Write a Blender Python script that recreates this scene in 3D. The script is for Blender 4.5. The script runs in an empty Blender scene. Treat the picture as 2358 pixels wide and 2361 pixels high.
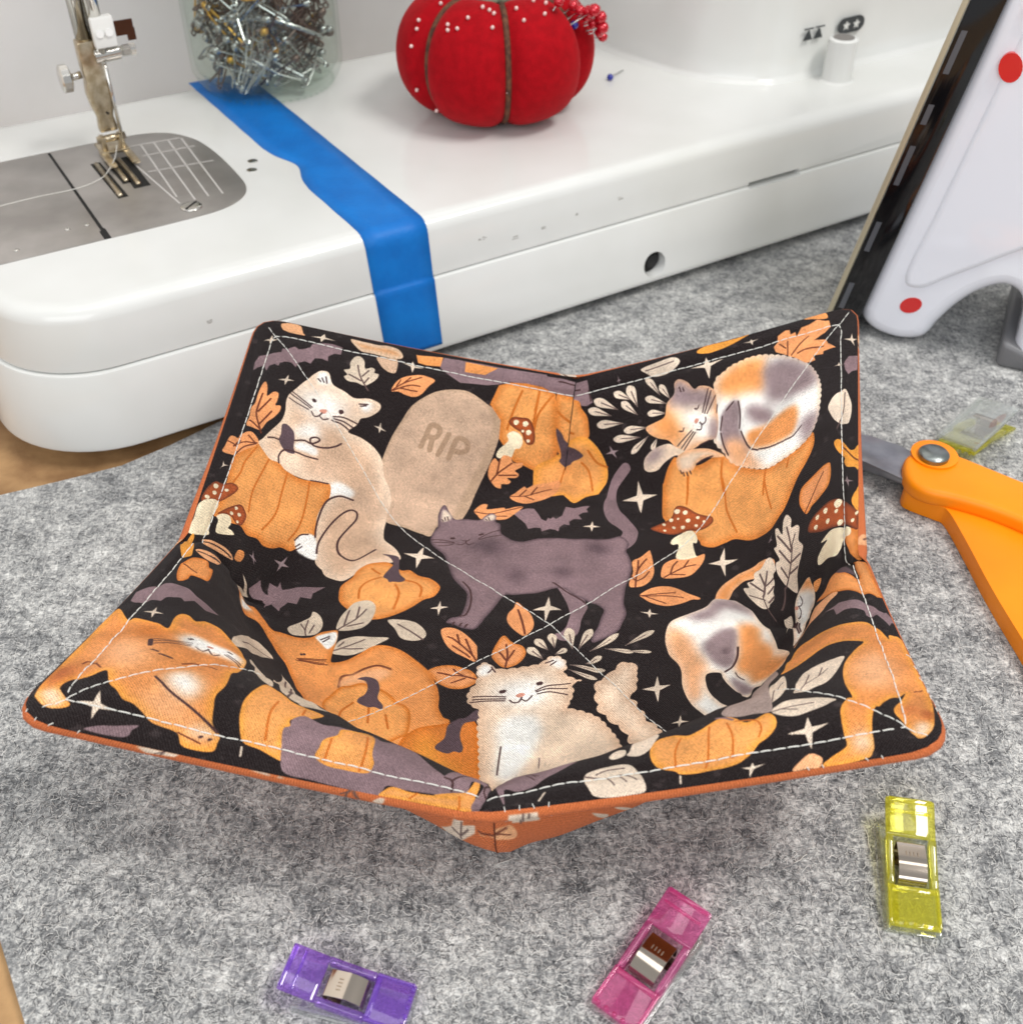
import bpy, bmesh, math, random
import numpy as np
from mathutils import Vector, Matrix

# ---------------------------------------------------------------- camera, world, lamps, exposure
SC = bpy.context.scene
COL = SC.collection
CM = 0.01
R = math.radians
cam_d = bpy.data.cameras.new('camera'); cam = bpy.data.objects.new('camera', cam_d); COL.objects.link(cam)
cam.location = (0, 0, 27 * CM); cam.rotation_euler = (R(90 - 41), 0, 0)
cam_d.sensor_fit = 'HORIZONTAL'; cam_d.sensor_width = 36.0; cam_d.lens = 36.0 * 2550 / 2358
cam_d.clip_start = 0.01; cam_d.clip_end = 20
cam_d.dof.use_dof = True; cam_d.dof.focus_distance = 0.335; cam_d.dof.aperture_fstop = 20.0
SC.camera = cam
world = bpy.data.worlds.new('World'); SC.world = world; world.use_nodes = True
wb = world.node_tree.nodes['Background']; wb.inputs['Color'].default_value = (0.95, 0.97, 1.0, 1); wb.inputs['Strength'].default_value = 0.62

def area(name, loc, target, sx, sy, power, color):
    d = bpy.data.lights.new(name, 'AREA'); d.shape = 'RECTANGLE'; d.size = sx; d.size_y = sy; d.energy = power; d.color = color
    o = bpy.data.objects.new(name, d); COL.objects.link(o)
    o.location = [c * CM for c in loc]
    v = Vector([t * CM for t in target]) - o.location
    o.rotation_euler = v.to_track_quat('-Z', 'Y').to_euler()
    return o
area('ceiling_lamp_key', (62, 8, 118), (2, 30, 0), 0.50, 0.24, 11.0, (1.0, 0.97, 0.94))
area('ceiling_lamp_middle', (5, 22, 165), (0, 45, 0), 1.2, 0.30, 3.5, (1.0, 0.98, 0.96))
area('front_fill', (-25, -105, 95), (0, 45, 4), 1.5, 0.9, 14.5, (0.94, 0.97, 1.0))  # added fill from the front, brightens the upright faces
vs = SC.view_settings
vs.view_transform = 'Standard'; vs.look = 'None'; vs.exposure = -0.22; vs.gamma = 1.0; vs.use_curve_mapping = False
SC.cycles.max_bounces = 12; SC.cycles.transparent_max_bounces = 24

# ---------------------------------------------------------------- helpers
def srgb(r, g=None, b=None):
    if g is None: r, g, b = r
    f = lambda c: ((c / 255 + 0.055) / 1.055) ** 2.4 if c > 10 else c / 255 / 12.92
    return (f(r), f(g), f(b), 1.0)

def mat(name, color=(200, 200, 200), rough=0.5, metal=0.0, spec=0.5, sheen=0.0, coat=0.0):
    m = bpy.data.materials.new(name); m.use_nodes = True
    b = m.node_tree.nodes['Principled BSDF']
    b.inputs['Base Color'].default_value = srgb(color); b.inputs['Roughness'].default_value = rough
    b.inputs['Metallic'].default_value = metal; b.inputs['Specular IOR Level'].default_value = spec
    b.inputs['Sheen Weight'].default_value = sheen; b.inputs['Coat Weight'].default_value = coat
    return m

def nodes(m):
    nt = m.node_tree
    return nt, nt.nodes, nt.links, nt.nodes['Principled BSDF']

def mottle(m, c1, c2, scale, detail=6.0, bump=0.0, bscale=None, dist=0.0005, lo=0.35, hi=0.65):
    """noise between two close colours of the thing itself, with a fine relief"""
    nt, N, L, b = nodes(m)
    tc = N.new('ShaderNodeTexCoord'); nz = N.new('ShaderNodeTexNoise'); nz.inputs['Scale'].default_value = scale; nz.inputs['Detail'].default_value = detail
    L.new(tc.outputs['Object'], nz.inputs['Vector'])
    rp = N.new('ShaderNodeValToRGB'); rp.color_ramp.elements[0].color = srgb(c1); rp.color_ramp.elements[1].color = srgb(c2)
    rp.color_ramp.elements[0].position = lo; rp.color_ramp.elements[1].position = hi
    L.new(nz.outputs['Fac'], rp.inputs['Fac']); L.new(rp.outputs['Color'], b.inputs['Base Color'])
    if bump:
        n2 = N.new('ShaderNodeTexNoise'); n2.inputs['Scale'].default_value = bscale or scale * 4; n2.inputs['Detail'].default_value = 5
        L.new(tc.outputs['Object'], n2.inputs['Vector'])
        bp = N.new('ShaderNodeBump'); bp.inputs['Strength'].default_value = bump; bp.inputs['Distance'].default_value = dist
        L.new(n2.outputs['Fac'], bp.inputs['Height']); L.new(bp.outputs['Normal'], b.inputs['Normal'])
    return m

def clear_plastic(name, tint, color, body=0.25, rough=0.06, f0=0.05, edge=0.6, power=3.0):
    """thin see-through plastic or glass: tinted transmission, a little body colour, glossier at grazing angles"""
    m = bpy.data.materials.new(name); m.use_nodes = True
    nt = m.node_tree; N, L = nt.nodes, nt.links; N.clear()
    out = N.new('ShaderNodeOutputMaterial'); tr = N.new('ShaderNodeBsdfTransparent'); tr.inputs['Color'].default_value = srgb(tint)
    df = N.new('ShaderNodeBsdfTranslucent'); df.inputs['Color'].default_value = srgb(color)
    d2 = N.new('ShaderNodeBsdfDiffuse'); d2.inputs['Color'].default_value = srgb(color)
    md = N.new('ShaderNodeMixShader'); md.inputs[0].default_value = 0.6; L.new(df.outputs[0], md.inputs[1]); L.new(d2.outputs[0], md.inputs[2])
    m1 = N.new('ShaderNodeMixShader'); m1.inputs[0].default_value = body; L.new(tr.outputs[0], m1.inputs[1]); L.new(md.outputs[0], m1.inputs[2])
    gl = N.new('ShaderNodeBsdfGlossy'); gl.inputs['Roughness'].default_value = rough
    lw = N.new('ShaderNodeLayerWeight'); lw.inputs['Blend'].default_value = 0.5
    pw = N.new('ShaderNodeMath'); pw.operation = 'POWER'; pw.inputs[1].default_value = power; L.new(lw.outputs['Facing'], pw.inputs[0])
    sc = N.new('ShaderNodeMath'); sc.operation = 'MULTIPLY_ADD'; sc.inputs[1].default_value = edge; sc.inputs[2].default_value = f0; L.new(pw.outputs[0], sc.inputs[0])
    m2 = N.new('ShaderNodeMixShader'); L.new(sc.outputs[0], m2.inputs[0]); L.new(m1.outputs[0], m2.inputs[1]); L.new(gl.outputs[0], m2.inputs[2])
    L.new(m2.outputs[0], out.inputs['Surface'])
    return m

def tag(o, label=None, cat=None, group=None, kind=None):
    if label: o['label'] = label
    if cat: o['category'] = cat
    if group: o['group'] = group
    if kind: o['kind'] = kind
    return o

def thing(name, loc, label, cat, group=None):
    o = bpy.data.objects.new(name, None); COL.objects.link(o); o.location = [c * CM for c in loc]
    o.empty_display_size = 0.01
    return tag(o, label, cat, group)

ORIG = {}
def mk(name, verts, faces, material, parent=None, smooth=False, origin=None):
    """mesh object from world centimetres; a child is stored relative to its (unrotated) parent"""
    base = Vector((0, 0, 0))
    p = parent
    while p is not None:
        base += p.location; p = p.parent
    if parent is None and origin is not None: base = Vector([c * CM for c in origin])
    me = bpy.data.meshes.new(name)
    me.from_pydata([tuple(Vector((v[0] * CM, v[1] * CM, v[2] * CM)) - base) for v in verts], [], [list(f) for f in faces])
    me.materials.append(material)
    if smooth:
        me.polygons.foreach_set('use_smooth', [True] * len(me.polygons))
    me.update()
    o = bpy.data.objects.new(name, me); COL.objects.link(o)
    if parent is not None: o.parent = parent
    elif origin is not None: o.location = base
    return o

def recalc(o):
    bm = bmesh.new(); bm.from_mesh(o.data); bmesh.ops.recalc_face_normals(bm, faces=bm.faces); bm.to_mesh(o.data); bm.free(); return o

def auto(o, deg=35):
    o.data.polygons.foreach_set('use_smooth', [True] * len(o.data.polygons))
    try: o.data.set_sharp_from_angle(angle=R(deg))
    except Exception: pass
    return o

def bevel(o, width, seg=3, angle=30):
    bm = bmesh.new(); bm.from_mesh(o.data)
    bmesh.ops.remove_doubles(bm, verts=bm.verts, dist=1e-7)
    ed = [e for e in bm.edges if len(e.link_faces) == 2 and e.calc_face_angle(0) > R(angle)]
    bmesh.ops.bevel(bm, geom=ed, offset=width * CM, segments=seg, profile=0.5, affect='EDGES', clamp_overlap=True)
    bmesh.ops.recalc_face_normals(bm, faces=bm.faces)
    bm.to_mesh(o.data); bm.free()
    return auto(o, 40)

class MB:
    """collects shapes for ONE mesh"""
    def __init__(s): s.v = []; s.f = []
    def add(s, v, f):
        k = len(s.v); s.v += [tuple(p) for p in v]; s.f += [[i + k for i in q] for q in f]; return s
    def box(s, c, size, M=None):
        hx, hy, hz = (x / 2 for x in size)
        v = [Vector((sx * hx, sy * hy, sz * hz)) for sz in (-1, 1) for sy in (-1, 1) for sx in (-1, 1)]
        if M is not None: v = [M @ p for p in v]
        v = [p + Vector(c) for p in v]
        return s.add(v, [(0, 2, 3, 1), (4, 5, 7, 6), (0, 1, 5, 4), (2, 6, 7, 3), (0, 4, 6, 2), (1, 3, 7, 5)])
    def tube(s, pts, r, n=8, caps=True):
        pts = [Vector(p) for p in pts]; rr = r if isinstance(r, (list, tuple)) else [r] * len(pts)
        t0 = (pts[1] - pts[0]).normalized(); a = t0.orthogonal().normalized(); rings = []
        for i, p in enumerate(pts):
            t = (pts[min(i + 1, len(pts) - 1)] - pts[max(i - 1, 0)]).normalized()
            a = (a - t * a.dot(t)); a = a.normalized() if a.length > 1e-6 else t.orthogonal().normalized(); b = t.cross(a)
            rings.append([p + (a * math.cos(2 * math.pi * k / n) + b * math.sin(2 * math.pi * k / n)) * rr[i] for k in range(n)])
        v = [q for g in rings for q in g]
        f = [(i * n + k, i * n + (k + 1) % n, (i + 1) * n + (k + 1) % n, (i + 1) * n + k) for i in range(len(pts) - 1) for k in range(n)]
        if caps: f += [tuple(range(n - 1, -1, -1)), tuple((len(pts) - 1) * n + k for k in range(n))]
        return s.add(v, f)
    def lathe(s, prof, c, n=32, M=None, close=True):
        v = []
        for r, z in prof:
            for k in range(n):
                p = Vector((r * math.cos(2 * math.pi * k / n), r * math.sin(2 * math.pi * k / n), z))
                if M is not None: p = M @ p
                v.append(p + Vector(c))
        m = len(prof)
        f = [(i * n + k, i * n + (k + 1) % n, (i + 1) * n + (k + 1) % n, (i + 1) * n + k) for i in range(m - 1) for k in range(n)]
        if close: f += [tuple(range(n - 1, -1, -1)), tuple((m - 1) * n + k for k in range(n))]
        return s.add(v, f)
    def prism(s, poly, z0, z1, fn=None):
        n = len(poly); fn = fn or (lambda x, y, z: (x, y, z))
        v = [fn(x, y, z0) for x, y in poly] + [fn(x, y, z1) for x, y in poly]
        return s.add(v, [tuple(range(n - 1, -1, -1)), tuple(range(n, 2 * n))] + [(i, (i + 1) % n, n + (i + 1) % n, n + i) for i in range(n)])
    def build(s, name, m, parent=None, smooth=False, origin=None):
        return recalc(mk(name, s.v, s.f, m, parent, smooth, origin))

def catmull(pts, n=6, closed=False):
    P_ = [Vector(p) for p in pts]; out = []; m = len(P_)
    for i in range(m if closed else m - 1):
        if closed: a, b, c, d = P_[i - 1], P_[i], P_[(i + 1) % m], P_[(i + 2) % m]
        else: a, b, c, d = P_[max(i - 1, 0)], P_[i], P_[i + 1], P_[min(i + 2, m - 1)]
        for k in range(n):
            t = k / n
            out.append(0.5 * ((2 * b) + (c - a) * t + (2 * a - 5 * b + 4 * c - d) * t * t + (3 * b - a - 3 * c + d) * t ** 3))
    if not closed: out.append(P_[-1])
    return out

def fur_noise(shape, cells, rng):
    """smooth value noise on a square image"""
    h, w = shape
    g = rng.random((cells + 2, cells + 2)).astype(np.float32)
    y = np.linspace(0, cells, h, endpoint=False); x = np.linspace(0, cells, w, endpoint=False)
    yi, xi = y.astype(int), x.astype(int); fy, fx = (y - yi)[:, None], (x - xi)[None, :]
    fy = fy * fy * (3 - 2 * fy); fx = fx * fx * (3 - 2 * fx)
    a = g[np.ix_(yi, xi)]; b = g[np.ix_(yi, xi + 1)]; c = g[np.ix_(yi + 1, xi)]; d = g[np.ix_(yi + 1, xi + 1)]
    return ((a * (1 - fx) + b * fx) * (1 - fy) + (c * (1 - fx) + d * fx) * fy).astype(np.float32)
thread_m = mat('white_thread', (222, 220, 212), 0.7)
# ---------------------------------------------------------------- bowl cozy geometry (all in centimetres)
FLAT = 11.7          # half side of the flat fabric square
TIP = 8.2            # distance of a dart's tip from the centre of the fabric
GAP = 0.8            # half the width that a dart takes out of the edge
CEN3 = np.array([1.25, 24.6, 0.55])
TIPS = {'F': (-0.40, 16.15, 0.22), 'R': (9.85, 24.05, 0.5), 'B': (2.0, 32.3, 0.5), 'L': (-9.1, 25.1, 0.5)}
RIMS = {'F': (-0.78, 15.42, 3.85), 'R': (10.45, 24.0, 4.1), 'B': (2.35, 33.75, 3.95), 'L': (-10.0, 24.9, 4.0)}
CORN = {'FR': (10.05, 15.75, 6.05), 'BR': (12.95, 36.45, 5.4), 'BL': (-9.3, 35.65, 5.35), 'FL': (-11.75, 16.6, 6.05)}
QUADS = (('F', 'R', 'FR'), ('R', 'B', 'BR'), ('B', 'L', 'BL'), ('L', 'F', 'FL'))
FDIR = {'F': (0, -1), 'R': (1, 0), 'B': (0, 1), 'L': (-1, 0)}
NS, NR, NT = 64, 34, 60

def _poly_curve(pts, n):
    pts = np.array(pts, float)
    seg = np.linalg.norm(np.diff(pts, axis=0), axis=1)
    cum = np.concatenate([[0], np.cumsum(seg)])
    t = np.linspace(0, cum[-1], n)
    return np.stack([np.interp(t, cum, pts[:, k]) for k in range(pts.shape[1])], 1)

def _round_corner(a, c, b, cut, sag, n):
    a, c, b = (np.array(v, float) for v in (a, c, b))
    p = c + (a - c) / np.linalg.norm(a - c) * cut
    q = c + (b - c) / np.linalg.norm(b - c) * cut
    m = []
    for i in range(20):
        u = i / 20; w = a + (p - a) * u
        m.append(w + np.array(sag) * np.sin(np.pi * u))
    for i in range(13):
        u = i / 12
        m.append((1 - u) ** 2 * p + 2 * u * (1 - u) * c + u * u * q)
    for i in range(1, 21):
        u = i / 20; w = q + (b - q) * u
        m.append(w + np.array(sag) * np.sin(np.pi * u))
    h = len(m) // 2
    k = n // 2
    return np.concatenate([_poly_curve(m[:h + 1], k + 1), _poly_curve(m[h:], n - k)[1:]])

def bowl_surface():
    """four quadrants of the lining: positions (4, NS+1, rows, 3) and flat fabric coordinates (4, NS+1, rows, 2)"""
    P = np.zeros((4, NS + 1, NR + NT + 1, 3)); U = np.zeros((4, NS + 1, NR + NT + 1, 2))
    s = np.linspace(0, 1, NS + 1)
    for qi, (A, B, Cn) in enumerate(QUADS):
        da, db = np.array(FDIR[A], float), np.array(FDIR[B], float)
        base3 = np.array(TIPS[A]) * (1 - s[:, None]) + np.array(TIPS[B]) * s[:, None]
        basef = da * TIP * (1 - s[:, None]) + db * TIP * s[:, None]
        # the floor's edge bows a little outward, as the wadding keeps it from folding sharply
        outw = base3.mean(0) - CEN3; outw /= np.linalg.norm(outw)
        bow = 1.45 if qi in (0, 3) else 0.9
        base3 = base3 + outw * (bow * np.sin(np.pi * s))[:, None]
        basef = basef + (da + db) / 2 ** .5 * (bow * np.sin(np.pi * s))[:, None]
        top3 = _round_corner(RIMS[A], CORN[Cn], RIMS[B], 1.0, (0, 0, -0.10), NS + 1)
        topf = _round_corner(da * FLAT + db * GAP, (da + db) * FLAT, db * FLAT + da * GAP, 1.0, (0, 0), NS + 1)
        # remap s so that the corner sits in the middle
        for r in range(NR + 1):
            w = r / NR
            P[qi, :, r] = CEN3 + (base3 - CEN3) * w
            U[qi, :, r] = basef * w
        for k in range(1, NT + 1):
            t = k / NT
            fr = (1 - s if qi == 0 else s) ** 2 if qi in (0, 3) else 0 * s        # how near the front dart
            g = t ** ((1.5 if qi in (0, 3) else 1.22) + 1.3 * fr)[:, None]; h = 1 - (1 - t) ** ((2.25 if qi in (0, 3) else 1.27) + 0.6 * fr)
            Q = base3 + (top3 - base3) * g
            Q[:, 2] = base3[:, 2] + (top3[:, 2] - base3[:, 2]) * h
            P[qi, :, NR + k] = Q
            U[qi, :, NR + k] = basef + (topf - basef) * t
    # relax the crease between floor and flaps, the rim stays put
    for it in range(70):
        N = P.copy()
        avg_r = P.copy(); avg_r[:, :, 1:-1] = (P[:, :, :-2] + P[:, :, 2:]) / 2
        wr = np.zeros(NR + NT + 1); rows = np.arange(NR + NT + 1)
        wr[:] = np.exp(-((rows - NR) / 14.0) ** 2)
        N = P + (avg_r - P) * (0.9 * wr)[None, None, :, None]
        N[:, :, -1] = P[:, :, -1]; N[:, :, 0] = P[:, :, 0]
        P = N
    # both sides of each seam share one line
    for qi in range(4):
        m = (P[qi, -1] + P[(qi + 1) % 4, 0]) / 2
        P[qi, -1] = m; P[(qi + 1) % 4, 0] = m
    return P, U

def surf_normals(P):
    ds = np.zeros_like(P); dr = np.zeros_like(P)
    ds[:, 1:-1] = P[:, 2:] - P[:, :-2]; ds[:, 0] = P[:, 1] - P[:, 0]; ds[:, -1] = P[:, -1] - P[:, -2]
    dr[:, :, 1:-1] = P[:, :, 2:] - P[:, :, :-2]; dr[:, :, 0] = P[:, :, 1] - P[:, :, 0]; dr[:, :, -1] = P[:, :, -1] - P[:, :, -2]
    n = np.cross(dr, ds)
    n /= np.linalg.norm(n, axis=-1, keepdims=True) + 1e-12
    n[:, :, 0] = (0, 0, 1)
    for qi in range(4):
        a = n[qi, -1]; b = n[(qi + 1) % 4, 0]
        m = a + b; m /= np.linalg.norm(m, axis=-1, keepdims=True) + 1e-9
        n[qi, -1] = m; n[(qi + 1) % 4, 0] = m
    return n

TH = 0.21            # half the thickness of the padded fabric at the rim
SEAM_A = 0.45        # angle round the rolled edge where the lining meets the outer fabric
STITCH = 0.62        # distance of the topstitching from the edge

def quilt(U):
    """how far the wadding puffs up (positive) or is pulled in by the stitches, per flat fabric point"""
    x, y = U[..., 0], U[..., 1]
    dd = np.abs(np.abs(x) - np.abs(y)) / 2 ** .5
    de = FLAT - np.maximum(np.abs(x), np.abs(y))
    g = -0.07 * np.exp(-(dd / 0.16) ** 2) * (de > -0.05)
    g += -0.09 * np.exp(-((de - STITCH) / 0.14) ** 2)
    g += 0.05 * np.clip(dd / 1.2, 0, 1) * np.clip((de - STITCH) / 1.0, 0, 1)
    # soft wrinkles near the darts and the fold of the flaps
    g += 0.042 * np.sin(2.1 * x + 1.3 * y + 1.5 * np.sin(0.9 * y)) * np.sin(1.7 * y - 0.6 * x)
    g += 0.022 * np.sin(4.3 * x - 2.9 * y + 2.0 * np.sin(1.1 * x)) * np.cos(3.1 * y + 1.4 * x)
    # puckers running out of each dart
    for ax, ay in ((x, y), (y, x)):
        along = np.abs(ay) - TIP; ang = np.arctan2(ax, along - 1.2)
        near = np.exp(-(np.hypot(ax, along - 1.2) / 2.6) ** 2)
        g += 0.045 * near * np.sin(7 * ang + 1.0 + np.sign(ay)) * np.clip(np.hypot(ax, along - 1.2) / .8, 0, 1)
    return g

def bowl_shells():
    P, U = bowl_surface(); n = surf_normals(P)
    q = quilt(U)[..., None]
    top = P[:, :, -1]; e = P[:, :, -1] - P[:, :, -4]; e /= np.linalg.norm(e, axis=-1, keepdims=True)
    nt = n[:, :, -1]
    c = U[:, :, -1]; eu = c / np.linalg.norm(c, axis=-1, keepdims=True)
    def ring(a):
        return top + nt * (TH * np.cos(a)) + e * (TH * 1.15 * np.sin(a)), a
    rows = np.arange(P.shape[2]); thick = TH + 0.10 * np.clip((rows[-1] - rows) / 16.0, 0, 1)
    LIN = P + n * (thick[None, None, :, None] + q)
    OUT = P - n * (thick[None, None, :, None] + 0.6 * q)
    LIN[:, :, -1] = ring(0)[0]; OUT[:, :, -1] = ring(math.pi)[0]
    lr = [ring(a)[0] for a in np.linspace(0, SEAM_A, 5)[1:]]
    orr = [ring(a)[0] for a in np.linspace(math.pi, SEAM_A, 8)[1:]]
    LIN = np.concatenate([LIN] + [r[:, :, None] for r in lr], 2)
    OUT = np.concatenate([OUT] + [r[:, :, None] for r in orr], 2)
    UL = np.concatenate([U] + [(c + eu * TH * a)[:, :, None] for a in np.linspace(0, SEAM_A, 5)[1:]], 2)
    UO = np.concatenate([U] + [(c + eu * TH * a)[:, :, None] for a in np.linspace(0, math.pi - SEAM_A, 8)[1:]], 2)
    # the darts are pinched
    for arr, sgn in ((LIN, -1), (OUT, 1)):
        for qi in range(4):
            m = (arr[qi, -1] + arr[(qi + 1) % 4, 0]) / 2
            k = np.arange(arr.shape[2]); w = np.clip((k - NR) / 12.0, 0, 1)[:, None]
            full = np.concatenate([n[qi, -1], np.repeat(n[qi, -1, -1:], arr.shape[2] - n.shape[2], 0)])
            m = m + full * (0.10 * sgn * w)
            arr[qi, -1] = m; arr[(qi + 1) % 4, 0] = m
    return LIN, UL, OUT, UO
# ---------------------------------------------------------------- table, felt mat, wall
MO = np.array([-2.2458, 41.7324]); MD = np.array([0.85803583, 0.51358983]); MN = np.array([-MD[1], MD[0]])
def MW(u, v, z=0.0):
    p = MO + MD * u + MN * v; return (float(p[0]), float(p[1]), float(z))

wood = mottle(mat('kraft_board', (170, 132, 88), 0.75), (138, 103, 66), (186, 148, 102), 55, 8, 0.5, 260, 0.0006)
t = MB().box((0, 60, -2.36), (260, 240, 4)).build('table', wood); tag(t, kind='structure')
wallm = mottle(mat('wall_paint', (250, 248, 246), 0.85), (248, 246, 243), (252, 250, 248), 30, 3, 0.1, 300)
mb = MB(); mb.prism([(-150, 26), (160, 26), (160, 29), (-150, 29)], -4, 150, MW)
w_ = mb.build('wall', wallm); tag(w_, kind='structure')

felt = mat('wool_felt', (150, 150, 150), 0.95, spec=0.1, sheen=0.25)
nt, N, L, b = nodes(felt)
tc = N.new('ShaderNodeTexCoord')
def nz(scale, detail, rough=.6, dist=0.0, vec=None):
    n_ = N.new('ShaderNodeTexNoise'); n_.inputs['Scale'].default_value = scale; n_.inputs['Detail'].default_value = detail; n_.inputs['Roughness'].default_value = rough
    n_.inputs['Distortion'].default_value = dist; L.new(vec or tc.outputs['Object'], n_.inputs['Vector']); return n_.outputs['Fac']
def math_(op, a, bb):
    m_ = N.new('ShaderNodeMath'); m_.operation = op
    for i, s_ in enumerate((a, bb)):
        if isinstance(s_, (int, float)): m_.inputs[i].default_value = s_
        else: L.new(s_, m_.inputs[i])
    return m_.outputs[0]
mp = N.new('ShaderNodeMapping'); mp.inputs['Scale'].default_value = (1.0, 2.2, 1.0); mp.inputs['Rotation'].default_value = (0, 0, 0.5); L.new(tc.outputs['Object'], mp.inputs['Vector'])
mp2 = N.new('ShaderNodeMapping'); mp2.inputs['Scale'].default_value = (2.2, 1.0, 1.0); mp2.inputs['Rotation'].default_value = (0, 0, -0.4); L.new(tc.outputs['Object'], mp2.inputs['Vector'])
mix = math_('ADD', math_('MULTIPLY', nz(330, 5, .75, 1.2, mp.outputs[0]), .38), math_('MULTIPLY', nz(280, 5, .75, 1.4, mp2.outputs[0]), .34))
mix = math_('ADD', mix, math_('MULTIPLY', nz(95, 4, .6, .5), .22)); mix = math_('ADD', mix, math_('MULTIPLY', nz(30, 3), .10))
rp = N.new('ShaderNodeValToRGB'); e = rp.color_ramp.elements
e[0].position = .425; e[0].color = srgb(76, 78, 80); e[1].position = .63; e[1].color = srgb(238, 238, 233)
k_ = e.new(.495); k_.color = srgb(136, 137, 137); k_ = e.new(.56); k_.color = srgb(190, 190, 187)
L.new(mix, rp.inputs['Fac']); L.new(rp.outputs['Color'], b.inputs['Base Color'])
bp = N.new('ShaderNodeBump'); bp.inputs['Strength'].default_value = .8; bp.inputs['Distance'].default_value = .0009; L.new(mix, bp.inputs['Height']); L.new(bp.outputs['Normal'], b.inputs['Normal'])

mpoly = [(-23.45, -60), (46, -60), (46, 8), (10, 4), (-6, 1.9), (-11, 0.75), (-13.2, 0.25), (-15.2, -0.05), (-17.4, 0.2), (-19.6, 0.52), (-23.3, 1.0), (-23.6, -4), (-23.35, -10), (-23.5, -17.8), (-23.4, -22)]
mb = MB(); mb.prism(mpoly, -0.345, -0.005, MW)
mato = mb.build('felt_mat', felt); bevel(mato, 0.07, 2)
tag(mato, 'thick light grey wool felt mat under the bowl, scissors and clips', 'mat')

# loose wool fibres that stand off the mat
rng = np.random.default_rng(11)
NF = 130000
def fibre_cloud(name, n_, shade, seed):
    rg = np.random.default_rng(seed)
    # more fibres where the picture is close
    y = 8 + 44 * rg.random(n_) ** 1.6; x = (rg.random(n_) * 2 - 1) * (6 + y * .62)
    d_ = (np.stack([x, y], 1) - MO); u_ = d_ @ MD; v_ = d_ @ MN
    keep = (u_ > -23.2) & (v_ < -0.3)
    x, y = x[keep], y[keep]; n_ = len(x)
    ang = rg.random(n_) * 2 * np.pi; ln = rg.uniform(.08, .30, n_); curl = rg.normal(0, 1.3, n_); wd = rg.uniform(.0035, .0065, n_); h = rg.uniform(.0, .035, n_)
    V = np.zeros((n_, 4, 2, 3)); px, py = x.copy(), y.copy(); a = ang.copy()
    for k in range(4):
        nx, ny = -np.sin(a), np.cos(a)
        zz = .004 + h * np.sin(np.pi * (k + .2) / 3.4)
        for s_, sg in ((0, -1), (1, 1)):
            V[:, k, s_, 0] = px + nx * wd * sg; V[:, k, s_, 1] = py + ny * wd * sg; V[:, k, s_, 2] = zz + .002 * sg
        px = px + np.cos(a) * ln / 3; py = py + np.sin(a) * ln / 3; a = a + curl / 3 + rg.normal(0, .35, n_)
    idx = np.arange(n_ * 8).reshape(n_, 4, 2)
    F = np.concatenate([np.stack([idx[:, k, 0], idx[:, k, 1], idx[:, k + 1, 1], idx[:, k + 1, 0]], -1) for k in range(3)])
    me = bpy.data.meshes.new(name); nv = n_ * 8; nf = len(F)
    me.vertices.add(nv); me.vertices.foreach_set('co', (V.reshape(-1, 3) * CM).astype(np.float32).ravel())
    me.loops.add(nf * 4); me.loops.foreach_set('vertex_index', F.astype(np.int32).ravel())
    me.polygons.add(nf); me.polygons.foreach_set('loop_start', np.arange(0, nf * 4, 4, dtype=np.int32)); me.polygons.foreach_set('loop_total', np.full(nf, 4, np.int32))
    me.update(calc_edges=True)
    me.materials.append(mat(name + '_wool', shade, 0.9, spec=.1, sheen=.2))
    o = bpy.data.objects.new(name, me); COL.objects.link(o); o.parent = mato
    tag(o, kind='stuff'); return o
fibre_cloud('pale_fibres', int(NF * .45), (232, 231, 226), 1)
fibre_cloud('grey_fibres', int(NF * .30), (132, 133, 134), 2)
fibre_cloud('dark_fibres', int(NF * .25), (62, 63, 66), 3)

# ---------------------------------------------------------------- sewing machine
white = mottle(mat('white_plastic', (219, 220, 217), 0.16, spec=0.5), (216, 217, 213), (223, 224, 221), 18, 3, 0.02, 500, 0.0002)
steel = mottle(mat('plate_steel', (168, 164, 160), 0.36, 0.75), (160, 156, 152), (182, 178, 174), 40, 4, 0.05, 900, 0.0001)
chrome = mat('chrome', (214, 212, 206), 0.16, 1.0); black = mat('black_gap', (10, 10, 10), 0.7)
brass = mottle(mat('worn_nickel', (196, 180, 152), 0.28, 1.0), (176, 160, 132), (208, 196, 172), 300, 4)
grey_line = mat('engraving', (196, 192, 188), 0.4)
S0 = MW(0, 10, 0)
machine = thing('sewing_machine', S0, 'glossy white sewing machine with a steel needle plate, behind the bowl', 'sewing machine')

def rrect(u0, v0, u1, v1, rads, inset, n=14):
    """rounded rectangle, counter-clockwise from front-left; rads = radii FL, FR, BR, BL"""
    u0 += inset; v0 += inset; u1 -= inset; v1 -= inset
    out = []
    for (cu, cv, a0), r in zip(((u0, v0, 180), (u1, v0, 270), (u1, v1, 0), (u0, v1, 90)), rads):
        r = max(r - inset, .05); su = 1 if cu == u0 else -1; sv = 1 if cv == v0 else -1
        for k in range(n + 1):
            a = R(a0 + 90 * k / n); out.append((cu + su * r + r * math.cos(a), cv + sv * r + r * math.sin(a)))
    return out
def loft(loops, zs):
    v = []; f = []; n = len(loops[0])
    for lp, z in zip(loops, zs): v += [MW(a, b_, z) for a, b_ in lp]
    for i in range(len(loops) - 1):
        f += [(i * n + k, i * n + (k + 1) % n, (i + 1) * n + (k + 1) % n, (i + 1) * n + k) for k in range(n)]
    f += [tuple(range(n - 1, -1, -1)), tuple((len(loops) - 1) * n + k for k in range(n))]
    return MB().add(v, f)
BR = (-18.7, 0.0, 46, 21.2); RD = (4.6, 1, 1, 3.5)
def body(secs): return loft([rrect(*BR, RD, i) for i, z in secs], [z for i, z in secs])
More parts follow.
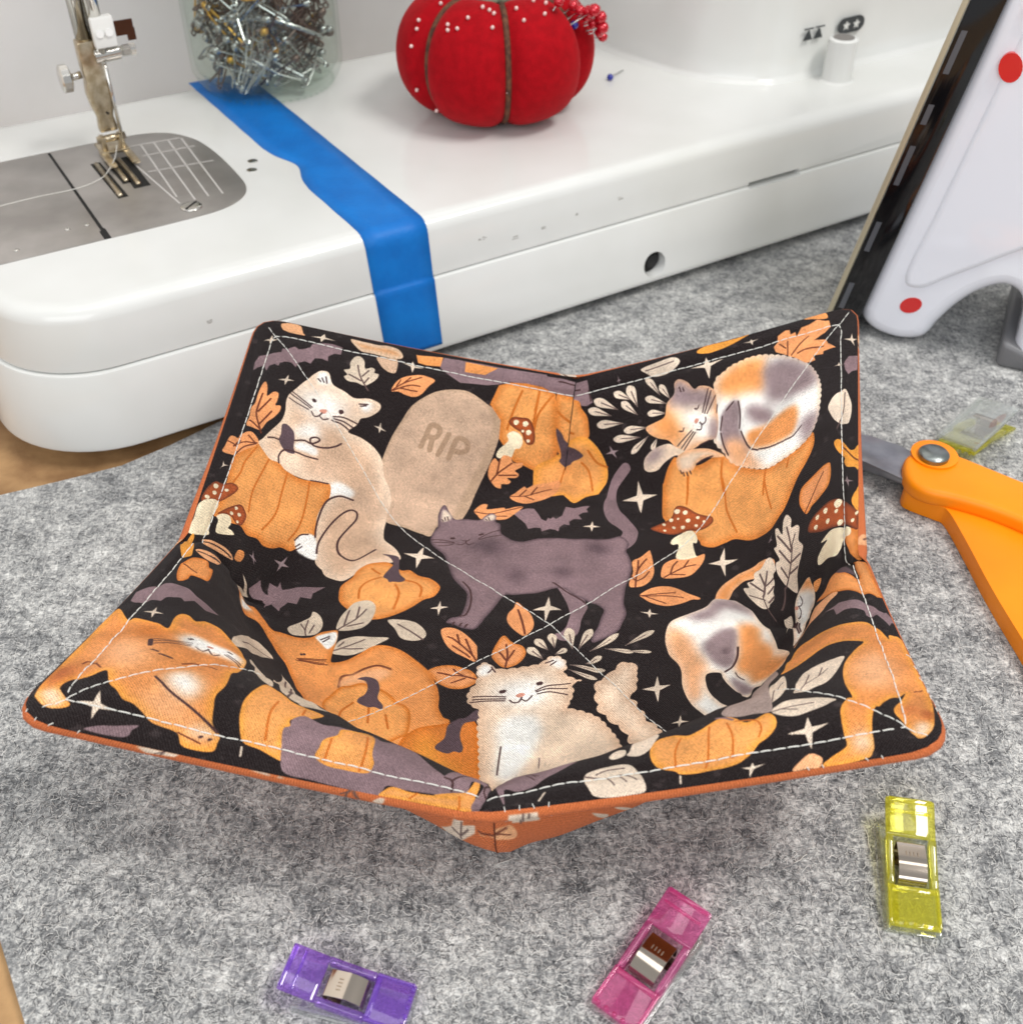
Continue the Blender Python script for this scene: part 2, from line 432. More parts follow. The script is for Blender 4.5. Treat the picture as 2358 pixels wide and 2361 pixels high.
base_secs = [(0.75, 0.42), (0.28, 0.44), (0.06, 0.62), (0.02, 0.8), (0.46, 3.74), (0.49, 3.79), (0.54, 3.81), (0.95, 3.815)]
up_secs = [(0.95, 3.835), (0.67, 3.845), (0.61, 3.90), (0.605, 3.98), (0.84, 5.75), (0.90, 5.95), (1.02, 6.12), (1.20, 6.24), (1.42, 6.295), (1.7, 6.30)]
lower = body(base_secs).build('lower_shell', white, machine); upper = body(up_secs).build('bed_shell', white, machine)
for o in (lower, upper): auto(o, 32)

def cut(o, cutter):
    md = o.modifiers.new('cut', 'BOOLEAN'); md.object = cutter; md.operation = 'DIFFERENCE'; md.solver = 'EXACT'
    bpy.context.view_layer.update()
    dg = bpy.context.evaluated_depsgraph_get(); me = bpy.data.meshes.new_from_object(o.evaluated_get(dg))
    o.modifiers.clear(); old = o.data; o.data = me; me.name = old.name; bpy.data.meshes.remove(old)
    bpy.data.objects.remove(cutter, do_unlink=True)
    return auto(o, 32)
def face_cyl(u, z, v0, v1, r, name, m, parent, n=28):
    mb = MB(); ring = []
    for vv in (v0, v1):
        ring += [MW(u + r * math.cos(2 * math.pi * k / n), vv, z + r * math.sin(2 * math.pi * k / n)) for k in range(n)]
    mb.add(ring, [tuple(range(n - 1, -1, -1)), tuple(range(n, 2 * n))] + [(k, (k + 1) % n, n + (k + 1) % n, n + k) for k in range(n)])
    return mb.build(name, m, parent)
cut(lower, face_cyl(10.6, 1.45, -1, 1.0, .62, 'cutter', black, None))
face_cyl(10.62, 1.45, .62, .98, .60, 'socket_hole', black, machine)
face_cyl(10.72, 1.45, 0.45, .61, .34, 'socket_ring', mat('socket_plastic', (26, 26, 28), .4), machine)
mb = MB(); mb.prism([(16.3, .2), (19.5, .2), (19.5, 1.6), (16.3, 1.6)], 3.74, 4.02, MW); sl = mb.build('cutter', black)
sl2 = sl.copy(); sl2.data = sl.data.copy(); COL.objects.link(sl2)
cut(lower, sl); cut(upper, sl2)
mb = MB(); mb.prism([(16.25, 1.35), (19.55, 1.35), (19.55, 1.5), (16.25, 1.5)], 3.6, 4.15, MW); mb.build('vent_slot', black, machine)
mb = MB(); mb.prism([(u, v) for u, v in rrect(-17.5, 1.2, 45, 20, (4, 1, 1, 3), 0)], 3.6, 4.1, MW); mb.build('inner_frame', black, machine)
for u, v in ((-14, 3), (20, 3), (-14, 18), (40, 18)):
    mb = MB(); mb.lathe([(.9, 0), (1, .1), (1, .5)], MW(u, v, 0.0), 16); mb.build('foot_pad', mat('rubber', (24, 24, 24), .8), machine)
# needle plate in two pieces with the gap between them
pr_ = [(-12.4, 5.95)] + [(p.x, p.y) for p in catmull([(a, b_, 0) for a, b_ in ((-10.3, 5.95), (-8.4, 6.02), (-7.3, 6.3), (-6.5, 6.9), (-6.08, 7.8), (-5.98, 9.2), (-6.0, 11.4), (-6.2, 13.2), (-6.6, 14.3), (-7.2, 15.1), (-8.2, 15.6), (-9.6, 15.72))], 5)] + [(-12.5, 15.72), (-12.46, 7.0), (-12.4, 6.9)]
mb = MB(); mb.prism(pr_, 6.27, 6.335, MW); pl = mb.build('needle_plate', steel, machine); bevel(pl, .02, 2, 50)
mb = MB(); mb.prism([(-12.68, 5.95), (-12.68, 6.75), (-12.6, 6.8), (-12.62, 15.72), (-17.55, 15.72), (-17.55, 5.95)], 6.27, 6.335, MW); cv = mb.build('bobbin_cover', steel, machine); bevel(cv, .02, 2, 50)
mb = MB(); mb.prism([(-12.75, 5.97), (-12.3, 5.97), (-12.3, 15.7), (-12.75, 15.7)], 6.26, 6.312, MW); mb.build('plate_gap', black, machine)
for a, b_, w in (((-11.05, 13.4), (-10.95, 9.3), .22), ((-10.45, 13.4), (-10.40, 10.6), .2), ((-9.92, 13.4), (-9.95, 9.9), .36)):
    mb = MB(); mb.prism([(a[0] - w, a[1]), (b_[0] - w, b_[1]), (b_[0] + w, b_[1]), (a[0] + w, a[1])], 6.334, 6.339, MW); mb.build('feed_slot', black, machine)
for u, v0, v1 in ((-11.05, 13.2, 9.45), (-10.42, 13.2, 10.8), (-10.05, 13.2, 10.2)):
    mb = MB()
    mb.tube([MW(u, v0, 6.36), MW(u + .03, v1 + .2, 6.37), MW(u + .03, v1, 6.34)], .115, 8); fd = mb.build('feed_dog', brass, machine, True)
for (a, b_) in (((-9.66, 13.42), (-9.09, 7.54)), ((-8.69, 14.4), (-9.0, 8.2)), ((-8.1, 14.33), (-8.42, 7.54)), ((-7.45, 14.19), (-7.82, 7.58)), ((-6.85, 14.15), (-7.21, 7.52)), ((-9.3, 11.3), (-6.4, 11.0)), ((-9.0, 13.1), (-6.6, 13.0)), ((-9.2, 14.45), (-6.9, 14.25))):
    a = np.array(a); b_ = np.array(b_); d_ = b_ - a; n_ = np.array([-d_[1], d_[0]]) / np.linalg.norm(d_) * .035
    mb = MB(); mb.prism([tuple(a + n_), tuple(b_ + n_), tuple(b_ - n_), tuple(a - n_)], 6.334, 6.3385, MW); mb.build('guide_line', grey_line, machine)
mb = MB(); mb.lathe([(.46, 0), (.44, .05), (.3, .08)], MW(-8.78, 6.96, 6.334), 24); sc = mb.build('plate_screw', chrome, machine, True)
Mr = Matrix.Rotation(R(70), 3, 'Z'); mb = MB().box(MW(-8.78, 6.96, 6.418), (.8, .09, .012), Mr); mb.build('screw_slot', black, sc)
for u, v in ((-13.73, 7.57), (-12.95, 7.54), (-15.9, 6.8)):
    mb = MB(); mb.lathe([(.12, 0), (.1, .03)], MW(u, v, 6.333), 12); mb.build('rivet', chrome, machine, True)
for u, v in ((-5.27, 9.22), (-4.9, 10.1)):
    mb = MB(); mb.lathe([(.26, 0), (.2, .012)], MW(u, v, 6.296), 20); mb.build('locating_pin', chrome, machine, True)
# presser bar, shank and foot
NBx, NBy = MW(-10.15, 13.9)[:2]
def NB(u, v, z): 
    p = np.array([NBx, NBy]) + MD * u + MN * v; return (float(p[0]), float(p[1]), z)
mb = MB(); mb.tube([NB(.15, .3, 11.2), NB(.12, .3, 20.5)], .44, 20); mb.build('presser_bar', chrome, machine, True)
mb = MB(); mb.tube([NB(.55, -.35, 7.0), NB(.55, -.35, 10.8)], .075, 10); mb.build('needle', chrome, machine, True)
mb = MB(); mb.tube([NB(.55, -.35, 10.6), NB(.55, -.35, 20.5)], .30, 18); mb.build('needle_bar', chrome, machine, True)
shank = [NB(.0, .2, 11.3), NB(-.02, .2, 10.2), NB(-.02, .15, 9.3), NB(.0, .1, 8.3), NB(.05, .0, 7.7)]
mb = MB()
sec = [(11.4, .40, .36), (10.3, .44, .36), (9.8, .42, .34), (9.2, .52, .30), (8.6, .46, .26), (8.1, .34, .22), (7.7, .40, .22), (7.45, .40, .2)]
vs_ = []; 
for z, hw, hd in sec:
    o_ = (11.4 - z) * .03
    vs_ += [NB(-hw + o_, -hd, z), NB(hw + o_, -hd, z), NB(hw + o_, hd, z), NB(-hw + o_, hd, z)]
fs_ = [(i * 4 + k, i * 4 + (k + 1) % 4, (i + 1) * 4 + (k + 1) % 4, (i + 1) * 4 + k) for i in range(len(sec) - 1) for k in range(4)] + [(3, 2, 1, 0), tuple(len(sec) * 4 - 4 + k for k in range(4))]
sh = mb.add(vs_, fs_).build('foot_shank', brass, machine); bevel(sh, .08, 2, 40)
mb = MB(); mb.tube([NB(.2, -.27, 8.3), NB(.2, -.3, 8.3)], .06, 8); mb.build('shank_hole', black, machine)
mb = MB(); mb.tube([NB(-.45, .05, 10.0), NB(-.95, .05, 9.95)], .16, 14); mb.build('screw_stem', chrome, machine, True)
mb = MB(); n_ = 26
ring = []
for uu, rr in ((-.92, .45), (-.98, .56), (-1.3, .56), (-1.36, .45)):
    for k in range(n_):
        a = 2 * math.pi * k / n_; r_ = rr * (1 + .04 * (k % 2)); ring.append(NB(uu, .05 + r_ * math.cos(a), 9.95 + r_ * math.sin(a)))
f_ = [(i * n_ + k, i * n_ + (k + 1) % n_, (i + 1) * n_ + (k + 1) % n_, (i + 1) * n_ + k) for i in range(3) for k in range(n_)] + [tuple(range(n_)), tuple(3 * n_ + k for k in range(n_))]
th = mb.add(ring, f_).build('thumb_screw', chrome, machine); auto(th, 20)
mb = MB(); mb.tube([NB(.2, -.35, 10.75), NB(1.25, -.35, 10.8)], .32, 16); cl = mb.build('needle_clamp', chrome, machine); auto(cl, 40)
mb = MB(); mb.tube([NB(1.25, -.35, 10.8), NB(1.35, -.35, 10.8), NB(1.4, -.35, 10.8), NB(1.68, -.35, 10.8)], [.2, .2, .26, .26], 6); mb.tube([NB(1.72, -.35, 10.8), NB(1.95, -.35, 10.8)], .25, 14); mb.build('clamp_screw', chrome, machine)
mb = MB().box(NB(.75, -.5, 11.75), (.95, .5, 1.25), Matrix.Rotation(R(31), 3, 'Z')); wb_ = mb.build('threader_block', mat('white_nylon', (232, 232, 228), .4), machine); bevel(wb_, .08, 2)
for du in (-.17, .22):
    a = NB(.72 + du, -.78, 11.75); mb = MB(); mb.tube([a, NB(.72 + du, -.83, 11.75)], .17, 14); mb.build('block_pin', mat('nylon_pin', (244, 244, 242), .4), machine)
mb = MB().box(NB(1.62, -.45, 11.75), (.85, .08, .6), Matrix.Rotation(R(31), 3, 'Z')); mb.box(NB(1.9, -.45, 11.45), (.35, .08, .5), Matrix.Rotation(R(31), 3, 'Z')); mb.build('threader_arm', mat('brown_steel', (96, 66, 52), .3, .9), machine)
mb = MB(); mb.tube([NB(-.5, -.1, 7.15), NB(.75, -.1, 7.15)], .16, 12); mb.build('hinge_pin', brass, machine, True)
ft = MB()
ft.box(NB(-.28, -.15, 6.95), (.22, .5, .75), Matrix.Rotation(R(31), 3, 'Z')); ft.box(NB(.52, -.15, 6.95), (.22, .5, .75), Matrix.Rotation(R(31), 3, 'Z'))
ft.box(NB(.12, .2, 6.62), (1.25, 1.3, .16), Matrix.Rotation(R(31), 3, 'Z'))
ft.box(NB(-.38, -.95, 6.56), (.36, 1.8, .14), Matrix.Rotation(R(31), 3, 'Z')); ft.box(NB(.62, -.95, 6.56), (.36, 1.8, .14), Matrix.Rotation(R(31), 3, 'Z'))
fo = ft.build('presser_foot', brass, machine); bevel(fo, .04, 2)
# column on the right with its two printed symbols and the little lever post
cp = [(16.6, 20.8), (17.0, 16), (17.45, 12.3), (18.2, 9.3), (19.1, 7.6), (20.2, 6.4), (21.4, 5.65), (22.6, 5.42), (46, 5.4), (46, 20.8)]
cps = [(p.x, p.y) for p in catmull([(a, b_, 0) for a, b_ in cp[:8]], 6)] + cp[8:]
def inset_poly(poly, d):
    c = np.array(poly); a = np.roll(c, 1, 0); b2 = np.roll(c, -1, 0); t_ = b2 - a; t_ /= np.linalg.norm(t_, axis=1, keepdims=True) + 1e-9
    return [tuple(p) for p in c + np.stack([-t_[:, 1], t_[:, 0]], 1) * d]
lv = [(-.35, 6.26), (-.30, 6.33), (-.12, 6.42), (.0, 6.6), (.05, 7.5), (.35, 14), (.6, 30)]
cw = loft([inset_poly(cps, i) for i, z in lv], [z for i, z in lv]).build('column', white, machine); auto(cw, 40)
am = MB(); am.prism(rrect(-15, 11, 46, 18, (2, 1, 1, 2), 0), 22, 31, MW); ao = am.build('arm', white, machine); bevel(ao, 1.2, 4)
hd = MB(); hd.prism(rrect(-15, 11, -6, 17.5, (2, 2, 2, 2), 0), 18.5, 22.2, MW); ho = hd.build('needle_head', white, machine); bevel(ho, .6, 3)
ink = mat('dark_print', (52, 56, 58), .5)
fv = 5.28
def face_print(name, polys, v=fv):
    mb = MB()
    for p in polys: mb.add([MW(a, v, z) for a, z in p] + [MW(a, v + .06, z) for a, z in p], [tuple(range(len(p))), tuple(range(2 * len(p) - 1, len(p) - 1, -1))] + [(i, (i + 1) % len(p), len(p) + (i + 1) % len(p), len(p) + i) for i in range(len(p))])
    return mb.build(name, ink, machine)
def tri(u, z, s): return [(u - s, z), (u + s, z), (u + .1 * s, z + 1.7 * s), (u - .1 * s, z + 1.7 * s)]
face_print('printed_symbol', [tri(23.35, 8.2, .28), tri(24.05, 8.2, .28), [(23.05, 8.72), (23.65, 8.72), (23.65, 8.78), (23.05, 8.78)], [(23.8, 8.72), (24.4, 8.72), (24.4, 8.78), (23.8, 8.78)]])
cap = []; inn = []
for k in range(24):
    a = 2 * math.pi * k / 24; ox = .45 if math.cos(a) > 0 else -.45
    cap.append((26.28 + ox + .46 * math.cos(a), 8.5 + .40 * math.sin(a)))
face_print('printed_capsule', [cap])
for uu in (25.92, 26.62):
    st = []
    for k in range(10):
        a = math.pi / 2 + k * math.pi / 5; rr = .27 if k % 2 == 0 else .12; st.append((uu + rr * math.cos(a), 8.5 + rr * math.sin(a)))
    mb = MB(); mb.add([MW(a, fv - .012, z) for a, z in st], [tuple(range(10))]); mb.build('printed_star', white, machine)
mb = MB(); mb.lathe([(.95, 0), (.80, .1), (.76, .3), (.74, 2.05), (.62, 2.12)], MW(24.75, 4.2, 6.29), 28); po = mb.build('lever_post', white, machine); auto(po, 40)
mb = MB(); mb.lathe([(.56, 0), (.52, .03)], MW(24.75, 4.2, 8.40), 24); mb.build('post_cap', mat('grey_cap', (120, 116, 112), .5), machine)
# a few scuffs on the bed
scuff = mat('scuff', (168, 166, 160), .6)
rg = random.Random(3)
for (u, z, l) in ((1.6, 4.9, .5), (3.2, 4.55, .4), (4.6, 4.6, .25), (8.8, 5.0, .3), (-10.5, 4.6, .15), (-9.4, 2.6, .2), (6.4, 4.8, .15)):
    vv = .60 + (z - 3.98) * .135 if z > 3.9 else .02 + (z - .8) * .165
    mb = MB()
    for k in range(5):
        a = u + rg.uniform(-l, l) * .5; zz = z + rg.uniform(-.06, .06); w = rg.uniform(.03, .1); h_ = rg.uniform(.012, .03)
        vk = (.60 + (zz - 3.98) * .1356 if z > 3.9 else .02 + (zz - .8) * .1644) - .004
        mb.add([MW(a - w, vk, zz - h_), MW(a + w, vk, zz - h_ * .5), MW(a + w * .8, vk, zz + h_), MW(a - w * .7, vk, zz + h_)], [(0, 1, 2, 3)])
    mb.build('scuff_mark', scuff, machine)

# ---------------------------------------------------------------- blue tape stuck over bed and front
tape_m = mottle(mat('blue_tape', (10, 110, 192), 0.5, spec=.3), (8, 103, 184), (12, 117, 200), 60, 4, .6, 520, .0003)
prof = [(20.9, 6.308), (12, 6.308), (6, 6.308), (2.4, 6.308), (1.7, 6.308), (1.42, 6.303), (1.19, 6.248), (1.01, 6.128), (.89, 5.955), (.83, 5.75), (.59, 3.98), (.575, 3.9), (.50, 3.83), (.45, 3.74), (.02, .85)]
def tape_edge(v, z, side):
    if side < 0:
        e_ = -4.25 + .012 * (20 - v) + .007 * math.sin(3.1 * v)
        if 6.2 < v < 11.0: e_ += .55 * math.exp(-((v - 8.6) / 1.3) ** 2)
        return e_ + .28 * max(0, (21 - v) / 20) + (.0 if z > 5.9 else .03 * (6 - z))
    return -1.25 + .35 * max(0, (20.5 - v) / 20) + .006 * math.sin(2.3 * v + 1) - (.0 if z > 5.9 else .0)
fine = []
for (a, b_) in zip(prof[:-1], prof[1:]):
    m_ = max(1, int(math.hypot(a[0] - b_[0], a[1] - b_[1]) / .18))
    fine += [(a[0] + (b_[0] - a[0]) * k / m_, a[1] + (b_[1] - a[1]) * k / m_) for k in range(m_)]
fine.append(prof[-1])
tv = []; tf = []
for i, (v, z) in enumerate(fine):
    l, r_ = tape_edge(v, z, -1), tape_edge(v, z, 1); off = (.0 if z > 6.29 else -.006)
    for k in range(5): tv.append(MW(l + (r_ - l) * k / 4, v + off, z))
    if i: tf += [((i - 1) * 5 + k, (i - 1) * 5 + k + 1, i * 5 + k + 1, i * 5 + k) for k in range(4)]
tape = mk('tape_strip', tv, tf, tape_m, None, True, MW(-2.5, 8, 6.3)); recalc(tape)
sm = tape.modifiers.new('thickness', 'SOLIDIFY'); sm.thickness = .00012; sm.offset = 1
tag(tape, 'torn strip of blue masking tape stuck across the sewing machine bed and down its front', 'tape')
mb = MB(); tp = catmull([MW(-15.9, 11.1, 6.345), MW(-14.2, 11.2, 6.35), MW(-12.42, 11.15, 6.36), MW(-11.4, 11.45, 6.40), MW(-10.9, 11.8, 6.50), MW(-10.3, 12.6, 6.72), MW(-9.95, 13.35, 6.95)], 10); mb.tube(tp, .017, 6)
th_ = mb.build('loose_thread', thread_m, None, True, MW(-12.4, 11.1, 6.33)); tag(th_, 'loose white sewing thread trailing from the presser foot over the steel plate', 'thread')
# ---------------------------------------------------------------- the fabric print: shapes in centimetres on the flat cloth
PAL = [[136,112,116],[238,176,128],[226,207,186],[234,154,88],[238,212,186],[216,180,150],[212,194,172],[95,75,72],[236,158,102],[104,52,34],[206,174,148],[190,160,133],[172,142,116],[236,162,92],[214,124,52],[205,112,40],[248,246,240],[72,48,48],[88,70,76],[214,150,130],[172,84,42],[246,230,196],[150,130,132],[236,158,64],[40,31,31],[205,108,28],[222,142,78],[168,148,140]]
PRINT = [
('P',0,0,[-11.42,9.35,-11.34,9.71,-11.09,9.96,-10.86,10.09,-10.62,10.23,-10.62,10.43,-10.46,10.47,-10.21,10.64,-10.06,10.57,-9.84,10.69,-9.71,10.81,-9.69,11.03,-9.41,11.15,-9.04,11.2,-8.7,11.17,-8.66,10.82,-8.87,10.79,-9.04,10.61,-8.99,10.39,-9.21,10.44,-9.44,10.39,-9.52,10.11,-9.73,10.14,-9.93,10.03,-10.0,9.76,-10.18,9.87,-10.41,9.8,-10.58,9.66,-10.6,9.49,-10.74,9.55,-10.9,9.38,-10.94,9.12,-11.08,9.39,-11.25,9.16,-11.38,8.92],1,-1,.35,0,0,0),
('P',0,1,[-10.95,11.58,-10.71,11.72,-10.33,11.7,-10.13,11.39,-10.04,11.3,-10.32,11.28,-10.64,11.29,-10.84,11.35],0,-1,.35,0,0,0),
('*',0,2,[-11.36,10.52,-11.12,11.05,-10.83,10.89,-11.11,10.53]),
('*',0,2,[-10.48,8.87,-10.17,9.29,-9.92,9.13,-10.19,8.72]),
('*',0,2,[-9.88,11.31,-9.43,11.56,-8.96,11.34,-9.45,11.18]),
('*',0,2,[-6.88,8.41,-6.67,8.59,-6.4,8.3,-6.62,8.18]),
('P',0,3,[-8.53,11.58,-8.06,11.58,-7.57,11.53,-7.22,11.59,-6.83,11.54,-6.63,11.3,-6.73,11.18,-7.15,11.14,-7.63,11.16,-8.11,11.2],0,4,.3,0,0,0),
('P',0,5,[-7.47,11.05,-7.14,11.11,-6.79,11.15,-6.68,10.6,-6.86,10.51,-7.1,10.59,-7.3,10.76],0,-1,.35,0,0,0),
('P',0,6,[-7.57,9.78,-7.86,9.82,-8.13,9.8,-8.31,9.93,-8.23,10.04,-8.38,10.19,-8.2,10.3,-8.26,10.55,-8.19,10.83,-8.03,10.92,-7.82,10.74,-7.71,10.43,-7.51,10.52,-7.38,10.47,-7.36,10.34,-7.22,10.33,-7.23,10.15,-7.39,9.92],0,-1,.35,0,0,0),
('S',0,7,[-7.98,10.5,-7.81,10.12,-7.58,9.83,-7.4,9.63],.052),
('S',0,7,[-7.72,10.11,-7.57,10.37],.052),
('S',0,7,[-7.6,9.86,-7.5,10.1],.052),
('S',0,7,[-7.73,9.93,-8.17,10.06],.052),
('P',0,8,[-6.65,9.82,-6.57,10.2,-6.35,10.47,-5.94,10.66,-5.63,10.67,-5.33,10.59,-5.47,10.31,-5.63,9.95,-5.84,9.79,-6.12,9.79,-6.41,9.85],0,-1,.35,0,0,0),
('S',0,9,[-6.64,9.84,-6.29,10.23,-5.79,10.59],.046),
('S',0,9,[-6.6,9.85,-6.12,10.17,-5.76,10.23],.046),
('S',0,9,[-6.39,9.99,-5.8,10.01],.046),
('S',0,9,[-6.52,10.03,-6.44,10.31],.046),
('S',0,9,[-6.32,10.21,-6.14,10.49],.046),
('P',0,8,[-10.54,6.31,-10.79,6.32,-11.02,6.4,-11.01,6.82,-11.05,7.23,-10.97,7.47,-10.97,7.94,-10.93,8.39,-10.84,8.57,-10.72,8.29,-10.65,7.93,-10.49,8.21,-10.31,8.24,-10.27,7.88,-10.29,7.65,-10.11,7.71,-10.08,7.48,-10.21,7.11,-10.38,6.78,-10.48,6.39],0,-1,.35,0,0,0),
('S',0,9,[-10.46,6.22,-10.79,6.89,-10.84,7.31,-10.82,7.97],.062),
('S',0,9,[-10.78,7.12,-10.5,7.86],.062),
('S',0,9,[-10.61,6.57,-10.34,7.34],.062),
('S',0,9,[-10.57,6.37,-10.96,6.62],.061),
('P',0,10,[-6.2,6.8,-6.24,7.28,-6.19,8.11,-6.02,8.86,-5.86,9.4,-5.56,9.82,-5.19,10.17,-4.71,10.39,-4.23,10.47,-3.83,10.36,-3.4,10.15,-3.01,9.98,-2.8,9.7,-2.7,9.21,-2.72,8.5,-2.77,7.72,-2.81,6.75,-2.9,5.4,-3.14,5.14,-3.59,4.86,-3.7,4.3,-4.05,4.46,-4.73,4.81,-5.28,4.86,-5.67,5.41],0,11,.15,0,0,0),
('P',0,11,[-3.4,10.15,-3.01,9.98,-2.8,9.7,-2.7,9.21,-2.72,8.5,-2.81,6.75,-2.9,5.4,-3.24,5.35,-3.17,7.1,-3.03,8.57,-3.0,9.39,-3.19,9.84],0,-1,.35,.08,1,0),
('S',0,12,[-5.15,8.12,-5.09,8.55,-5.02,8.95,-4.75,8.93,-4.69,8.75,-4.78,8.56,-5.05,8.53],.182),
('S',0,12,[-4.86,8.51,-4.83,8.08],.181),
('S',0,12,[-4.37,8.77,-4.52,8.0],.182),
('S',0,12,[-4.13,7.97,-4.07,8.68,-3.76,8.7,-3.63,8.47,-3.76,8.29,-4.07,8.26],.182),
('P',0,13,[-10.42,5.77,-10.8,5.26,-11.09,4.83,-11.08,4.22,-11.03,3.67,-11.06,2.77,-11.1,2.26,-10.7,2.21,-10.33,2.29,-10.01,2.39,-9.64,2.28,-9.25,2.4,-8.93,2.32,-8.6,2.43,-8.31,2.64,-7.94,2.69,-7.76,2.92,-7.36,3.63,-7.48,5.14,-7.65,5.62,-8.68,5.27,-9.5,5.46],0,14,.3,0,0,0),
('S',0,15,[-10.44,5.58,-10.67,4.79,-10.7,4.27,-10.82,3.78],.065),
('S',0,15,[-9.89,5.35,-10.04,4.24,-10.05,3.65,-9.91,3.07],.065),
('S',0,15,[-9.12,5.25,-9.05,4.31,-9.01,3.49,-9.22,2.77],.066),
('S',0,15,[-8.31,5.32,-8.12,4.42,-8.04,3.59,-8.19,2.99],.067),
('P',0,5,[-9.91,7.22,-9.9,7.59,-9.97,7.98,-9.97,8.28,-9.9,8.56,-9.53,9.38,-9.21,9.85,-9.02,9.96,-8.81,9.91,-8.59,9.53,-8.14,9.37,-7.75,9.22,-7.3,9.34,-6.97,9.3,-6.83,9.17,-6.88,8.94,-7.11,8.67,-7.35,8.53,-7.41,8.29,-7.63,7.95,-7.19,7.88,-6.77,7.72,-6.42,7.48,-6.21,7.23,-5.96,6.7,-5.62,6.27,-5.38,5.71,-5.37,5.32,-5.3,4.87,-5.2,4.08,-4.71,3.6,-4.42,3.18,-4.34,2.9,-4.62,2.69,-5.3,2.54,-5.49,2.2,-5.68,1.86,-5.93,1.7,-6.49,1.87,-6.94,2.33,-7.08,2.82,-7.36,3.63,-7.59,4.27,-7.57,4.87,-7.48,5.14,-7.65,5.62,-8.07,5.46,-8.69,5.3,-9.21,5.32,-9.5,5.46,-9.93,5.41,-10.42,5.77,-10.33,6.05,-10.22,6.35,-10.03,6.83],0,4,.5,0,0,0),
('P',0,16,[-9.6,8.7,-9.08,9.15,-8.3,9.04,-7.84,8.83,-7.95,8.29,-8.55,7.91,-9.02,7.91,-9.55,8.23],0,-1,.35,.5,1,0),
('P',0,16,[-9.39,7.07,-8.83,7.68,-8.59,7.39,-8.55,7.0,-8.89,6.94,-9.25,6.74],0,-1,.35,.3,1,0),
('P',0,16,[-9.23,6.47,-9.07,6.68,-8.69,6.74,-8.43,6.65,-8.42,6.41,-8.78,6.36,-9.13,6.31],0,-1,.35,.08,1,0),
('P',0,16,[-9.19,9.76,-9.0,9.91,-8.84,9.83,-8.64,9.55,-8.88,9.43,-9.07,9.41],0,-1,.35,.12,1,0),
('P',0,16,[-7.47,9.08,-7.2,9.23,-7.09,9.05,-7.22,8.84,-7.42,8.88],0,-1,.35,.12,1,0),
('P',0,4,[-9.5,5.6,-9.3,6.03,-8.91,6.1,-8.64,5.87,-8.69,5.45,-9.19,5.32],0,-1,.35,.3,1,0),
('P',0,4,[-9.72,5.86,-9.35,6.01,-8.79,5.86,-8.8,5.4,-9.22,5.35],0,-1,.35,.3,1,0),
('P',0,10,[-8.63,5.6,-7.8,5.68,-7.43,6.29,-8.18,6.34,-8.56,5.99],0,-1,.35,.5,1,0),
('P',0,10,[-6.62,5.92,-5.98,5.87,-5.4,5.4,-5.38,4.99,-6.05,5.07,-6.62,5.36],0,-1,.35,.5,1,0),
('P',0,4,[-6.01,6.39,-5.57,6.06,-5.39,5.63,-5.67,5.73],0,-1,.35,.3,1,0),
('P',0,16,[-7.64,5.54,-7.35,5.86,-6.77,5.77,-6.79,5.45,-7.18,5.36,-7.51,5.15],0,-1,.35,.1,1,0),
('P',0,16,[-7.94,3.05,-7.9,3.3,-7.73,3.5,-7.38,3.58,-7.09,3.08,-7.02,2.59,-7.49,2.71,-7.69,2.79],0,-1,.35,.04,0,0),
('S',0,17,[-7.33,3.55,-7.5,4.08,-7.55,4.76,-7.43,5.11,-7.12,5.37,-6.67,5.42],.068),
('S',0,17,[-7.05,2.91,-7.14,3.42,-7.03,4.21,-6.82,4.76,-6.59,5.01,-6.37,4.96,-6.29,4.65,-6.43,4.17,-6.55,3.67,-6.49,3.24,-6.32,2.93,-5.97,2.81,-5.68,2.93,-5.27,3.41],.068),
('S',0,17,[-7.97,3.11,-7.84,3.41,-7.6,3.54],.049),
('S',0,17,[-8.29,5.4,-7.99,5.51,-7.71,5.59],.05),
('S',0,17,[-7.77,2.8,-7.62,3.02],.048),
('S',0,17,[-7.83,2.92,-7.73,3.08],.048),
('P',0,18,[-9.85,7.0,-9.7,7.12,-9.42,6.97,-9.3,6.72,-9.23,6.33,-9.13,6.09,-9.36,6.0,-9.54,6.04,-9.79,6.3,-9.79,6.6],0,-1,.35,0,0,0),
('S',0,17,[-9.52,5.47,-9.61,5.72,-9.5,6.03,-9.14,6.17,-8.74,6.21,-8.33,6.32],.062),
('S',0,17,[-9.27,6.63,-8.97,6.8,-8.71,6.8,-8.49,7.04,-8.59,7.12,-8.78,7.0,-8.76,6.85,-8.57,6.77,-8.21,6.89,-7.92,7.12,-7.75,7.37],.063),
('S',0,17,[-10.18,6.16,-10.0,6.27,-9.8,6.32],.061),
('D',0,17,[-9.07,8.64],.083),
('D',0,17,[-8.05,8.59],.09),
('P',0,19,[-8.8,8.34,-8.6,8.5,-8.53,8.43,-8.63,8.25,-8.77,8.25],0,-1,.35,0,0,0),
('S',0,17,[-9.06,8.11,-8.94,7.96,-8.79,8.04,-8.7,8.25],.051),
('S',0,17,[-8.75,8.08,-8.61,8.0,-8.43,8.14],.051),
('S',0,17,[-9.88,8.62,-9.55,8.51,-9.08,8.3],.051),
('S',0,17,[-9.9,8.5,-9.52,8.39,-9.13,8.23],.051),
('S',0,17,[-9.91,8.27,-9.54,8.19,-9.18,8.13],.051),
('S',0,17,[-8.27,8.34,-7.88,8.41,-7.42,8.32],.051),
('S',0,17,[-8.27,8.27,-7.88,8.26,-7.53,8.15],.051),
('S',0,17,[-8.29,8.17,-7.98,8.17,-7.62,8.02],.051),
('S',0,17,[-9.12,9.59,-9.01,9.51],.052),
('S',0,17,[-9.0,9.67,-8.9,9.52],.052),
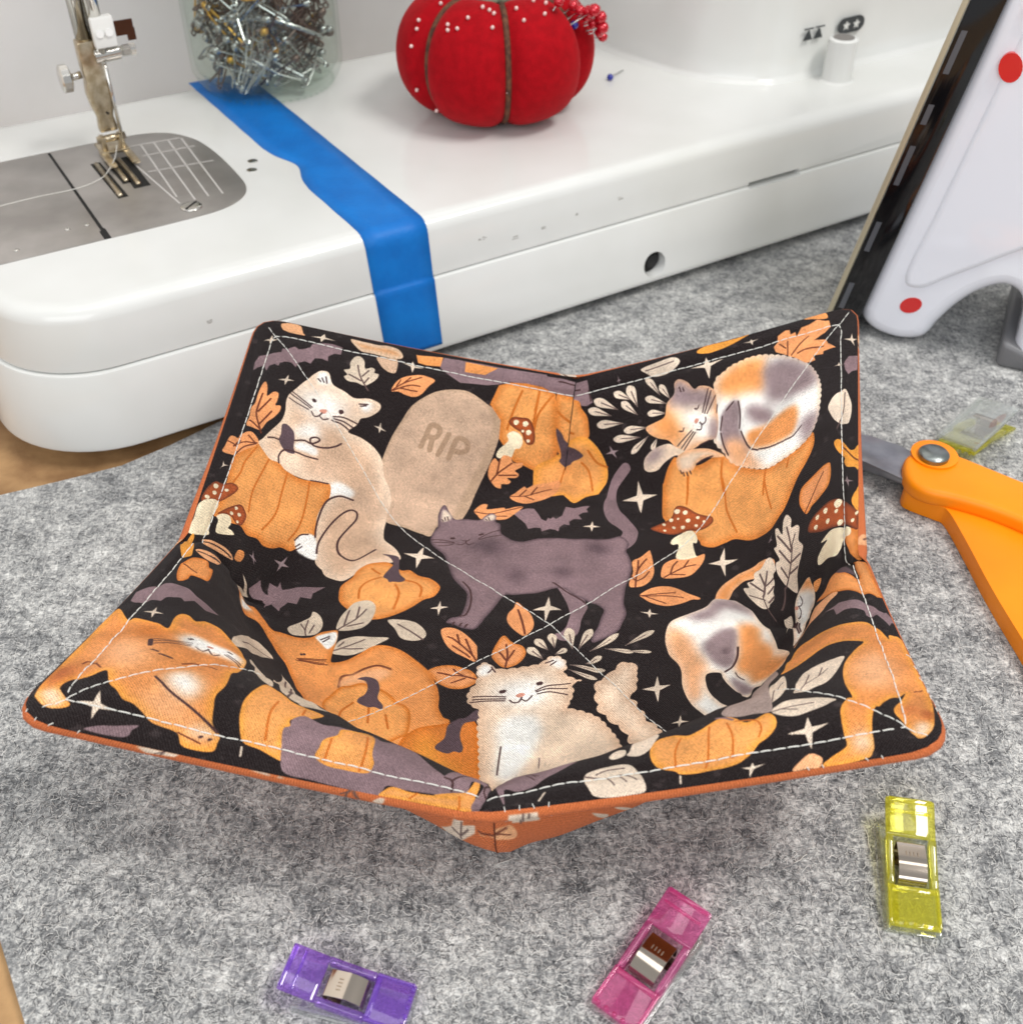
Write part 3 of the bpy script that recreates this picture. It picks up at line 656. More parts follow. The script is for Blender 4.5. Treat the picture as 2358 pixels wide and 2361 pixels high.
('S',0,17,[-8.88,9.75,-8.79,9.52],.052),
('S',0,17,[-7.54,9.06,-7.27,9.12],.052),
('S',0,17,[-7.48,8.99,-7.31,9.06],.052),
('P',0,20,[-11.71,2.54,-11.72,2.89,-11.62,3.24,-11.46,3.51,-11.23,3.55,-10.84,3.73,-10.57,3.65,-10.69,3.3,-11.05,2.82,-11.38,2.72],0,9,.08,0,0,0),
('P',0,21,[-11.72,2.49,-11.18,2.82,-11.02,2.64,-11.11,2.05,-11.03,1.64,-11.03,1.42,-11.79,1.14,-11.77,1.76],0,-1,.35,0,0,0),
('D',0,21,[-11.38,3.33],.101),
('D',0,21,[-11.35,3.04],.086),
('D',0,21,[-10.94,3.37],.064),
('D',0,21,[-11.57,2.75],.085),
('P',0,20,[-10.97,2.34,-10.7,2.72,-10.31,3.11,-10.05,3.01,-9.92,2.79,-9.99,2.44,-10.21,2.37,-10.48,2.51,-10.73,2.45],0,9,.08,0,0,0),
('P',0,21,[-10.97,2.23,-10.8,2.42,-10.51,2.49,-10.38,2.26,-10.43,2.04,-10.27,2.03,-10.16,1.92,-10.74,1.63,-10.87,1.82,-10.88,2.07],0,-1,.35,0,0,0),
('D',0,21,[-10.38,2.91],.064),
('D',0,21,[-10.48,2.63],.069),
('D',0,21,[-10.2,2.74],.07),
('D',0,21,[-10.18,2.45],.052),
('P',0,8,[-10.42,5.77,-10.67,6.1,-10.88,6.11,-11.1,5.92,-11.15,5.71,-11.44,5.64,-11.52,5.16,-11.54,4.86,-11.15,4.88,-10.8,5.26],0,-1,.35,0,0,0),
('S',0,9,[-10.48,5.76,-11.01,5.56,-11.22,5.26],.054),
('S',0,9,[-10.5,5.72,-10.88,5.36,-11.08,4.91],.054),
('S',0,9,[-10.58,5.78,-10.83,5.95],.055),
('S',0,9,[-11.03,5.65,-11.15,5.45],.054),
('S',0,9,[-11.12,5.34,-11.47,5.39],.054),
('*',0,2,[-11.45,4.07,-11.41,4.49,-11.14,4.4,-11.41,4.17]),
('*',0,22,[-9.29,1.77,-9.19,1.98,-8.88,1.7,-8.92,1.57]),
('*',0,22,[-8.35,2.15,-7.92,2.48,-7.69,2.08,-8.01,1.79]),
('P',0,23,[-11.51,-1.33,-11.46,-1.07,-11.7,.97,-11.47,.88,-10.96,-1.23,-10.8,-1.83,-11.09,-1.93],0,-1,.35,0,0,0),
('P',0,1,[-11.12,1.19,-10.82,1.3,-10.39,1.34,-9.96,1.27,-9.83,1.15,-10.13,1.09,-10.49,1.07,-10.92,1.0],0,-1,.35,0,0,0),
('P',0,1,[-10.83,-1.39,-10.5,-1.02,-9.99,-.75,-9.73,-.62,-9.79,-.86,-10.16,-1.32,-10.57,-1.47],0,-1,.35,0,0,0),
('S',0,24,[-11.06,1.13,-10.51,1.23,-9.95,1.18],.045),
('S',0,24,[-10.74,-1.42,-10.28,-1.05,-9.75,-.7],.044),
('P',0,3,[-9.79,1.25,-9.78,1.57,-9.53,1.71,-9.41,1.58,-9.48,1.33],0,-1,.35,0,0,0),
('P',0,3,[-10.86,-2.31,-10.68,-1.85,-10.21,-1.44,-10.05,-1.79,-9.88,-1.82,-9.82,-2.7,-10.07,-2.84,-10.35,-2.92,-10.37,-3.25,-10.56,-3.62,-10.78,-3.17,-10.92,-2.49],0,15,.12,0,0,0),
('S',0,9,[-10.82,-2.41,-10.37,-2.53,-10.26,-2.58],.053),
('P',0,0,[-5.34,11.22,-5.3,11.63,-4.58,11.62,-3.88,11.65,-3.41,11.64,-1.8,11.72,-1.49,11.34,-2.33,11.14,-2.89,11.16,-3.21,10.97,-3.58,10.84,-4.1,10.79,-4.49,10.73,-4.81,10.87,-5.18,11.08],1,-1,.35,0,0,0),
('P',0,0,[-2.69,11.61,-2.05,11.64,-1.35,11.68,1.21,11.61,1.23,11.12,1.34,10.68,1.13,10.6,.92,10.66,.64,10.95,-.99,11.05,-1.3,11.06,-1.76,11.2,-2.53,11.2],1,-1,.35,0,0,0),
('P',0,3,[-6.23,11.51,-5.33,11.63,-5.31,11.23,-5.76,11.17,-6.08,11.2],1,-1,.35,0,0,0),
('P',0,3,[-4.54,11.6,-3.43,11.6,-3.76,11.24,-4.46,11.21],1,-1,.35,0,0,0),
('P',0,13,[-3.31,10.17,-3.25,10.52,-3.2,10.93,-2.88,11.13,-2.35,11.21,-1.76,11.2,-1.26,11.03,-.92,9.92,-.46,8.47,-.71,8.26,-1.2,8.26,-1.63,8.38,-2.0,8.43,-2.48,8.88,-2.69,9.08,-2.8,9.7],1,14,.25,0,0,0),
('P',0,13,[-1.22,11.0,-.99,11.05,.64,10.95,.91,10.56,1.12,10.22,1.18,9.82,1.13,9.46,.47,9.39,-.56,9.07,-.93,9.91],0,14,.25,0,0,0),
('P',0,13,[-1.07,7.83,-1.22,8.33,-1.06,8.63,-.76,8.88,-.36,9.27,.44,9.57,.79,9.61,1.15,9.46,1.5,9.07,1.75,8.6,1.86,8.17,1.76,7.73,1.46,7.43,.93,6.99,.47,6.57,.2,6.85,-.02,7.05,-.48,7.02,-.95,7.56],0,23,.35,0,0,0),
('P',0,18,[-.91,9.89,-.68,9.76,-.4,9.52,.48,9.33,.93,8.97,.86,8.86,.54,8.8,.4,8.68,-.17,8.65,-.48,8.82,-.47,8.99,-.58,9.23,-.82,9.62],0,-1,.35,0,0,0),
('S',0,15,[-1.82,11.01,-1.76,10.47,-1.7,9.71],.079),
('S',0,15,[-1.34,10.97,-1.63,10.21,-1.62,9.64],.079),
('S',0,15,[-1.03,10.45,-.6,10.22,.58,9.76],.079),
('S',0,15,[1.15,9.04,1.46,8.54,1.84,8.28],.079),
('S',0,15,[.88,8.68,1.12,8.25,1.15,7.54],.079),
('S',0,15,[-.13,8.59,-.15,8.1],.08),
('S',0,15,[-2.38,10.9,-2.48,10.11,-2.51,9.45],.079),
('S',0,15,[-1.8,10.94,-1.77,10.27],.079),
('S',0,17,[-1.31,11.55,-.9,11.53,.9,11.28],.059),
('S',0,17,[1.23,11.16,1.27,10.76],.059),
('P',0,20,[-2.52,9.71,-2.42,9.92,-2.15,9.96,-1.91,9.98,-1.69,9.78,-1.53,9.44,-1.53,9.2,-1.7,9.12,-1.86,9.23,-2.01,9.45,-2.32,9.56],0,9,.1,0,0,0),
('P',0,21,[-2.62,8.49,-2.59,8.72,-2.37,9.07,-2.46,9.27,-2.29,9.44,-2.02,9.38,-1.89,9.16,-1.93,8.93,-2.07,8.86,-2.11,8.56,-2.27,8.49,-2.5,8.42],0,-1,.35,0,0,0),
('D',0,21,[-2.28,9.76],.092),
('D',0,21,[-1.96,9.78],.098),
('D',0,21,[-1.78,9.52],.092),
('D',0,21,[-1.98,9.52],.049),
('D',0,21,[-1.72,9.24],.059),
('P',0,8,[-2.47,7.49,-2.65,7.71,-2.73,8.05,-2.65,8.38,-2.47,8.3,-2.39,8.55,-2.14,8.56,-1.99,8.39,-1.69,8.47,-1.67,8.3,-1.84,8.1,-1.66,7.98,-1.7,7.81,-1.99,7.74,-1.82,7.63,-1.87,7.51,-2.08,7.46,-2.05,7.3,-2.24,7.31],0,-1,.35,0,0,0),
('S',0,9,[-2.47,7.49,-2.34,7.9,-2.04,8.35],.059),
('S',0,9,[-2.38,7.77,-2.46,8.37],.059),
('S',0,9,[-2.3,7.79,-1.74,7.92],.059),
('P',0,8,[-1.66,6.98,-1.5,7.3,-1.3,7.56,-1.19,7.53,-.99,7.72,-.6,7.93,-.16,8.13,-.21,7.31,-.48,6.84,-.92,6.43,-1.2,6.42,-1.53,6.69],0,-1,.35,0,0,0),
('S',0,9,[-1.63,6.98,-1.07,7.05,-.4,7.53],.059),
('S',0,9,[-1.35,7.04,-1.2,7.46],.059),
('S',0,9,[-1.01,7.05,-.87,7.66],.059),
('S',0,9,[-1.2,7.0,-.89,6.71],.059),
('*',0,2,[-6.61,11.07,-6.27,11.21,-5.82,11.03,-6.15,10.7]),
('F',0,2,[2.32,10.16,1.39,10.75],.311,7),
('F',0,2,[2.07,10.0,1.16,10.46],.279,7),
('F',0,2,[2.52,9.63,1.49,9.84],.295,7),
('F',0,2,[2.85,10.38,2.17,10.82],.279,7),
('F',0,2,[3.09,10.06,2.75,10.95],.361,7),
('F',0,2,[3.09,9.77,2.46,10.4],.262,7),
('F',0,2,[3.97,10.25,3.45,11.09],.247,7),
('F',0,2,[4.36,10.02,3.96,10.64],.246,7),
('F',0,2,[4.21,9.89,3.39,10.3],.262,7),
('F',0,2,[4.21,9.55,3.47,9.72],.245,7),
('F',0,2,[3.47,9.23,2.54,9.37],.261,7),
('F',0,2,[3.18,8.97,2.13,9.18],.262,7),
('F',0,2,[3.51,8.94,2.81,8.51],.245,7),
('F',0,2,[3.84,8.79,3.61,8.43],.195,7),
('P',0,2,[3.28,11.48,3.85,11.58,4.55,11.6,4.78,11.33,4.35,11.04,3.83,11.03,3.48,11.25],0,-1,.35,0,0,0),
('S',0,7,[3.45,11.36,4.54,11.44],.046),
('*',0,22,[2.32,11.22,2.35,11.48,2.48,11.25,2.43,11.1]),
('*',0,22,[1.81,8.75,1.97,9.01,2.33,8.76,2.26,8.48]),
('P',0,13,[3.74,5.95,3.9,7.06,3.95,7.15,4.18,7.66,4.42,7.94,4.55,7.91,5.28,7.43,6.05,7.56,6.42,7.41,6.9,6.94,7.49,6.52,8.07,6.23,9.09,6.3,9.59,6.44,9.93,6.58,9.96,6.17,9.67,5.72,9.2,5.18,8.62,4.53,8.24,4.25,7.87,4.0,7.41,3.96,6.87,4.04,6.33,4.24,5.9,4.16,5.53,4.07,5.08,4.23,4.93,4.58,4.0,5.22,3.81,5.6],0,14,.3,0,0,0),
('S',0,15,[6.27,7.39,6.16,6.79,6.19,6.12],.084),
('S',0,15,[7.95,6.22,7.73,5.39],.082),
('S',0,15,[4.91,7.18,4.8,6.51],.084),
('S',0,15,[8.88,6.13,8.79,5.85],.081),
('S',0,15,[4.93,7.12,4.7,6.15],.077),
('S',0,15,[6.2,6.69,6.23,6.07,6.23,5.42,6.48,4.49],.075),
('S',0,15,[7.87,5.96,7.89,5.35,8.0,4.71],.068),
('P',0,16,[6.05,9.94,6.17,10.27,6.45,10.41,6.73,10.58,7.04,10.66,7.52,10.74,7.98,10.71,8.51,10.51,9.12,10.23,9.64,9.87,10.08,9.21,10.24,8.74,10.32,8.24,10.27,7.64,10.17,7.11,9.95,6.65,9.59,6.44,9.09,6.3,8.56,6.24,8.07,6.23,7.49,6.52,6.9,6.94,6.55,7.21,6.33,7.61,6.02,8.03,5.98,8.75,6.08,9.42],0,4,.2,0,0,.034),
('P',0,3,[6.13,9.95,6.56,10.43,7.36,10.7,8.05,10.58,8.11,10.13,8.16,9.6,7.99,9.28,7.31,9.41,6.77,9.43,6.28,9.64],0,-1,.35,.3,1,0),
('P',0,22,[8.03,10.15,8.69,10.26,9.46,9.98,10.08,9.17,10.2,8.66,9.68,8.59,9.07,8.69,8.43,8.71,8.06,9.01,8.01,9.57],0,-1,.35,.28,1,0),
('P',0,22,[7.25,8.86,7.67,8.87,8.19,8.58,8.33,8.24,8.08,8.04,7.63,8.23,7.35,8.53],0,-1,.35,.2,1,0),
('P',0,3,[7.35,8.03,8.0,8.03,8.5,8.18,9.07,8.22,9.34,7.97,9.19,7.12,8.74,7.0,8.26,7.04,7.7,7.23,7.35,7.49,7.22,7.78],0,-1,.35,.15,1,0),
('P',0,22,[9.43,7.41,10.18,7.32,9.95,6.65,9.51,6.45],0,-1,.35,.3,1,0),
('P',0,1,[6.64,7.32,6.97,7.59,7.26,7.32,7.81,6.47,7.49,6.52,6.9,6.94],0,-1,.35,.25,1,0),
('P',0,4,[3.42,9.24,3.78,9.33,4.14,9.44,4.21,9.8,4.28,9.94,4.53,10.17,4.54,10.54,4.72,10.66,5.03,10.47,5.31,10.12,5.52,10.17,5.9,10.02,6.13,9.75,6.16,9.39,6.21,8.69,6.1,8.18,5.84,8.15,5.33,8.06,4.78,7.91,4.56,8.01,4.45,8.36,4.25,8.6,3.87,8.76,3.53,9.0],0,1,.3,0,0,0),
('P',0,22,[4.28,9.94,4.54,10.54,4.72,10.66,5.2,10.22,5.9,9.85,5.99,9.32,5.36,9.48,4.7,9.67],0,-1,.35,.25,1,0),
('P',0,3,[3.61,9.19,4.21,9.61,4.55,9.33,4.69,8.97,4.95,8.43,4.46,8.48,3.91,8.81],0,-1,.35,.3,1,0),
('P',0,16,[4.85,9.3,5.31,9.34,5.76,9.15,5.95,8.86,5.93,8.41,5.58,8.26,5.18,8.79],0,-1,.35,.25,1,0),
('P',0,22,[5.87,8.77,6.14,8.88,6.23,8.32,6.02,8.03,5.85,8.33],0,-1,.35,.2,1,0),
('P',0,22,[6.27,8.38,6.33,8.9,6.61,9.2,6.81,9.29,7.0,9.2,7.06,8.86,6.99,8.29,7.08,7.98,7.21,7.68,7.26,7.32,6.79,7.28,6.37,7.67],0,-1,.35,.1,0,0),
('P',0,1,[6.39,7.93,6.85,7.91,7.21,7.61,7.25,7.1,6.77,7.08,6.49,7.36],0,-1,.35,.25,0,0),
('S',0,17,[7.0,9.2,7.05,8.72,7.0,8.26],.057),
('S',0,17,[7.05,8.13,7.18,7.73,7.35,7.42,7.7,7.15],.056),
('S',0,17,[7.74,7.17,8.18,7.01,8.74,6.93],.055),
('S',0,17,[8.78,6.94,9.14,6.93,9.47,7.16],.055),
('S',0,17,[6.81,9.25,6.53,9.02],.057),
('S',0,17,[6.37,8.85,6.27,8.38],.057),
('S',0,17,[6.28,8.27,6.35,7.87,6.5,7.46],.056),
('S',0,17,[5.84,9.97,5.61,9.19],.047),
('S',0,17,[5.95,9.86,5.69,9.14],.047),
('S',0,17,[6.12,9.65,5.78,9.11],.046),
('S',0,17,[5.17,8.68,4.61,8.3],.046),
('S',0,17,[5.23,8.61,4.76,8.18],.046),
('S',0,17,[5.3,8.56,4.85,8.09],.046),
('S',0,17,[5.31,9.41,5.41,9.37,5.47,9.47],.046),
('S',0,17,[4.7,8.78,4.83,8.74,4.87,8.84],.046),
('S',0,17,[5.49,8.87,5.6,8.77,5.72,8.85,5.72,8.99],.046),
('S',0,17,[5.56,8.8,5.54,8.61,5.38,8.64],.046),
('S',0,17,[4.73,10.35,4.78,10.17],.047),
('S',0,17,[4.86,10.29,4.9,10.16],.047),
('S',0,17,[5.84,8.15,5.45,8.09],.046),
('S',0,17,[5.06,8.04,4.78,7.91],.046),
('S',0,17,[6.19,9.31,6.15,9.05],.046),
('D',0,19,[5.37,8.96],.086),
('P',0,4,[3.27,7.96,3.32,8.2,3.58,8.4,3.97,8.49,4.31,8.46,4.55,8.27,4.89,8.02,4.77,7.96,4.42,8.0,4.06,7.88,3.81,7.69,3.53,7.67,3.32,7.78],0,-1,.35,0,0,0),
('P',0,22,[3.29,8.05,3.36,8.25,3.65,8.42,3.96,8.46,4.05,8.23,3.65,7.99],0,-1,.35,.25,1,0),
('P',0,4,[4.55,7.91,5.06,8.04,5.82,7.85,6.35,7.47,5.68,7.58,5.32,7.52,5.07,7.31,4.62,7.41],0,1,.2,0,0,0),
('S',0,17,[5.28,7.49,5.6,7.57,5.91,7.59],.046),
('S',0,17,[4.64,7.44,4.69,7.31],.046),
('S',0,17,[4.75,7.35,4.77,7.21],.046),
('S',0,17,[4.88,7.31,4.91,7.18],.046),
('S',0,17,[5.0,7.33,5.04,7.21],.046),
('P',0,8,[8.97,10.33,8.52,10.61,8.46,10.85,8.63,11.04,8.64,11.26,8.96,11.39,9.11,11.36,9.14,11.19,9.34,11.23,9.38,11.08,9.59,11.34,9.91,11.38,10.24,11.52,10.68,11.31,10.72,11.04,10.47,10.79,10.03,10.6,10.47,10.49,10.54,10.26,10.9,9.92,10.35,9.97,10.36,9.82,9.95,10.03,10.03,9.74,9.64,9.85,9.31,10.14,9.08,10.26],1,-1,.35,0,0,0),
('S',0,9,[8.97,10.35,9.01,10.93],.051),
('S',0,9,[9.12,10.31,9.5,10.69,9.83,10.9],.051),
('S',0,9,[9.36,10.32,9.67,10.38,10.35,10.22],.051),
('S',0,9,[8.91,10.65,8.69,10.9],.051),
('*',0,2,[5.18,10.99,5.81,11.26,6.5,11.0,5.9,10.32]),
('*',0,2,[7.28,11.42,7.61,11.51,7.91,11.44,7.65,11.24]),
('*',0,2,[11.21,10.19,11.53,10.37,11.72,10.02,11.63,9.69]),
('*',0,2,[10.78,9.06,11.0,9.23,11.2,9.05,11.0,9.06]),
('P',0,23,[5.46,11.57,5.86,11.78,6.51,11.74,7.18,11.74,7.55,11.78,7.43,11.69,6.94,11.52,6.3,11.39,5.8,11.42],0,-1,.35,0,0,0),
('P',0,3,[9.9,11.77,10.23,11.77,10.57,11.77,10.61,11.47,9.79,11.68],0,-1,.35,0,0,0),
('P',0,2,[11.24,7.86,11.41,7.46,11.51,6.97,11.41,6.25,11.14,6.34,10.84,6.61,10.64,7.02,10.56,7.32,10.69,7.59,10.96,7.81],0,-1,.35,0,0,0),
('S',0,7,[11.24,7.68,11.18,7.07,10.91,6.23],.048),
('P',0,0,[11.2,9.09,11.41,9.3,11.77,9.2,11.74,8.53,11.52,8.57,11.38,8.47,11.24,8.81],1,-1,.35,0,0,0),
('P',0,23,[10.78,5.71,11.0,5.77,11.21,5.47,11.47,5.09,11.76,5.17,11.79,5.19,11.79,4.18,11.63,4.32,11.32,4.44,11.15,4.76,11.21,4.87,10.88,5.35],0,-1,.35,0,0,0),
('S',0,9,[11.09,5.43,11.55,4.78,11.79,4.52],.046),
('P',0,8,[9.42,3.66,9.18,4.12,9.18,4.47,9.33,4.72,9.71,4.83,10.14,4.9,10.57,4.96,10.65,4.68,10.62,4.34,10.46,4.04,10.06,3.87,9.69,3.8],0,14,.15,0,0,0),
('S',0,9,[9.37,3.75,9.93,4.29,10.35,4.69],.047),
('*',0,22,[10.99,4.08,11.32,4.08,11.61,3.76,11.4,3.59]),
('*',0,22,[7.66,3.58,7.9,3.82,7.87,3.61,7.71,3.54]),
('P',0,23,[11.53,3.0,11.79,3.5,11.79,3.5,11.79,2.49,11.77,2.49],0,-1,.35,0,0,0),
('P',0,3,[11.25,2.11,11.79,1.82,11.79,1.82,11.79,.81,11.59,.89,11.37,1.33,11.12,1.76],0,14,.2,0,0,0),
('P',0,20,[9.46,2.96,9.56,3.26,9.83,3.41,10.23,3.46,10.64,3.47,10.94,3.37,11.37,2.96,11.79,2.49,11.79,2.16,11.79,1.82,11.22,2.24,10.57,2.46,9.9,2.7],0,9,.12,0,0,0),
('D',0,21,[10.83,3.25],.158),
('D',0,21,[10.29,3.24],.098),
('D',0,21,[10.74,3.0],.08),
('D',0,21,[9.9,3.23],.087),
('D',0,21,[10.33,2.84],.092),
('D',0,21,[10.89,2.49],.113),
('D',0,21,[9.79,2.93],.081),
('D',0,21,[11.73,2.47],.072),
('D',0,21,[11.57,2.25],.072),
('P',0,21,[9.94,2.28,10.43,2.41,10.92,2.29,11.46,2.02,11.45,1.76,11.06,1.76,10.94,1.47,10.7,1.33,10.16,1.57,9.74,1.62,9.67,1.72,9.74,1.89,10.0,2.08,10.27,2.18],0,-1,.35,0,0,0),
('P',0,3,[5.12,1.16,5.19,1.56,5.33,1.9,5.68,2.29,6.25,2.68,6.94,2.99,7.11,3.08,7.47,3.1,7.76,2.95,7.67,2.65,7.27,2.56,6.9,2.46,6.47,2.33,5.96,1.94,5.65,1.46],0,1,.2,0,0,0),
('P',0,2,[8.57,4.16,8.74,3.89,8.69,3.62,8.94,3.56,9.05,3.39,8.98,2.97,9.16,2.65,9.0,2.37,8.86,2.22,8.65,1.98,8.43,1.53,8.27,1.55,8.05,1.82,7.93,1.96,7.75,2.43,7.8,2.8,7.99,2.85,7.86,3.29,8.0,3.36,8.04,3.85,8.16,3.88,8.29,3.59,8.4,3.99],0,-1,.35,0,0,0),
('S',0,7,[7.93,1.82,8.24,2.22,8.46,2.5,8.63,2.87,8.59,2.95],.065),
('S',0,7,[8.59,2.92,8.51,3.72],.065),
('S',0,7,[8.58,2.89,8.81,3.28],.065),
('S',0,7,[8.55,2.82,8.1,3.62],.065),
('S',0,7,[8.46,2.5,8.98,2.48],.064),
('S',0,7,[8.41,2.5,8.06,3.13],.065),
('S',0,7,[8.24,2.22,8.73,2.18],.064),
('S',0,7,[8.12,2.15,7.97,2.57],.065),
('P',0,2,[6.41,2.0,6.68,2.05,6.67,2.27,6.88,2.38,6.9,2.7,7.14,2.82,7.43,3.08,7.67,3.05,7.74,2.63,7.57,2.45,7.55,2.15,7.48,1.82,7.52,1.49,7.39,1.13,7.1,1.02,6.84,1.13,6.6,1.42,6.45,1.74],0,-1,.35,0,0,0),
('S',0,7,[7.43,.5,7.23,1.1,7.23,1.74,7.23,2.14,7.36,2.65],.059),
('S',0,7,[7.22,1.83,6.81,2.27],.059),
('S',0,7,[7.23,2.07,7.08,2.61],.06),
('S',0,7,[7.28,1.43,6.59,1.65],.059),
('S',0,7,[7.26,2.1,7.53,2.32],.059),
('S',0,7,[7.33,1.73,7.49,2.02],.059),
('S',0,7,[7.41,1.3,7.51,1.57],.059),
('S',0,7,[7.9,1.84,7.77,.94],.058),
('P',0,16,[8.15,-.35,8.15,1.01,8.42,1.47,8.92,1.55,9.2,1.53,9.24,1.34,9.34,.98,9.26,.64,8.79,.55,8.43,-.72,8.24,-1.17,8.06,-1.39],0,4,.15,0,0,0),
('P',0,3,[8.55,1.5,9.18,1.59,9.3,1.24,9.31,1.03,8.97,1.31],0,-1,.35,.15,1,0),
('P',0,3,[9.34,1.25,9.66,1.23,9.57,1.04,9.37,.93],0,-1,.35,0,0,0),
('S',0,17,[8.46,1.33,8.52,1.14,8.42,1.02,8.29,1.02],.04),
('S',0,17,[8.33,.97,8.38,.78,8.29,.58,8.23,.53],.04),
('S',0,17,[8.18,.39,8.26,-.8],.04),
('S',0,17,[8.14,.36,8.2,-.28],.04),
('S',0,17,[8.24,.33,8.31,-.77],.04),
('D',0,19,[8.21,.96],.081),
('P',0,2,[7.96,.61,8.05,.57,8.16,-.2,7.93,.08,7.99,-.42,7.82,.26],0,-1,.35,0,0,0),
('P',0,16,[3.55,-.41,3.57,.03,3.74,.37,4.21,.66,4.81,1.09,5.17,1.53,5.68,1.47,5.98,1.39,6.28,1.13,6.52,.87,6.75,.35,7.24,-.37,7.93,-1.59,7.91,-3.0,7.38,-3.11,6.96,-2.98,6.8,-3.43,6.45,-2.94,5.99,-2.52,5.55,-2.01,5.38,-1.74,4.94,-1.79,5.0,-2.25,5.21,-2.62,5.63,-3.07,6.2,-3.7,6.13,-4.43,5.75,-4.14,5.17,-3.58,4.77,-3.18,4.43,-2.71,4.23,-2.2,4.15,-1.67,4.01,-1.35,3.74,-1.06,3.6,-.7],0,4,.2,0,0,0),
('P',0,22,[4.21,.61,4.81,.99,5.17,1.53,5.82,1.47,6.44,1.03,6.54,.65,6.16,.9,5.43,1.07,5.01,.56,4.62,.39,4.29,.45],0,-1,.35,.22,1,0),
('P',0,1,[3.55,-.41,3.6,-.0,3.92,.05,4.36,-.41,4.47,-.7,4.85,-1.28,4.98,-1.62,4.83,-1.82,4.87,-2.36,4.9,-2.73,4.73,-2.94,4.43,-2.67,4.16,-1.82,4.01,-1.39,3.74,-1.06],0,-1,.35,.25,1,0),
('P',0,3,[5.78,.15,6.31,.41,6.58,.05,6.78,-.49,7.43,-1.04,8.05,-2.6,7.12,-2.73,6.43,-2.04,5.92,-1.65,5.93,-.88],0,-1,.35,.25,1,0),
('P',0,22,[4.71,-.66,5.04,-.13,5.47,.14,5.77,-.02,5.82,-.73,5.86,-1.3,5.65,-1.59,5.22,-1.42,4.93,-1.15],0,-1,.35,.15,1,0),
('P',0,18,[5.36,-.73,5.51,-.73,5.59,-.93,5.44,-.98],0,-1,.35,.15,1,0),
('P',0,22,[5.81,-2.0,6.3,-2.28,6.94,-2.9,6.78,-3.22,6.2,-2.65],0,-1,.35,.12,1,0),
('S',0,17,[5.87,-.68,5.9,-1.13,5.8,-1.54,5.57,-1.71],.084),
('S',0,17,[5.94,-1.8,6.12,-2.01,6.4,-2.24],.039),
('*',0,2,[3.05,-2.38,3.45,-1.87,3.88,-2.19,3.58,-2.85]),
('*',0,2,[4.1,-3.75,4.35,-3.42,4.7,-3.74,4.39,-3.94]),
('*',0,2,[2.73,.73,3.05,.9,3.33,.68,3.04,.48]),
('*',0,2,[5.17,3.26,5.92,3.99,6.38,3.43,5.77,2.62]),
('*',0,2,[2.26,6.87,2.99,7.48,3.65,6.77,2.93,6.09]),
('*',0,2,[.77,5.04,1.12,5.39,1.41,5.05,1.1,4.72]),
('P',0,8,[2.56,1.93,2.4,1.95,2.41,2.35,2.51,2.75,2.48,3.24,2.76,3.51,3.05,3.87,3.11,3.78,3.18,3.28,3.2,2.8,3.08,2.37,2.84,2.05],0,-1,.35,0,0,0),
('S',0,9,[2.59,1.94,2.63,2.71,2.73,3.02,2.96,3.43],.055),
('S',0,9,[2.66,2.86,2.68,3.31],.055),
('S',0,9,[2.61,2.27,2.85,2.5,3.04,2.87],.055),
('S',0,9,[2.59,2.33,2.47,2.59],.055),
('P',0,8,[3.46,2.51,3.44,2.89,3.58,3.26,3.97,3.51,4.48,3.63,4.8,3.66,5.11,3.78,5.02,3.42,4.7,2.91,4.37,2.58,3.9,2.46],0,-1,.35,0,0,0),
('S',0,9,[3.52,2.53,3.92,2.84,4.26,3.09,4.67,3.2],.055),
('S',0,9,[3.74,2.74,3.85,3.12,4.02,3.37],.055),
('S',0,9,[4.23,3.09,4.43,3.44],.055),
('S',0,9,[3.76,2.67,4.22,2.65],.055),
('P',0,8,[2.73,1.56,3.05,1.94,3.45,2.07,3.88,1.98,4.31,1.71,4.66,1.53,4.59,1.44,4.38,1.42,4.0,1.16,3.57,1.03,3.1,1.16,2.84,1.38],0,-1,.35,0,0,0),
('S',0,9,[2.74,1.51,3.3,1.68,3.85,1.75],.048),
('S',0,9,[2.82,1.5,3.44,1.58,4.1,1.5],.048),
('S',0,9,[2.93,1.49,3.54,1.16],.047),
('P',0,21,[3.86,4.37,4.06,4.69,4.56,5.0,4.82,4.93,4.93,4.62,4.87,4.37,4.72,4.37,4.74,3.76,4.76,3.61,4.0,3.51,4.15,4.31,3.95,4.28],0,-1,.35,0,0,0),
('P',0,20,[3.2,5.15,3.61,5.41,4.06,5.68,4.23,6.07,4.42,6.15,4.71,5.99,5.02,5.7,5.34,5.52,5.58,5.4,5.62,5.18,5.35,5.0,4.95,4.96,4.56,5.0,4.12,4.85,3.88,4.83,3.55,4.91],0,9,.1,0,0,0),
('D',0,21,[4.3,5.91],.112),
('D',0,21,[4.6,5.8],.095),
('D',0,21,[4.04,5.56],.079),
('D',0,21,[4.66,5.44],.088),
('D',0,21,[5.04,5.5],.069),
('D',0,21,[3.74,5.35],.07),
('D',0,21,[4.1,5.21],.069),
('D',0,21,[4.44,5.19],.079),
('D',0,21,[3.73,5.04],.057),
('D',0,21,[4.93,5.17],.063),
('D',0,21,[5.25,5.3],.057),
('D',0,21,[4.3,5.58],.048),
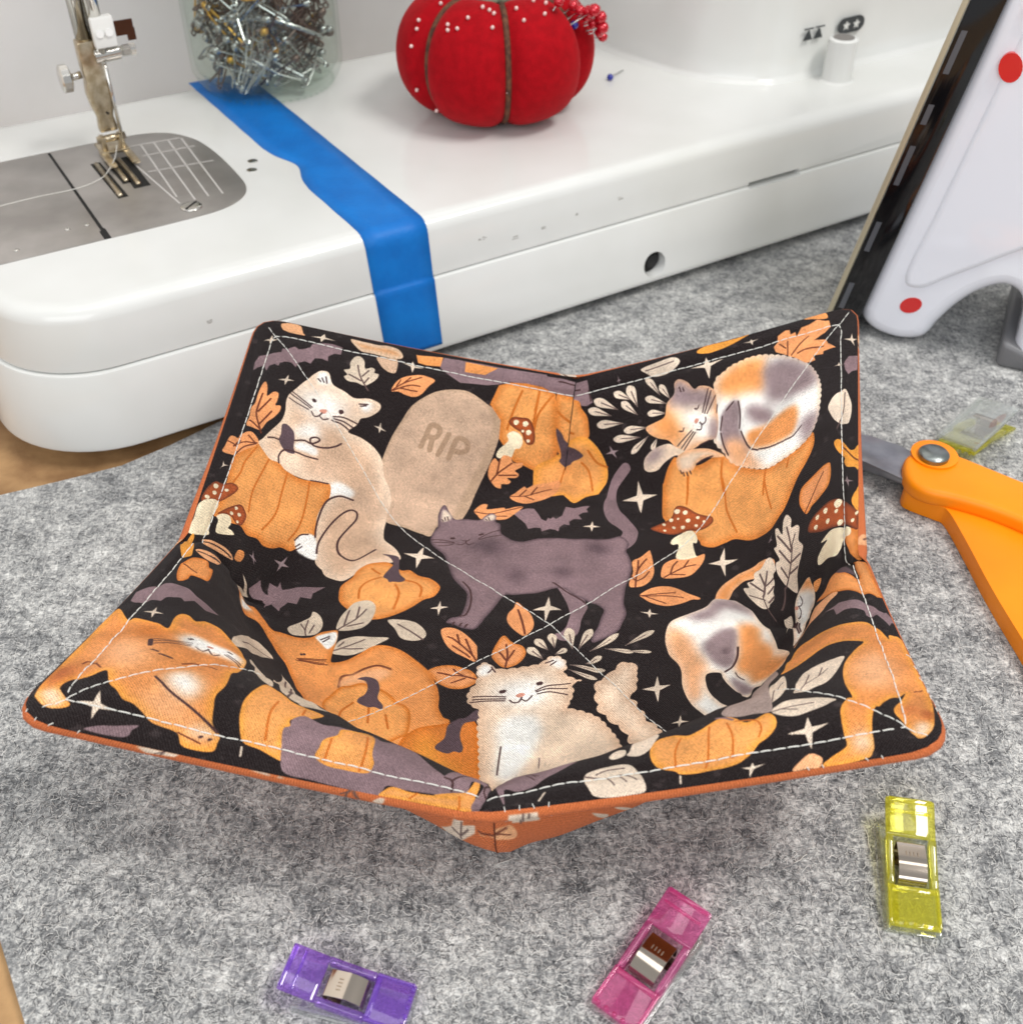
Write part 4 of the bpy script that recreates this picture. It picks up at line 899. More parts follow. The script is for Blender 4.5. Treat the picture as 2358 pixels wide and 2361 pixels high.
('P',0,0,[-1.4,5.75,-1.23,5.95,-1.0,6.05,-.81,6.02,-.67,5.71,-.55,5.4,-.41,5.31,-.36,5.51,-.29,5.44,-.22,5.56,-.13,5.44,.05,5.65,.13,6.08,.16,6.26,.45,6.22,.77,6.35,1.03,6.39,.9,6.18,.96,5.96,.77,5.92,.62,5.73,.75,5.45,.47,5.48,.32,5.3,.33,5.1,.14,5.13,-.0,4.96,-.02,4.72,-.12,4.82,-.28,4.87,-.43,4.75,-.49,4.69,-.54,4.9,-.69,4.91,-.89,4.81,-1.0,5.12,-1.18,5.42],1,-1,.35,0,0,0),
('P',0,8,[-2.65,5.97,-2.5,6.4,-2.29,6.4,-2.27,6.1,-2.02,6.1,-1.74,6.13,-1.65,6.03,-1.39,6.16,-1.14,6.15,-1.39,5.7,-1.58,5.43,-1.84,5.38,-2.08,5.55,-2.34,5.43,-2.49,5.66],0,-1,.35,0,0,0),
('S',0,9,[-2.61,5.9,-2.03,5.78,-1.17,6.15],.052),
('S',0,9,[-1.92,5.61,-1.6,5.6],.051),
('P',0,0,[2.48,8.26,2.68,8.19,2.73,7.96,2.45,7.68,2.14,7.36,2.04,6.97,2.12,6.23,2.36,5.83,2.68,5.12,2.71,4.79,2.56,4.21,2.19,3.85,1.98,4.27,2.17,4.81,1.99,5.1,1.71,5.42,1.54,5.98,1.54,6.58,1.71,7.22,1.92,7.69,2.16,8.0],0,-1,.35,0,0,0),
('P',0,0,[-.05,1.91,.22,1.52,.56,.66,.55,.16,.45,-.2,.21,-.42,.42,-.67,.87,-.4,.94,.17,1.1,1.05,.5,1.7],0,-1,.35,0,0,0),
('P',0,0,[-3.67,4.26,-3.64,4.61,-3.59,4.87,-3.74,5.57,-3.71,6.04,-3.56,6.02,-3.16,5.32,-2.83,5.37,-2.38,5.37,-2.25,5.61,-2.09,5.81,-1.92,5.66,-1.87,5.25,-1.72,5.05,-1.65,4.54,-1.47,4.28,-1.25,4.08,-.94,4.06,-.58,4.26,-.2,4.37,.36,4.33,1.06,4.35,1.67,4.41,2.11,4.6,2.38,4.19,2.28,3.81,2.37,3.53,2.46,3.06,2.44,2.66,2.3,2.03,2.25,1.54,2.23,1.07,2.32,.58,2.18,.0,2.08,-.26,1.71,-.5,1.37,-.66,1.36,-.35,1.46,-.11,1.55,.37,1.62,.73,1.39,1.02,1.16,1.18,.9,1.29,.66,1.41,.36,1.68,.04,1.65,-.29,1.47,-.52,1.35,-.99,1.32,-1.28,1.36,-1.43,.86,-1.61,.31,-1.75,-.16,-1.86,-.39,-1.99,-.43,-2.23,-.37,-2.47,-.22,-2.64,-.15,-2.55,.03,-2.33,.12,-2.26,.49,-2.25,1.08,-2.3,1.36,-2.5,1.65,-2.75,2.12,-2.96,2.84,-3.12,3.32,-3.41,3.66,-3.61,3.94],0,18,.1,0,0,0),
('P',0,18,[-1.24,2.63,-1.04,2.68,-.87,2.28,-.99,1.94,-1.23,2.22],0,-1,.35,.3,1,0),
('P',0,18,[.04,2.62,.45,2.64,.41,2.22,.12,2.22],0,-1,.35,.3,1,0),
('P',0,18,[-2.46,3.93,-1.96,4.13,-1.41,3.64,-1.89,3.35],0,-1,.35,.4,1,0),
('P',0,18,[.96,4.03,1.53,4.15,1.68,3.79,1.15,3.62],0,-1,.35,.3,1,0),
('P',0,2,[-3.65,5.76,-3.54,5.84,-3.26,5.36,-3.5,5.13],0,-1,.35,.06,0,0),
('P',0,2,[-2.26,5.44,-2.08,5.72,-1.94,5.63,-1.95,5.38,-2.16,5.32],0,-1,.35,.06,0,0),
('S',0,17,[-.02,1.91,.51,1.49,1.04,1.13],.054),
('S',0,17,[-2.43,1.86,-2.19,1.41,-2.12,.76,-2.18,.22,-2.33,.12],.053),
('S',0,17,[-2.44,-.14,-2.47,-.26],.052),
('S',0,17,[-2.25,-.18,-2.29,-.29],.052),
('S',0,17,[-2.1,-.23,-2.14,-.33],.052),
('D',0,17,[-3.04,4.23],.05),
('D',0,17,[-2.99,4.23],.05),
('D',0,17,[-2.23,4.44],.051),
('D',0,17,[-2.18,4.47],.051),
('S',0,17,[-3.65,4.12,-3.27,4.11,-2.94,4.02],.035),
('S',0,17,[-3.54,3.98,-3.2,3.99,-2.93,3.98],.035),
('S',0,17,[-3.37,3.79,-3.14,3.83,-2.95,3.92],.034),
('S',0,17,[-2.26,4.22,-2.0,4.5,-1.67,4.69],.035),
('S',0,17,[-2.23,4.16,-1.98,4.29,-1.63,4.38],.035),
('S',0,17,[-2.84,3.93,-2.71,3.91,-2.6,3.99,-2.5,3.9,-2.36,3.99],.035),
('S',0,17,[-2.7,4.13,-2.58,4.11,-2.51,4.18],.035),
('S',0,17,[-2.6,4.13,-2.6,3.99],.035),
('S',0,17,[-3.54,5.26,-3.48,5.16],.035),
('S',0,17,[-3.49,5.4,-3.42,5.21],.035),
('S',0,17,[-3.41,5.44,-3.33,5.22],.035),
('S',0,17,[-2.2,5.44,-2.14,5.35],.035),
('S',0,17,[-2.14,5.55,-2.07,5.35],.035),
('*',0,2,[-.5,.61,-.1,1.26,.32,.62,-.14,.12]),
('*',0,2,[-3.14,.43,-2.92,.87,-2.66,.54,-2.88,.09]),
('*',0,2,[-4.31,3.25,-3.79,3.78,-3.36,3.14,-3.79,2.48]),
('P',0,13,[-5.73,1.0,-5.79,1.46,-5.58,1.91,-5.52,2.29,-5.27,2.63,-4.92,2.73,-4.6,2.69,-4.2,2.35,-3.95,2.38,-3.66,2.12,-3.35,1.99,-3.12,1.75,-3.0,1.47,-3.11,1.09,-3.37,.9,-3.62,.5,-3.93,.19,-4.35,-.1,-4.82,-.14,-5.32,.31,-5.62,.68],0,14,.22,0,0,0),
('S',0,15,[-5.1,.83,-5.17,1.33,-5.02,1.74,-4.72,1.94],.066),
('S',0,15,[-4.23,1.65,-4.06,1.18,-4.08,.39],.066),
('S',0,15,[-4.0,1.9,-3.69,1.77,-3.5,1.48,-3.49,1.08],.066),
('S',0,15,[-5.09,2.41,-4.77,2.13],.067),
('P',0,18,[-4.95,3.19,-4.64,3.11,-4.39,2.99,-4.29,2.53,-4.2,2.17,-4.01,1.94,-4.11,1.8,-4.31,1.79,-4.43,1.75,-4.5,1.87,-4.64,1.99,-4.55,2.37,-4.48,2.65,-4.66,2.96],0,-1,.35,0,0,0),
('P',0,0,[-8.68,.86,-8.39,1.31,-8.08,.8,-8.0,.72,-8.04,1.31,-7.8,1.17,-7.76,1.43,-7.7,1.05,-7.39,1.23,-6.29,1.34,-6.61,1.02,-6.55,.74,-6.96,.76,-6.9,.36,-7.28,.42,-7.44,-.17,-7.92,.29,-8.12,-.15,-8.11,.44,-8.31,.5],1,-1,.35,0,0,0),
('P',0,6,[-9.37,.27,-9.33,.62,-8.89,.69,-8.49,.55,-8.91,.51,-9.13,.21],0,-1,.35,0,0,0),
('P',0,6,[-9.19,1.09,-8.82,.87,-8.49,.55,-8.86,.71],1,-1,.35,0,0,0),
('P',0,6,[-6.35,-1.1,-6.83,-1.18,-6.99,-.88,-6.55,-.45,-6.29,-.22,-6.23,.06,-5.94,-.21,-5.87,-.57,-6.01,-.92],0,-1,.35,0,0,0),
('S',0,7,[-6.31,-1.09,-6.37,-.78,-6.33,-.37],.047),
('S',0,7,[-6.36,-.83,-6.55,-.56],.047),
('S',0,7,[-6.22,-.91,-6.12,-.53],.047),
('P',0,6,[-5.41,-.67,-5.44,-.25,-5.32,.24,-5.15,.62,-4.8,.73,-4.57,.49,-4.54,-.01,-4.65,-.41,-4.92,-.61],0,-1,.35,0,0,0),
('S',0,7,[-5.4,-.65,-4.99,-.17,-4.79,.34],.047),
('S',0,7,[-5.25,-.45,-5.23,.25],.047),
('S',0,7,[-4.97,-.12,-4.99,.43],.048),
('S',0,7,[-5.15,-.49,-4.76,-.32],.047),
('P',0,6,[-5.41,-1.71,-5.35,-1.26,-5.22,-1.04,-4.88,-.88,-4.42,-.92,-3.99,-.92,-4.23,-1.19,-4.54,-1.48,-4.93,-1.71],0,-1,.35,0,0,0),
('S',0,7,[-5.39,-1.6,-4.97,-1.27,-4.61,-1.03],.046),
('S',0,7,[-5.27,-1.36,-5.15,-1.13],.046),
('S',0,7,[-5.1,-1.44,-4.61,-1.39],.046),
('P',0,6,[-4.15,-.11,-3.69,-.06,-3.35,-.22,-3.09,-.62,-3.14,-.89,-3.41,-.98,-3.71,-.87,-3.92,-.47],0,-1,.35,0,0,0),
('S',0,7,[-3.87,-.25,-3.53,-.54,-3.13,-.92],.047),
('P',0,3,[-9.07,.2,-9.07,.2,-8.9,.16,-8.48,-.72,-8.24,-.35,-7.95,-.79,-7.66,-1.23,-7.29,-1.25,-6.6,-1.27,-6.15,-1.14,-5.85,-.79,-5.44,-.67,-5.37,-.83,-5.36,-1.21,-5.39,-1.82,-5.35,-2.11,-5.01,-1.98,-4.67,-1.63,-4.36,-1.29,-4.03,-1.21,-3.64,-1.35,-3.14,-1.78,-2.8,-2.13,-2.51,-2.64,-2.36,-3.09,-2.29,-3.52,-2.12,-3.83,-1.94,-4.05,-2.41,-5.32,-4.03,-6.14,-5.31,-6.12,-5.97,-4.87,-6.66,-3.31,-7.23,-2.37,-7.91,-1.25,-8.44,-1.34],0,14,.2,0,0,0),
('P',0,16,[-9.25,.24,-9.07,.2,-8.59,-.67,-8.23,-.71,-8.52,-1.18,-8.9,.16],0,-1,.35,.08,0,0),
('P',0,16,[-7.09,-2.12,-6.67,-1.93,-6.19,-2.09,-6.42,-2.33,-6.77,-2.51],0,-1,.35,.25,1,0),
('P',0,16,[-5.99,-1.03,-5.46,-.74,-5.37,-1.11,-5.54,-1.53,-5.77,-1.33],0,-1,.35,.04,0,0),
('P',0,1,[-6.49,-2.54,-5.64,-2.31,-5.0,-2.09,-5.19,-3.17,-5.51,-3.93,-6.1,-3.46],0,-1,.35,.4,1,0),
('P',0,14,[-4.46,-1.62,-3.92,-1.37,-3.56,-1.8,-4.09,-2.06],0,-1,.35,.4,1,0),
('D',0,17,[-6.36,-2.04],.052),
('D',0,17,[-6.26,-2.0],.053),
('S',0,9,[-6.51,-2.28,-5.53,-2.02],.035),
('S',0,9,[-6.46,-2.3,-5.54,-2.09],.035),
('S',0,9,[-6.42,-2.33,-5.58,-2.2],.035),
('S',0,17,[-5.83,-1.14,-5.59,-.94],.043),
('S',0,17,[-5.75,-1.22,-5.58,-1.01],.043),
('S',0,9,[-6.54,-2.38,-5.47,-2.25],.042),
('S',0,9,[-5.01,-3.17,-4.97,-2.7,-4.67,-2.54,-4.41,-2.27,-4.09,-2.06,-3.76,-2.13],.076),
('P',0,1,[-4.96,-2.79,-4.39,-2.36,-4.08,-2.15,-3.71,-2.25,-3.99,-2.68,-4.56,-2.91,-4.98,-3.21],0,-1,.35,.12,0,0),
('P',0,13,[-5.48,-4.3,-5.22,-3.66,-4.95,-3.15,-4.7,-3.04,-4.41,-2.86,-4.22,-2.88,-3.92,-2.94,-3.63,-3.1,-3.39,-3.33,-3.04,-3.65,-2.91,-4.08,-2.91,-4.68,-3.12,-4.94,-3.54,-5.42,-4.06,-5.75,-4.72,-5.61,-5.25,-4.99],0,25,.14,0,0,0),
('S',0,15,[-4.52,-3.69,-4.81,-4.18,-4.89,-4.65],.067),
('S',0,15,[-4.06,-3.78,-4.02,-4.45],.067),
('S',0,15,[-3.58,-3.99,-3.44,-4.57],.067),
('P',0,18,[-4.52,-2.71,-4.3,-2.57,-4.02,-2.64,-3.89,-2.98,-3.89,-3.32,-3.71,-3.57,-3.74,-3.71,-3.92,-3.68,-4.1,-3.75,-4.39,-3.65,-4.39,-3.47,-4.25,-3.29,-4.2,-3.02,-4.3,-2.76],0,-1,.35,0,0,0),
('P',0,14,[-3.07,-5.09,-2.85,-4.59,-2.55,-4.28,-1.96,-4.03,-1.6,-3.87,-1.23,-4.05,-.88,-5.66,-.79,-6.37,-1.85,-7.42,-2.68,-6.97,-3.12,-6.0],0,25,.15,0,0,0),
('P',0,23,[-2.63,-4.94,-2.25,-4.53,-1.97,-5.47,-1.51,-5.63,-1.22,-5.68,-1.91,-6.1,-2.56,-5.58],0,-1,.35,.4,1,0),
('P',0,18,[-1.33,-3.48,-1.25,-3.84,-1.55,-3.99,-1.6,-4.31,-1.55,-4.61,-1.43,-4.93,-1.47,-5.12,-1.64,-5.1,-1.8,-5.2,-2.11,-5.07,-2.11,-4.9,-1.95,-4.61,-1.95,-4.11,-1.74,-3.84,-1.56,-3.78],0,-1,.35,0,0,0),
('P',0,8,[-2.72,-.43,-2.43,-.38,-2.08,-.63,-1.77,-1.02,-1.71,-1.26,-1.68,-1.65,-2.0,-1.56,-2.39,-1.27,-2.65,-.81],0,-1,.35,0,0,0),
('S',0,9,[-1.68,-1.62,-2.07,-1.14,-2.37,-.83,-2.52,-.75],.05),
('S',0,9,[-2.17,-1.05,-2.3,-.65],.05),
('S',0,9,[-1.79,-1.49,-2.06,-.81],.05),
('S',0,9,[-1.86,-1.55,-2.35,-1.11],.049),
('P',0,8,[-1.14,-.58,-.92,-.76,-.56,-1.01,-.46,-1.31,-.6,-1.7,-.92,-1.87,-1.23,-1.59,-1.33,-1.33,-1.29,-1.0],0,14,.12,0,0,0),
('S',0,9,[-.9,-1.84,-.92,-1.36,-1.02,-.89],.053),
('S',0,9,[-.91,-1.6,-.78,-1.14],.053),
('S',0,9,[-.93,-1.55,-1.15,-1.2],.053),
('P',0,8,[-2.82,-2.11,-2.57,-1.93,-2.21,-1.88,-1.85,-1.97,-1.57,-2.27,-1.53,-2.51,-1.81,-2.73,-2.2,-2.74,-2.53,-2.51,-2.71,-2.27],0,14,.12,0,0,0),
('S',0,9,[-1.55,-2.39,-2.1,-2.22,-2.56,-2.17],.049),
('S',0,9,[-1.89,-2.27,-2.19,-2.0],.049),
('S',0,9,[-1.84,-2.36,-2.15,-2.54],.048),
('P',0,8,[-.95,1.01,-.77,.82,-.53,.44,-.41,-.05,-.46,-.34,-.6,-.53,-.77,-.46,-1.01,-.18,-1.12,.1,-1.11,.44,-.99,.71],0,-1,.35,0,0,0),
('S',0,9,[-.6,-.46,-.7,-.05,-.87,.63],.058),
('F',0,6,[.12,-1.13,-.29,-.69],.249,7),
('F',0,6,[.3,-1.04,.1,-.43],.286,7),
('F',0,6,[.83,-.96,.57,-.13],.323,7),
('F',0,6,[1.0,-.95,1.29,-.15],.286,7),
('F',0,6,[1.35,-1.03,2.13,-.33],.214,7),
('F',0,6,[.03,-1.47,-.44,-1.02],.265,7),
('F',0,6,[.34,-1.28,.67,-1.01],.195,7),
('F',0,6,[1.28,-1.51,1.74,-1.22],.211,7),
('F',0,6,[.83,-1.61,1.91,-1.71],.175,7),
('F',0,6,[.82,-1.78,1.72,-2.07],.156,7),
('F',0,6,[1.77,-.89,2.65,-1.04],.159,7),
('F',0,6,[2.37,-.79,3.19,-.11],.2,7),
('F',0,6,[2.39,-1.0,3.19,-.96],.127,7),
('P',0,4,[-1.54,-2.31,-1.61,-1.96,-1.52,-1.73,-1.35,-1.73,-1.12,-1.91,-.72,-1.89,-.3,-1.75,-.0,-1.6,.19,-1.38,.48,-1.32,.71,-1.49,.77,-1.79,.71,-1.92,1.04,-2.09,1.27,-2.15,1.05,-2.31,1.11,-2.61,1.07,-2.99,1.04,-3.2,1.44,-3.3,1.95,-3.5,2.32,-3.88,2.69,-4.41,2.92,-5.22,2.5,-6.71,1.56,-7.01,.24,-6.7,-.41,-6.48,-.82,-6.12,-1.06,-4.85,-1.23,-4.05,-1.29,-3.52,-1.53,-3.34,-1.65,-3.13,-1.67,-2.84,-1.55,-2.56],0,5,.35,0,0,.036),
('P',0,16,[-1.03,-2.62,-.49,-2.36,.01,-2.23,.29,-2.54,.28,-3.05,-.19,-3.31,-.64,-3.2,-.97,-2.96],0,-1,.35,.35,1,0),
('P',0,16,[-.73,-4.0,-.43,-3.62,.14,-3.55,.43,-3.96,.4,-4.5,.26,-5.06,.05,-5.62,-.2,-5.94,-.49,-5.81,-.6,-4.77],0,-1,.35,.2,1,0),
('P',0,16,[-1.56,-2.0,-1.4,-1.76,-1.2,-1.96,-1.3,-2.2,-1.49,-2.26],0,-1,.35,.1,1,0),
('P',0,16,[.21,-1.5,.46,-1.37,.69,-1.54,.62,-1.76,.41,-1.7],0,-1,.35,.12,1,0),
('D',0,17,[-.83,-2.79],.065),
('D',0,17,[-.78,-2.78],.065),
('D',0,17,[.06,-2.43],.065),
('D',0,17,[.12,-2.41],.065),
('P',0,19,[-.45,-2.91,-.33,-2.81,-.22,-2.84,-.28,-2.94,-.39,-2.98],0,-1,.35,0,0,0),
('S',0,17,[-.57,-3.1,-.47,-3.17,-.34,-3.13,-.29,-2.96],.041),
('S',0,17,[-.28,-3.02,-.15,-3.07,-.04,-2.87],.041),
('S',0,17,[-.71,-2.98,-1.14,-2.97,-1.53,-3.02],.041),
('S',0,17,[-.69,-3.05,-1.12,-3.07,-1.51,-3.13],.041),
('S',0,17,[-.7,-3.12,-1.11,-3.14,-1.56,-3.24],.041),
('S',0,17,[.02,-2.69,.37,-2.46,.97,-2.29],.041),
('S',0,17,[.05,-2.73,.39,-2.57,.9,-2.5],.041),
('S',0,17,[.09,-2.8,.47,-2.68,.94,-2.73],.041),
('S',0,17,[.13,-1.61,.34,-1.49],.042),
('S',0,17,[.28,-1.69,.42,-1.52],.042),
('S',0,17,[-1.29,-2.11,-1.23,-1.97],.042),
('S',0,17,[-1.25,-1.88,-1.12,-2.07],.042),
('S',0,7,[-.52,-4.72,-.49,-5.25,-.46,-5.76],.045),
('S',0,7,[.54,-5.02,.58,-5.4],.029),
('P',0,4,[1.69,-2.54,1.71,-2.2,1.85,-2.0,2.05,-1.81,2.31,-1.49,2.46,-1.41,2.6,-1.4,2.8,-1.56,2.89,-1.76,2.81,-1.95,2.91,-2.1,2.89,-2.35,2.76,-2.58,2.95,-2.81,2.94,-2.92,3.17,-3.08,3.25,-3.3,3.43,-3.51,3.71,-3.73,3.85,-4.11,3.57,-4.71,3.04,-4.51,2.76,-3.99,2.28,-3.59,1.88,-3.22,1.8,-2.92],0,5,.35,0,0,.07),
('P',0,6,[-8.24,-4.01,-7.83,-2.55,-7.47,-2.52,-7.2,-3.0,-7.4,-3.4,-7.84,-4.85,-8.3,-6.2,-8.47,-5.58],0,-1,.35,0,0,0),
('S',0,7,[-8.18,-4.81,-7.73,-3.51,-7.19,-3.05],.04),
('P',0,6,[-7.87,-6.58,-7.66,-6.65,-7.37,-7.07,-7.01,-8.49,-7.18,-8.57,-7.5,-8.18],0,-1,.35,0,0,0),
('P',0,6,[-7.13,-6.37,-6.78,-4.3,-6.84,-3.69,-6.84,-3.69,-6.74,-3.85,-6.74,-3.85,-6.34,-4.5,-5.87,-8.23,-5.42,-8.69,-5.96,-9.37,-6.23,-9.12,-6.51,-8.97,-6.84,-8.39],0,-1,.35,0,0,0),
('S',0,7,[-6.51,-8.97,-6.65,-4.02],.056),
('S',0,7,[-6.53,-8.86,-6.45,-4.34],.056),
('S',0,7,[-6.58,-8.32,-6.24,-4.66,-6.03,-8.42],.055),
('P',0,0,[-11.56,-5.17,-11.65,-4.58,-11.17,-4.1,-10.67,-3.94,-10.13,-3.95,-9.81,-4.15,-9.41,-4.15,-9.02,-4.25,-9.38,-4.7,-9.79,-4.56,-10.0,-4.92,-10.14,-4.77,-10.5,-4.98,-10.57,-5.26,-10.83,-5.24,-11.1,-5.21,-11.35,-5.29],1,-1,.35,0,0,0),
('*',0,2,[-10.79,-6.14,-10.56,-5.62,-10.25,-6.08,-10.45,-6.51]),
('P',0,26,[-11.7,-5.72,-11.2,-6.34,-11.02,-6.48,-10.6,-6.66,-10.18,-6.86,-9.9,-7.03,-9.95,-6.14,-9.87,-5.75,-9.67,-5.66,-9.45,-5.8,-9.23,-5.54,-8.92,-5.47,-8.71,-5.62,-8.37,-6.06,-8.07,-6.62,-7.94,-7.58,-7.91,-8.68,-8.03,-8.99,-7.95,-9.66,-8.01,-10.08,-7.89,-10.44,-7.7,-10.84,-7.4,-11.07,-7.3,-11.32,-7.27,-11.53,-7.64,-11.59,-8.0,-11.54,-8.3,-11.27,-8.91,-11.18,-9.26,-11.0,-9.6,-10.85,-9.86,-10.8,-10.08,-10.62,-10.35,-10.41,-10.48,-10.14,-10.59,-9.98,-10.82,-10.26,-11.15,-10.22,-11.26,-10.65,-11.05,-10.93,-10.83,-11.15,-10.89,-11.29,-11.19,-11.31,-11.46,-11.16,-11.64,-10.87,-11.69,-10.13,-11.7,-9.34,-11.72,-8.51,-11.74,-7.52,-11.78,-6.54],0,23,.25,0,0,0),
('P',0,14,[-10.55,-6.91,-10.08,-7.04,-9.85,-7.5,-10.06,-8.07,-10.5,-7.71],0,-1,.35,.35,1,0),
('P',0,1,[-11.15,-8.08,-10.34,-8.15,-9.9,-9.14,-10.17,-9.89,-10.52,-9.77],0,-1,.35,.5,1,0),
('P',0,1,[-9.67,-10.5,-9.23,-10.33,-8.13,-10.85,-8.52,-11.09,-9.15,-10.93],0,-1,.35,.4,1,0),
('P',0,16,[-9.56,-7.52,-9.4,-7.04,-9.11,-6.95,-8.7,-7.12,-8.29,-7.04,-8.03,-7.54,-8.12,-7.84,-8.49,-7.8,-8.87,-7.89,-9.25,-7.94],0,-1,.35,.2,1,0),
('P',0,16,[-9.33,-9.93,-9.08,-9.39,-8.63,-9.68,-8.41,-10.06,-8.51,-10.4,-8.93,-10.22],0,-1,.35,.3,1,0),
('P',0,4,[-11.59,-10.73,-11.34,-10.71,-11.06,-11.0,-11.05,-11.23,-11.27,-11.25],0,-1,.35,.2,1,0),
('P',0,4,[-8.19,-11.19,-7.92,-10.93,-7.45,-11.08,-7.61,-11.26],0,-1,.35,.25,1,0),
('P',0,20,[-11.62,-10.17,-11.64,-9.5,-11.37,-9.47,-11.32,-10.23,-11.42,-10.54],0,-1,.35,.3,1,0),
('D',0,17,[-9.33,-7.33],.048),
('D',0,17,[-9.28,-7.26],.048),
('D',0,17,[-8.39,-7.33],.048),
('D',0,17,[-8.34,-7.36],.048),
('D',0,19,[-8.82,-7.44],.075),
('S',0,17,[-9.12,-7.75,-8.95,-7.86,-8.83,-7.59],.038),
('S',0,17,[-8.82,-7.66,-8.71,-7.89,-8.57,-7.73],.038),
('S',0,17,[-10.02,-8.02,-9.65,-7.88,-9.23,-7.56],.038),
('S',0,17,[-9.99,-8.16,-9.23,-7.72],.038),
('S',0,17,[-9.96,-8.31,-9.24,-7.83],.038),
('S',0,17,[-8.46,-7.61,-8.02,-7.91],.039),
('S',0,17,[-8.41,-7.55,-8.03,-7.79],.039),
('S',0,17,[-9.53,-9.94,-8.96,-10.31,-8.23,-10.66,-7.49,-11.01],.06),
('S',0,17,[-9.93,-8.7,-9.8,-8.78],.063),
('S',0,17,[-9.74,-8.9,-9.47,-8.98],.063),
('S',0,17,[-10.08,-8.08,-10.02,-8.43],.11),
('S',0,9,[-9.21,-9.05,-8.86,-8.83,-8.4,-8.98],.04),
('S',0,9,[-11.24,-9.3,-11.13,-9.1,-10.72,-9.82],.04),
('S',0,9,[-8.27,-11.26,-7.64,-11.41],.038),
('D',0,17,[-7.75,-11.23],.054),
('D',0,17,[-7.52,-11.25],.049),
('*',0,2,[-10.77,-11.04,-10.41,-10.69,-9.87,-11.09,-10.19,-11.42]),
('P',0,0,[-10.18,-11.66,-9.95,-11.52,-9.59,-11.45,-9.15,-11.33,-9.2,-11.47,-9.21,-11.64,-9.67,-11.69],0,-1,.35,0,0,0),
('S',0,2,[-6.63,-11.5,-6.74,-11.28],.043),
('P',0,13,[-7.19,-10.57,-7.35,-10.04,-7.34,-9.65,-7.27,-9.27,-7.16,-8.67,-6.86,-8.82,-6.41,-9.15,-5.94,-9.45,-5.44,-9.45,-5.67,-9.96,-6.07,-10.21,-6.0,-10.44,-6.11,-10.55,-5.97,-10.91,-5.88,-11.11,-5.72,-11.38,-5.86,-11.38,-6.33,-11.23,-6.81,-11.12],0,23,.15,0,0,0),
('P',0,0,[-6.05,-10.2,-5.86,-9.92,-5.62,-9.92,-5.29,-10.01,-4.81,-9.77,-4.07,-9.69,-3.73,-9.93,-3.25,-9.58,-2.6,-10.16,-2.01,-10.67,-1.69,-10.91,-1.45,-11.34,-2.52,-11.48,-3.09,-11.43,-3.16,-11.63,-3.17,-11.79,-3.84,-11.79,-4.82,-11.73,-5.54,-11.64,-5.98,-10.91,-6.11,-10.55,-6.0,-10.44],0,-1,.35,0,0,0),
('P',0,13,[-5.08,-11.05,-5.09,-10.81,-5.1,-10.53,-4.87,-10.21,-4.8,-9.84,-4.07,-9.69,-3.84,-10.57,-3.68,-10.89,-3.78,-11.23,-4.39,-11.29,-4.77,-11.24],0,23,.12,0,0,0),
('S',0,15,[-6.62,-9.54,-6.61,-10.22,-6.36,-10.95],.061),
('S',0,15,[-5.91,-9.57,-5.9,-9.89],.062),
('S',0,15,[-4.94,-10.41,-4.83,-11.11],.06),
('S',0,15,[-4.15,-9.91,-3.98,-10.74,-3.93,-11.2],.061),
('P',0,13,[-3.17,-11.79,-3.02,-11.45,-2.51,-11.52,-1.97,-11.49,-1.35,-11.39,-1.99,-11.48,-1.49,-11.22,-1.18,-10.97,-1.04,-10.3,-1.04,-10.3,-.94,-10.8,-.98,-11.3,-.81,-11.78,-1.14,-11.79,-2.16,-11.79,-2.16,-11.79,-2.83,-11.79],0,23,.12,0,0,0),
('S',0,15,[-2.37,-11.52,-2.48,-11.72],.054),
('S',0,15,[-1.38,-11.34,-1.29,-11.77],.054),
('P',0,0,[-1.89,-10.75,-1.52,-10.05,-1.06,-10.36,-1.04,-10.3,-.77,-10.33,.99,-10.12,1.25,-10.08,1.59,-10.24,2.45,-10.21,3.07,-10.24,2.72,-10.62,2.28,-10.81,1.99,-10.96,1.54,-11.01,1.15,-10.93,1.34,-11.54,-.2,-9.07,.8,-11.77,-.86,-11.79,-.98,-11.3,-.82,-10.7,-1.16,-10.72,-1.22,-11.04,-1.59,-11.27,-1.9,-11.28],0,-1,.35,0,0,0),
('S',0,17,[-1.88,-10.8,-1.65,-10.89,-1.6,-11.21],.06),
('S',0,17,[-1.66,-10.85,-1.4,-10.52,-1.06,-10.36,-.78,-10.39,-.64,-10.33,-.66,-11.0,1.14,-11.79],.061),
('P',0,17,[1.84,-10.14,1.89,-10.27,1.95,-10.4,1.95,-10.4,1.84,-10.14],0,-1,.35,0,0,0),
('S',0,17,[1.54,-10.11,1.98,-10.67],.028),
('S',0,17,[1.64,-10.44,1.97,-10.78],.028),
('S',0,17,[1.62,-10.3,2.07,-10.66],.028),
('P',0,3,[9.97,-.67,10.27,-.75,10.49,-1.13,10.81,-1.63,11.16,-2.15,11.16,-1.19,11.35,-.72,11.58,-.77,11.75,-1.14,11.79,-1.48,11.79,-2.49,11.79,-3.5,11.44,-3.4,10.82,-2.92,10.28,-2.36,9.56,-1.6,9.21,-.96,9.32,-.75,9.86,-.95],0,15,.12,0,0,0),
('P',0,1,[9.19,-1.41,9.79,-1.9,10.2,-2.32,9.76,-2.47,9.42,-2.84,8.83,-2.62,8.66,-3.43,8.45,-3.36,8.4,-.9,8.98,-1.36],0,-1,.35,0,0,0),
('P',0,18,[9.91,-.66,10.27,-.75,10.77,-1.0,11.15,-1.83,10.76,-1.53,10.15,-.72],0,-1,.35,0,0,0),
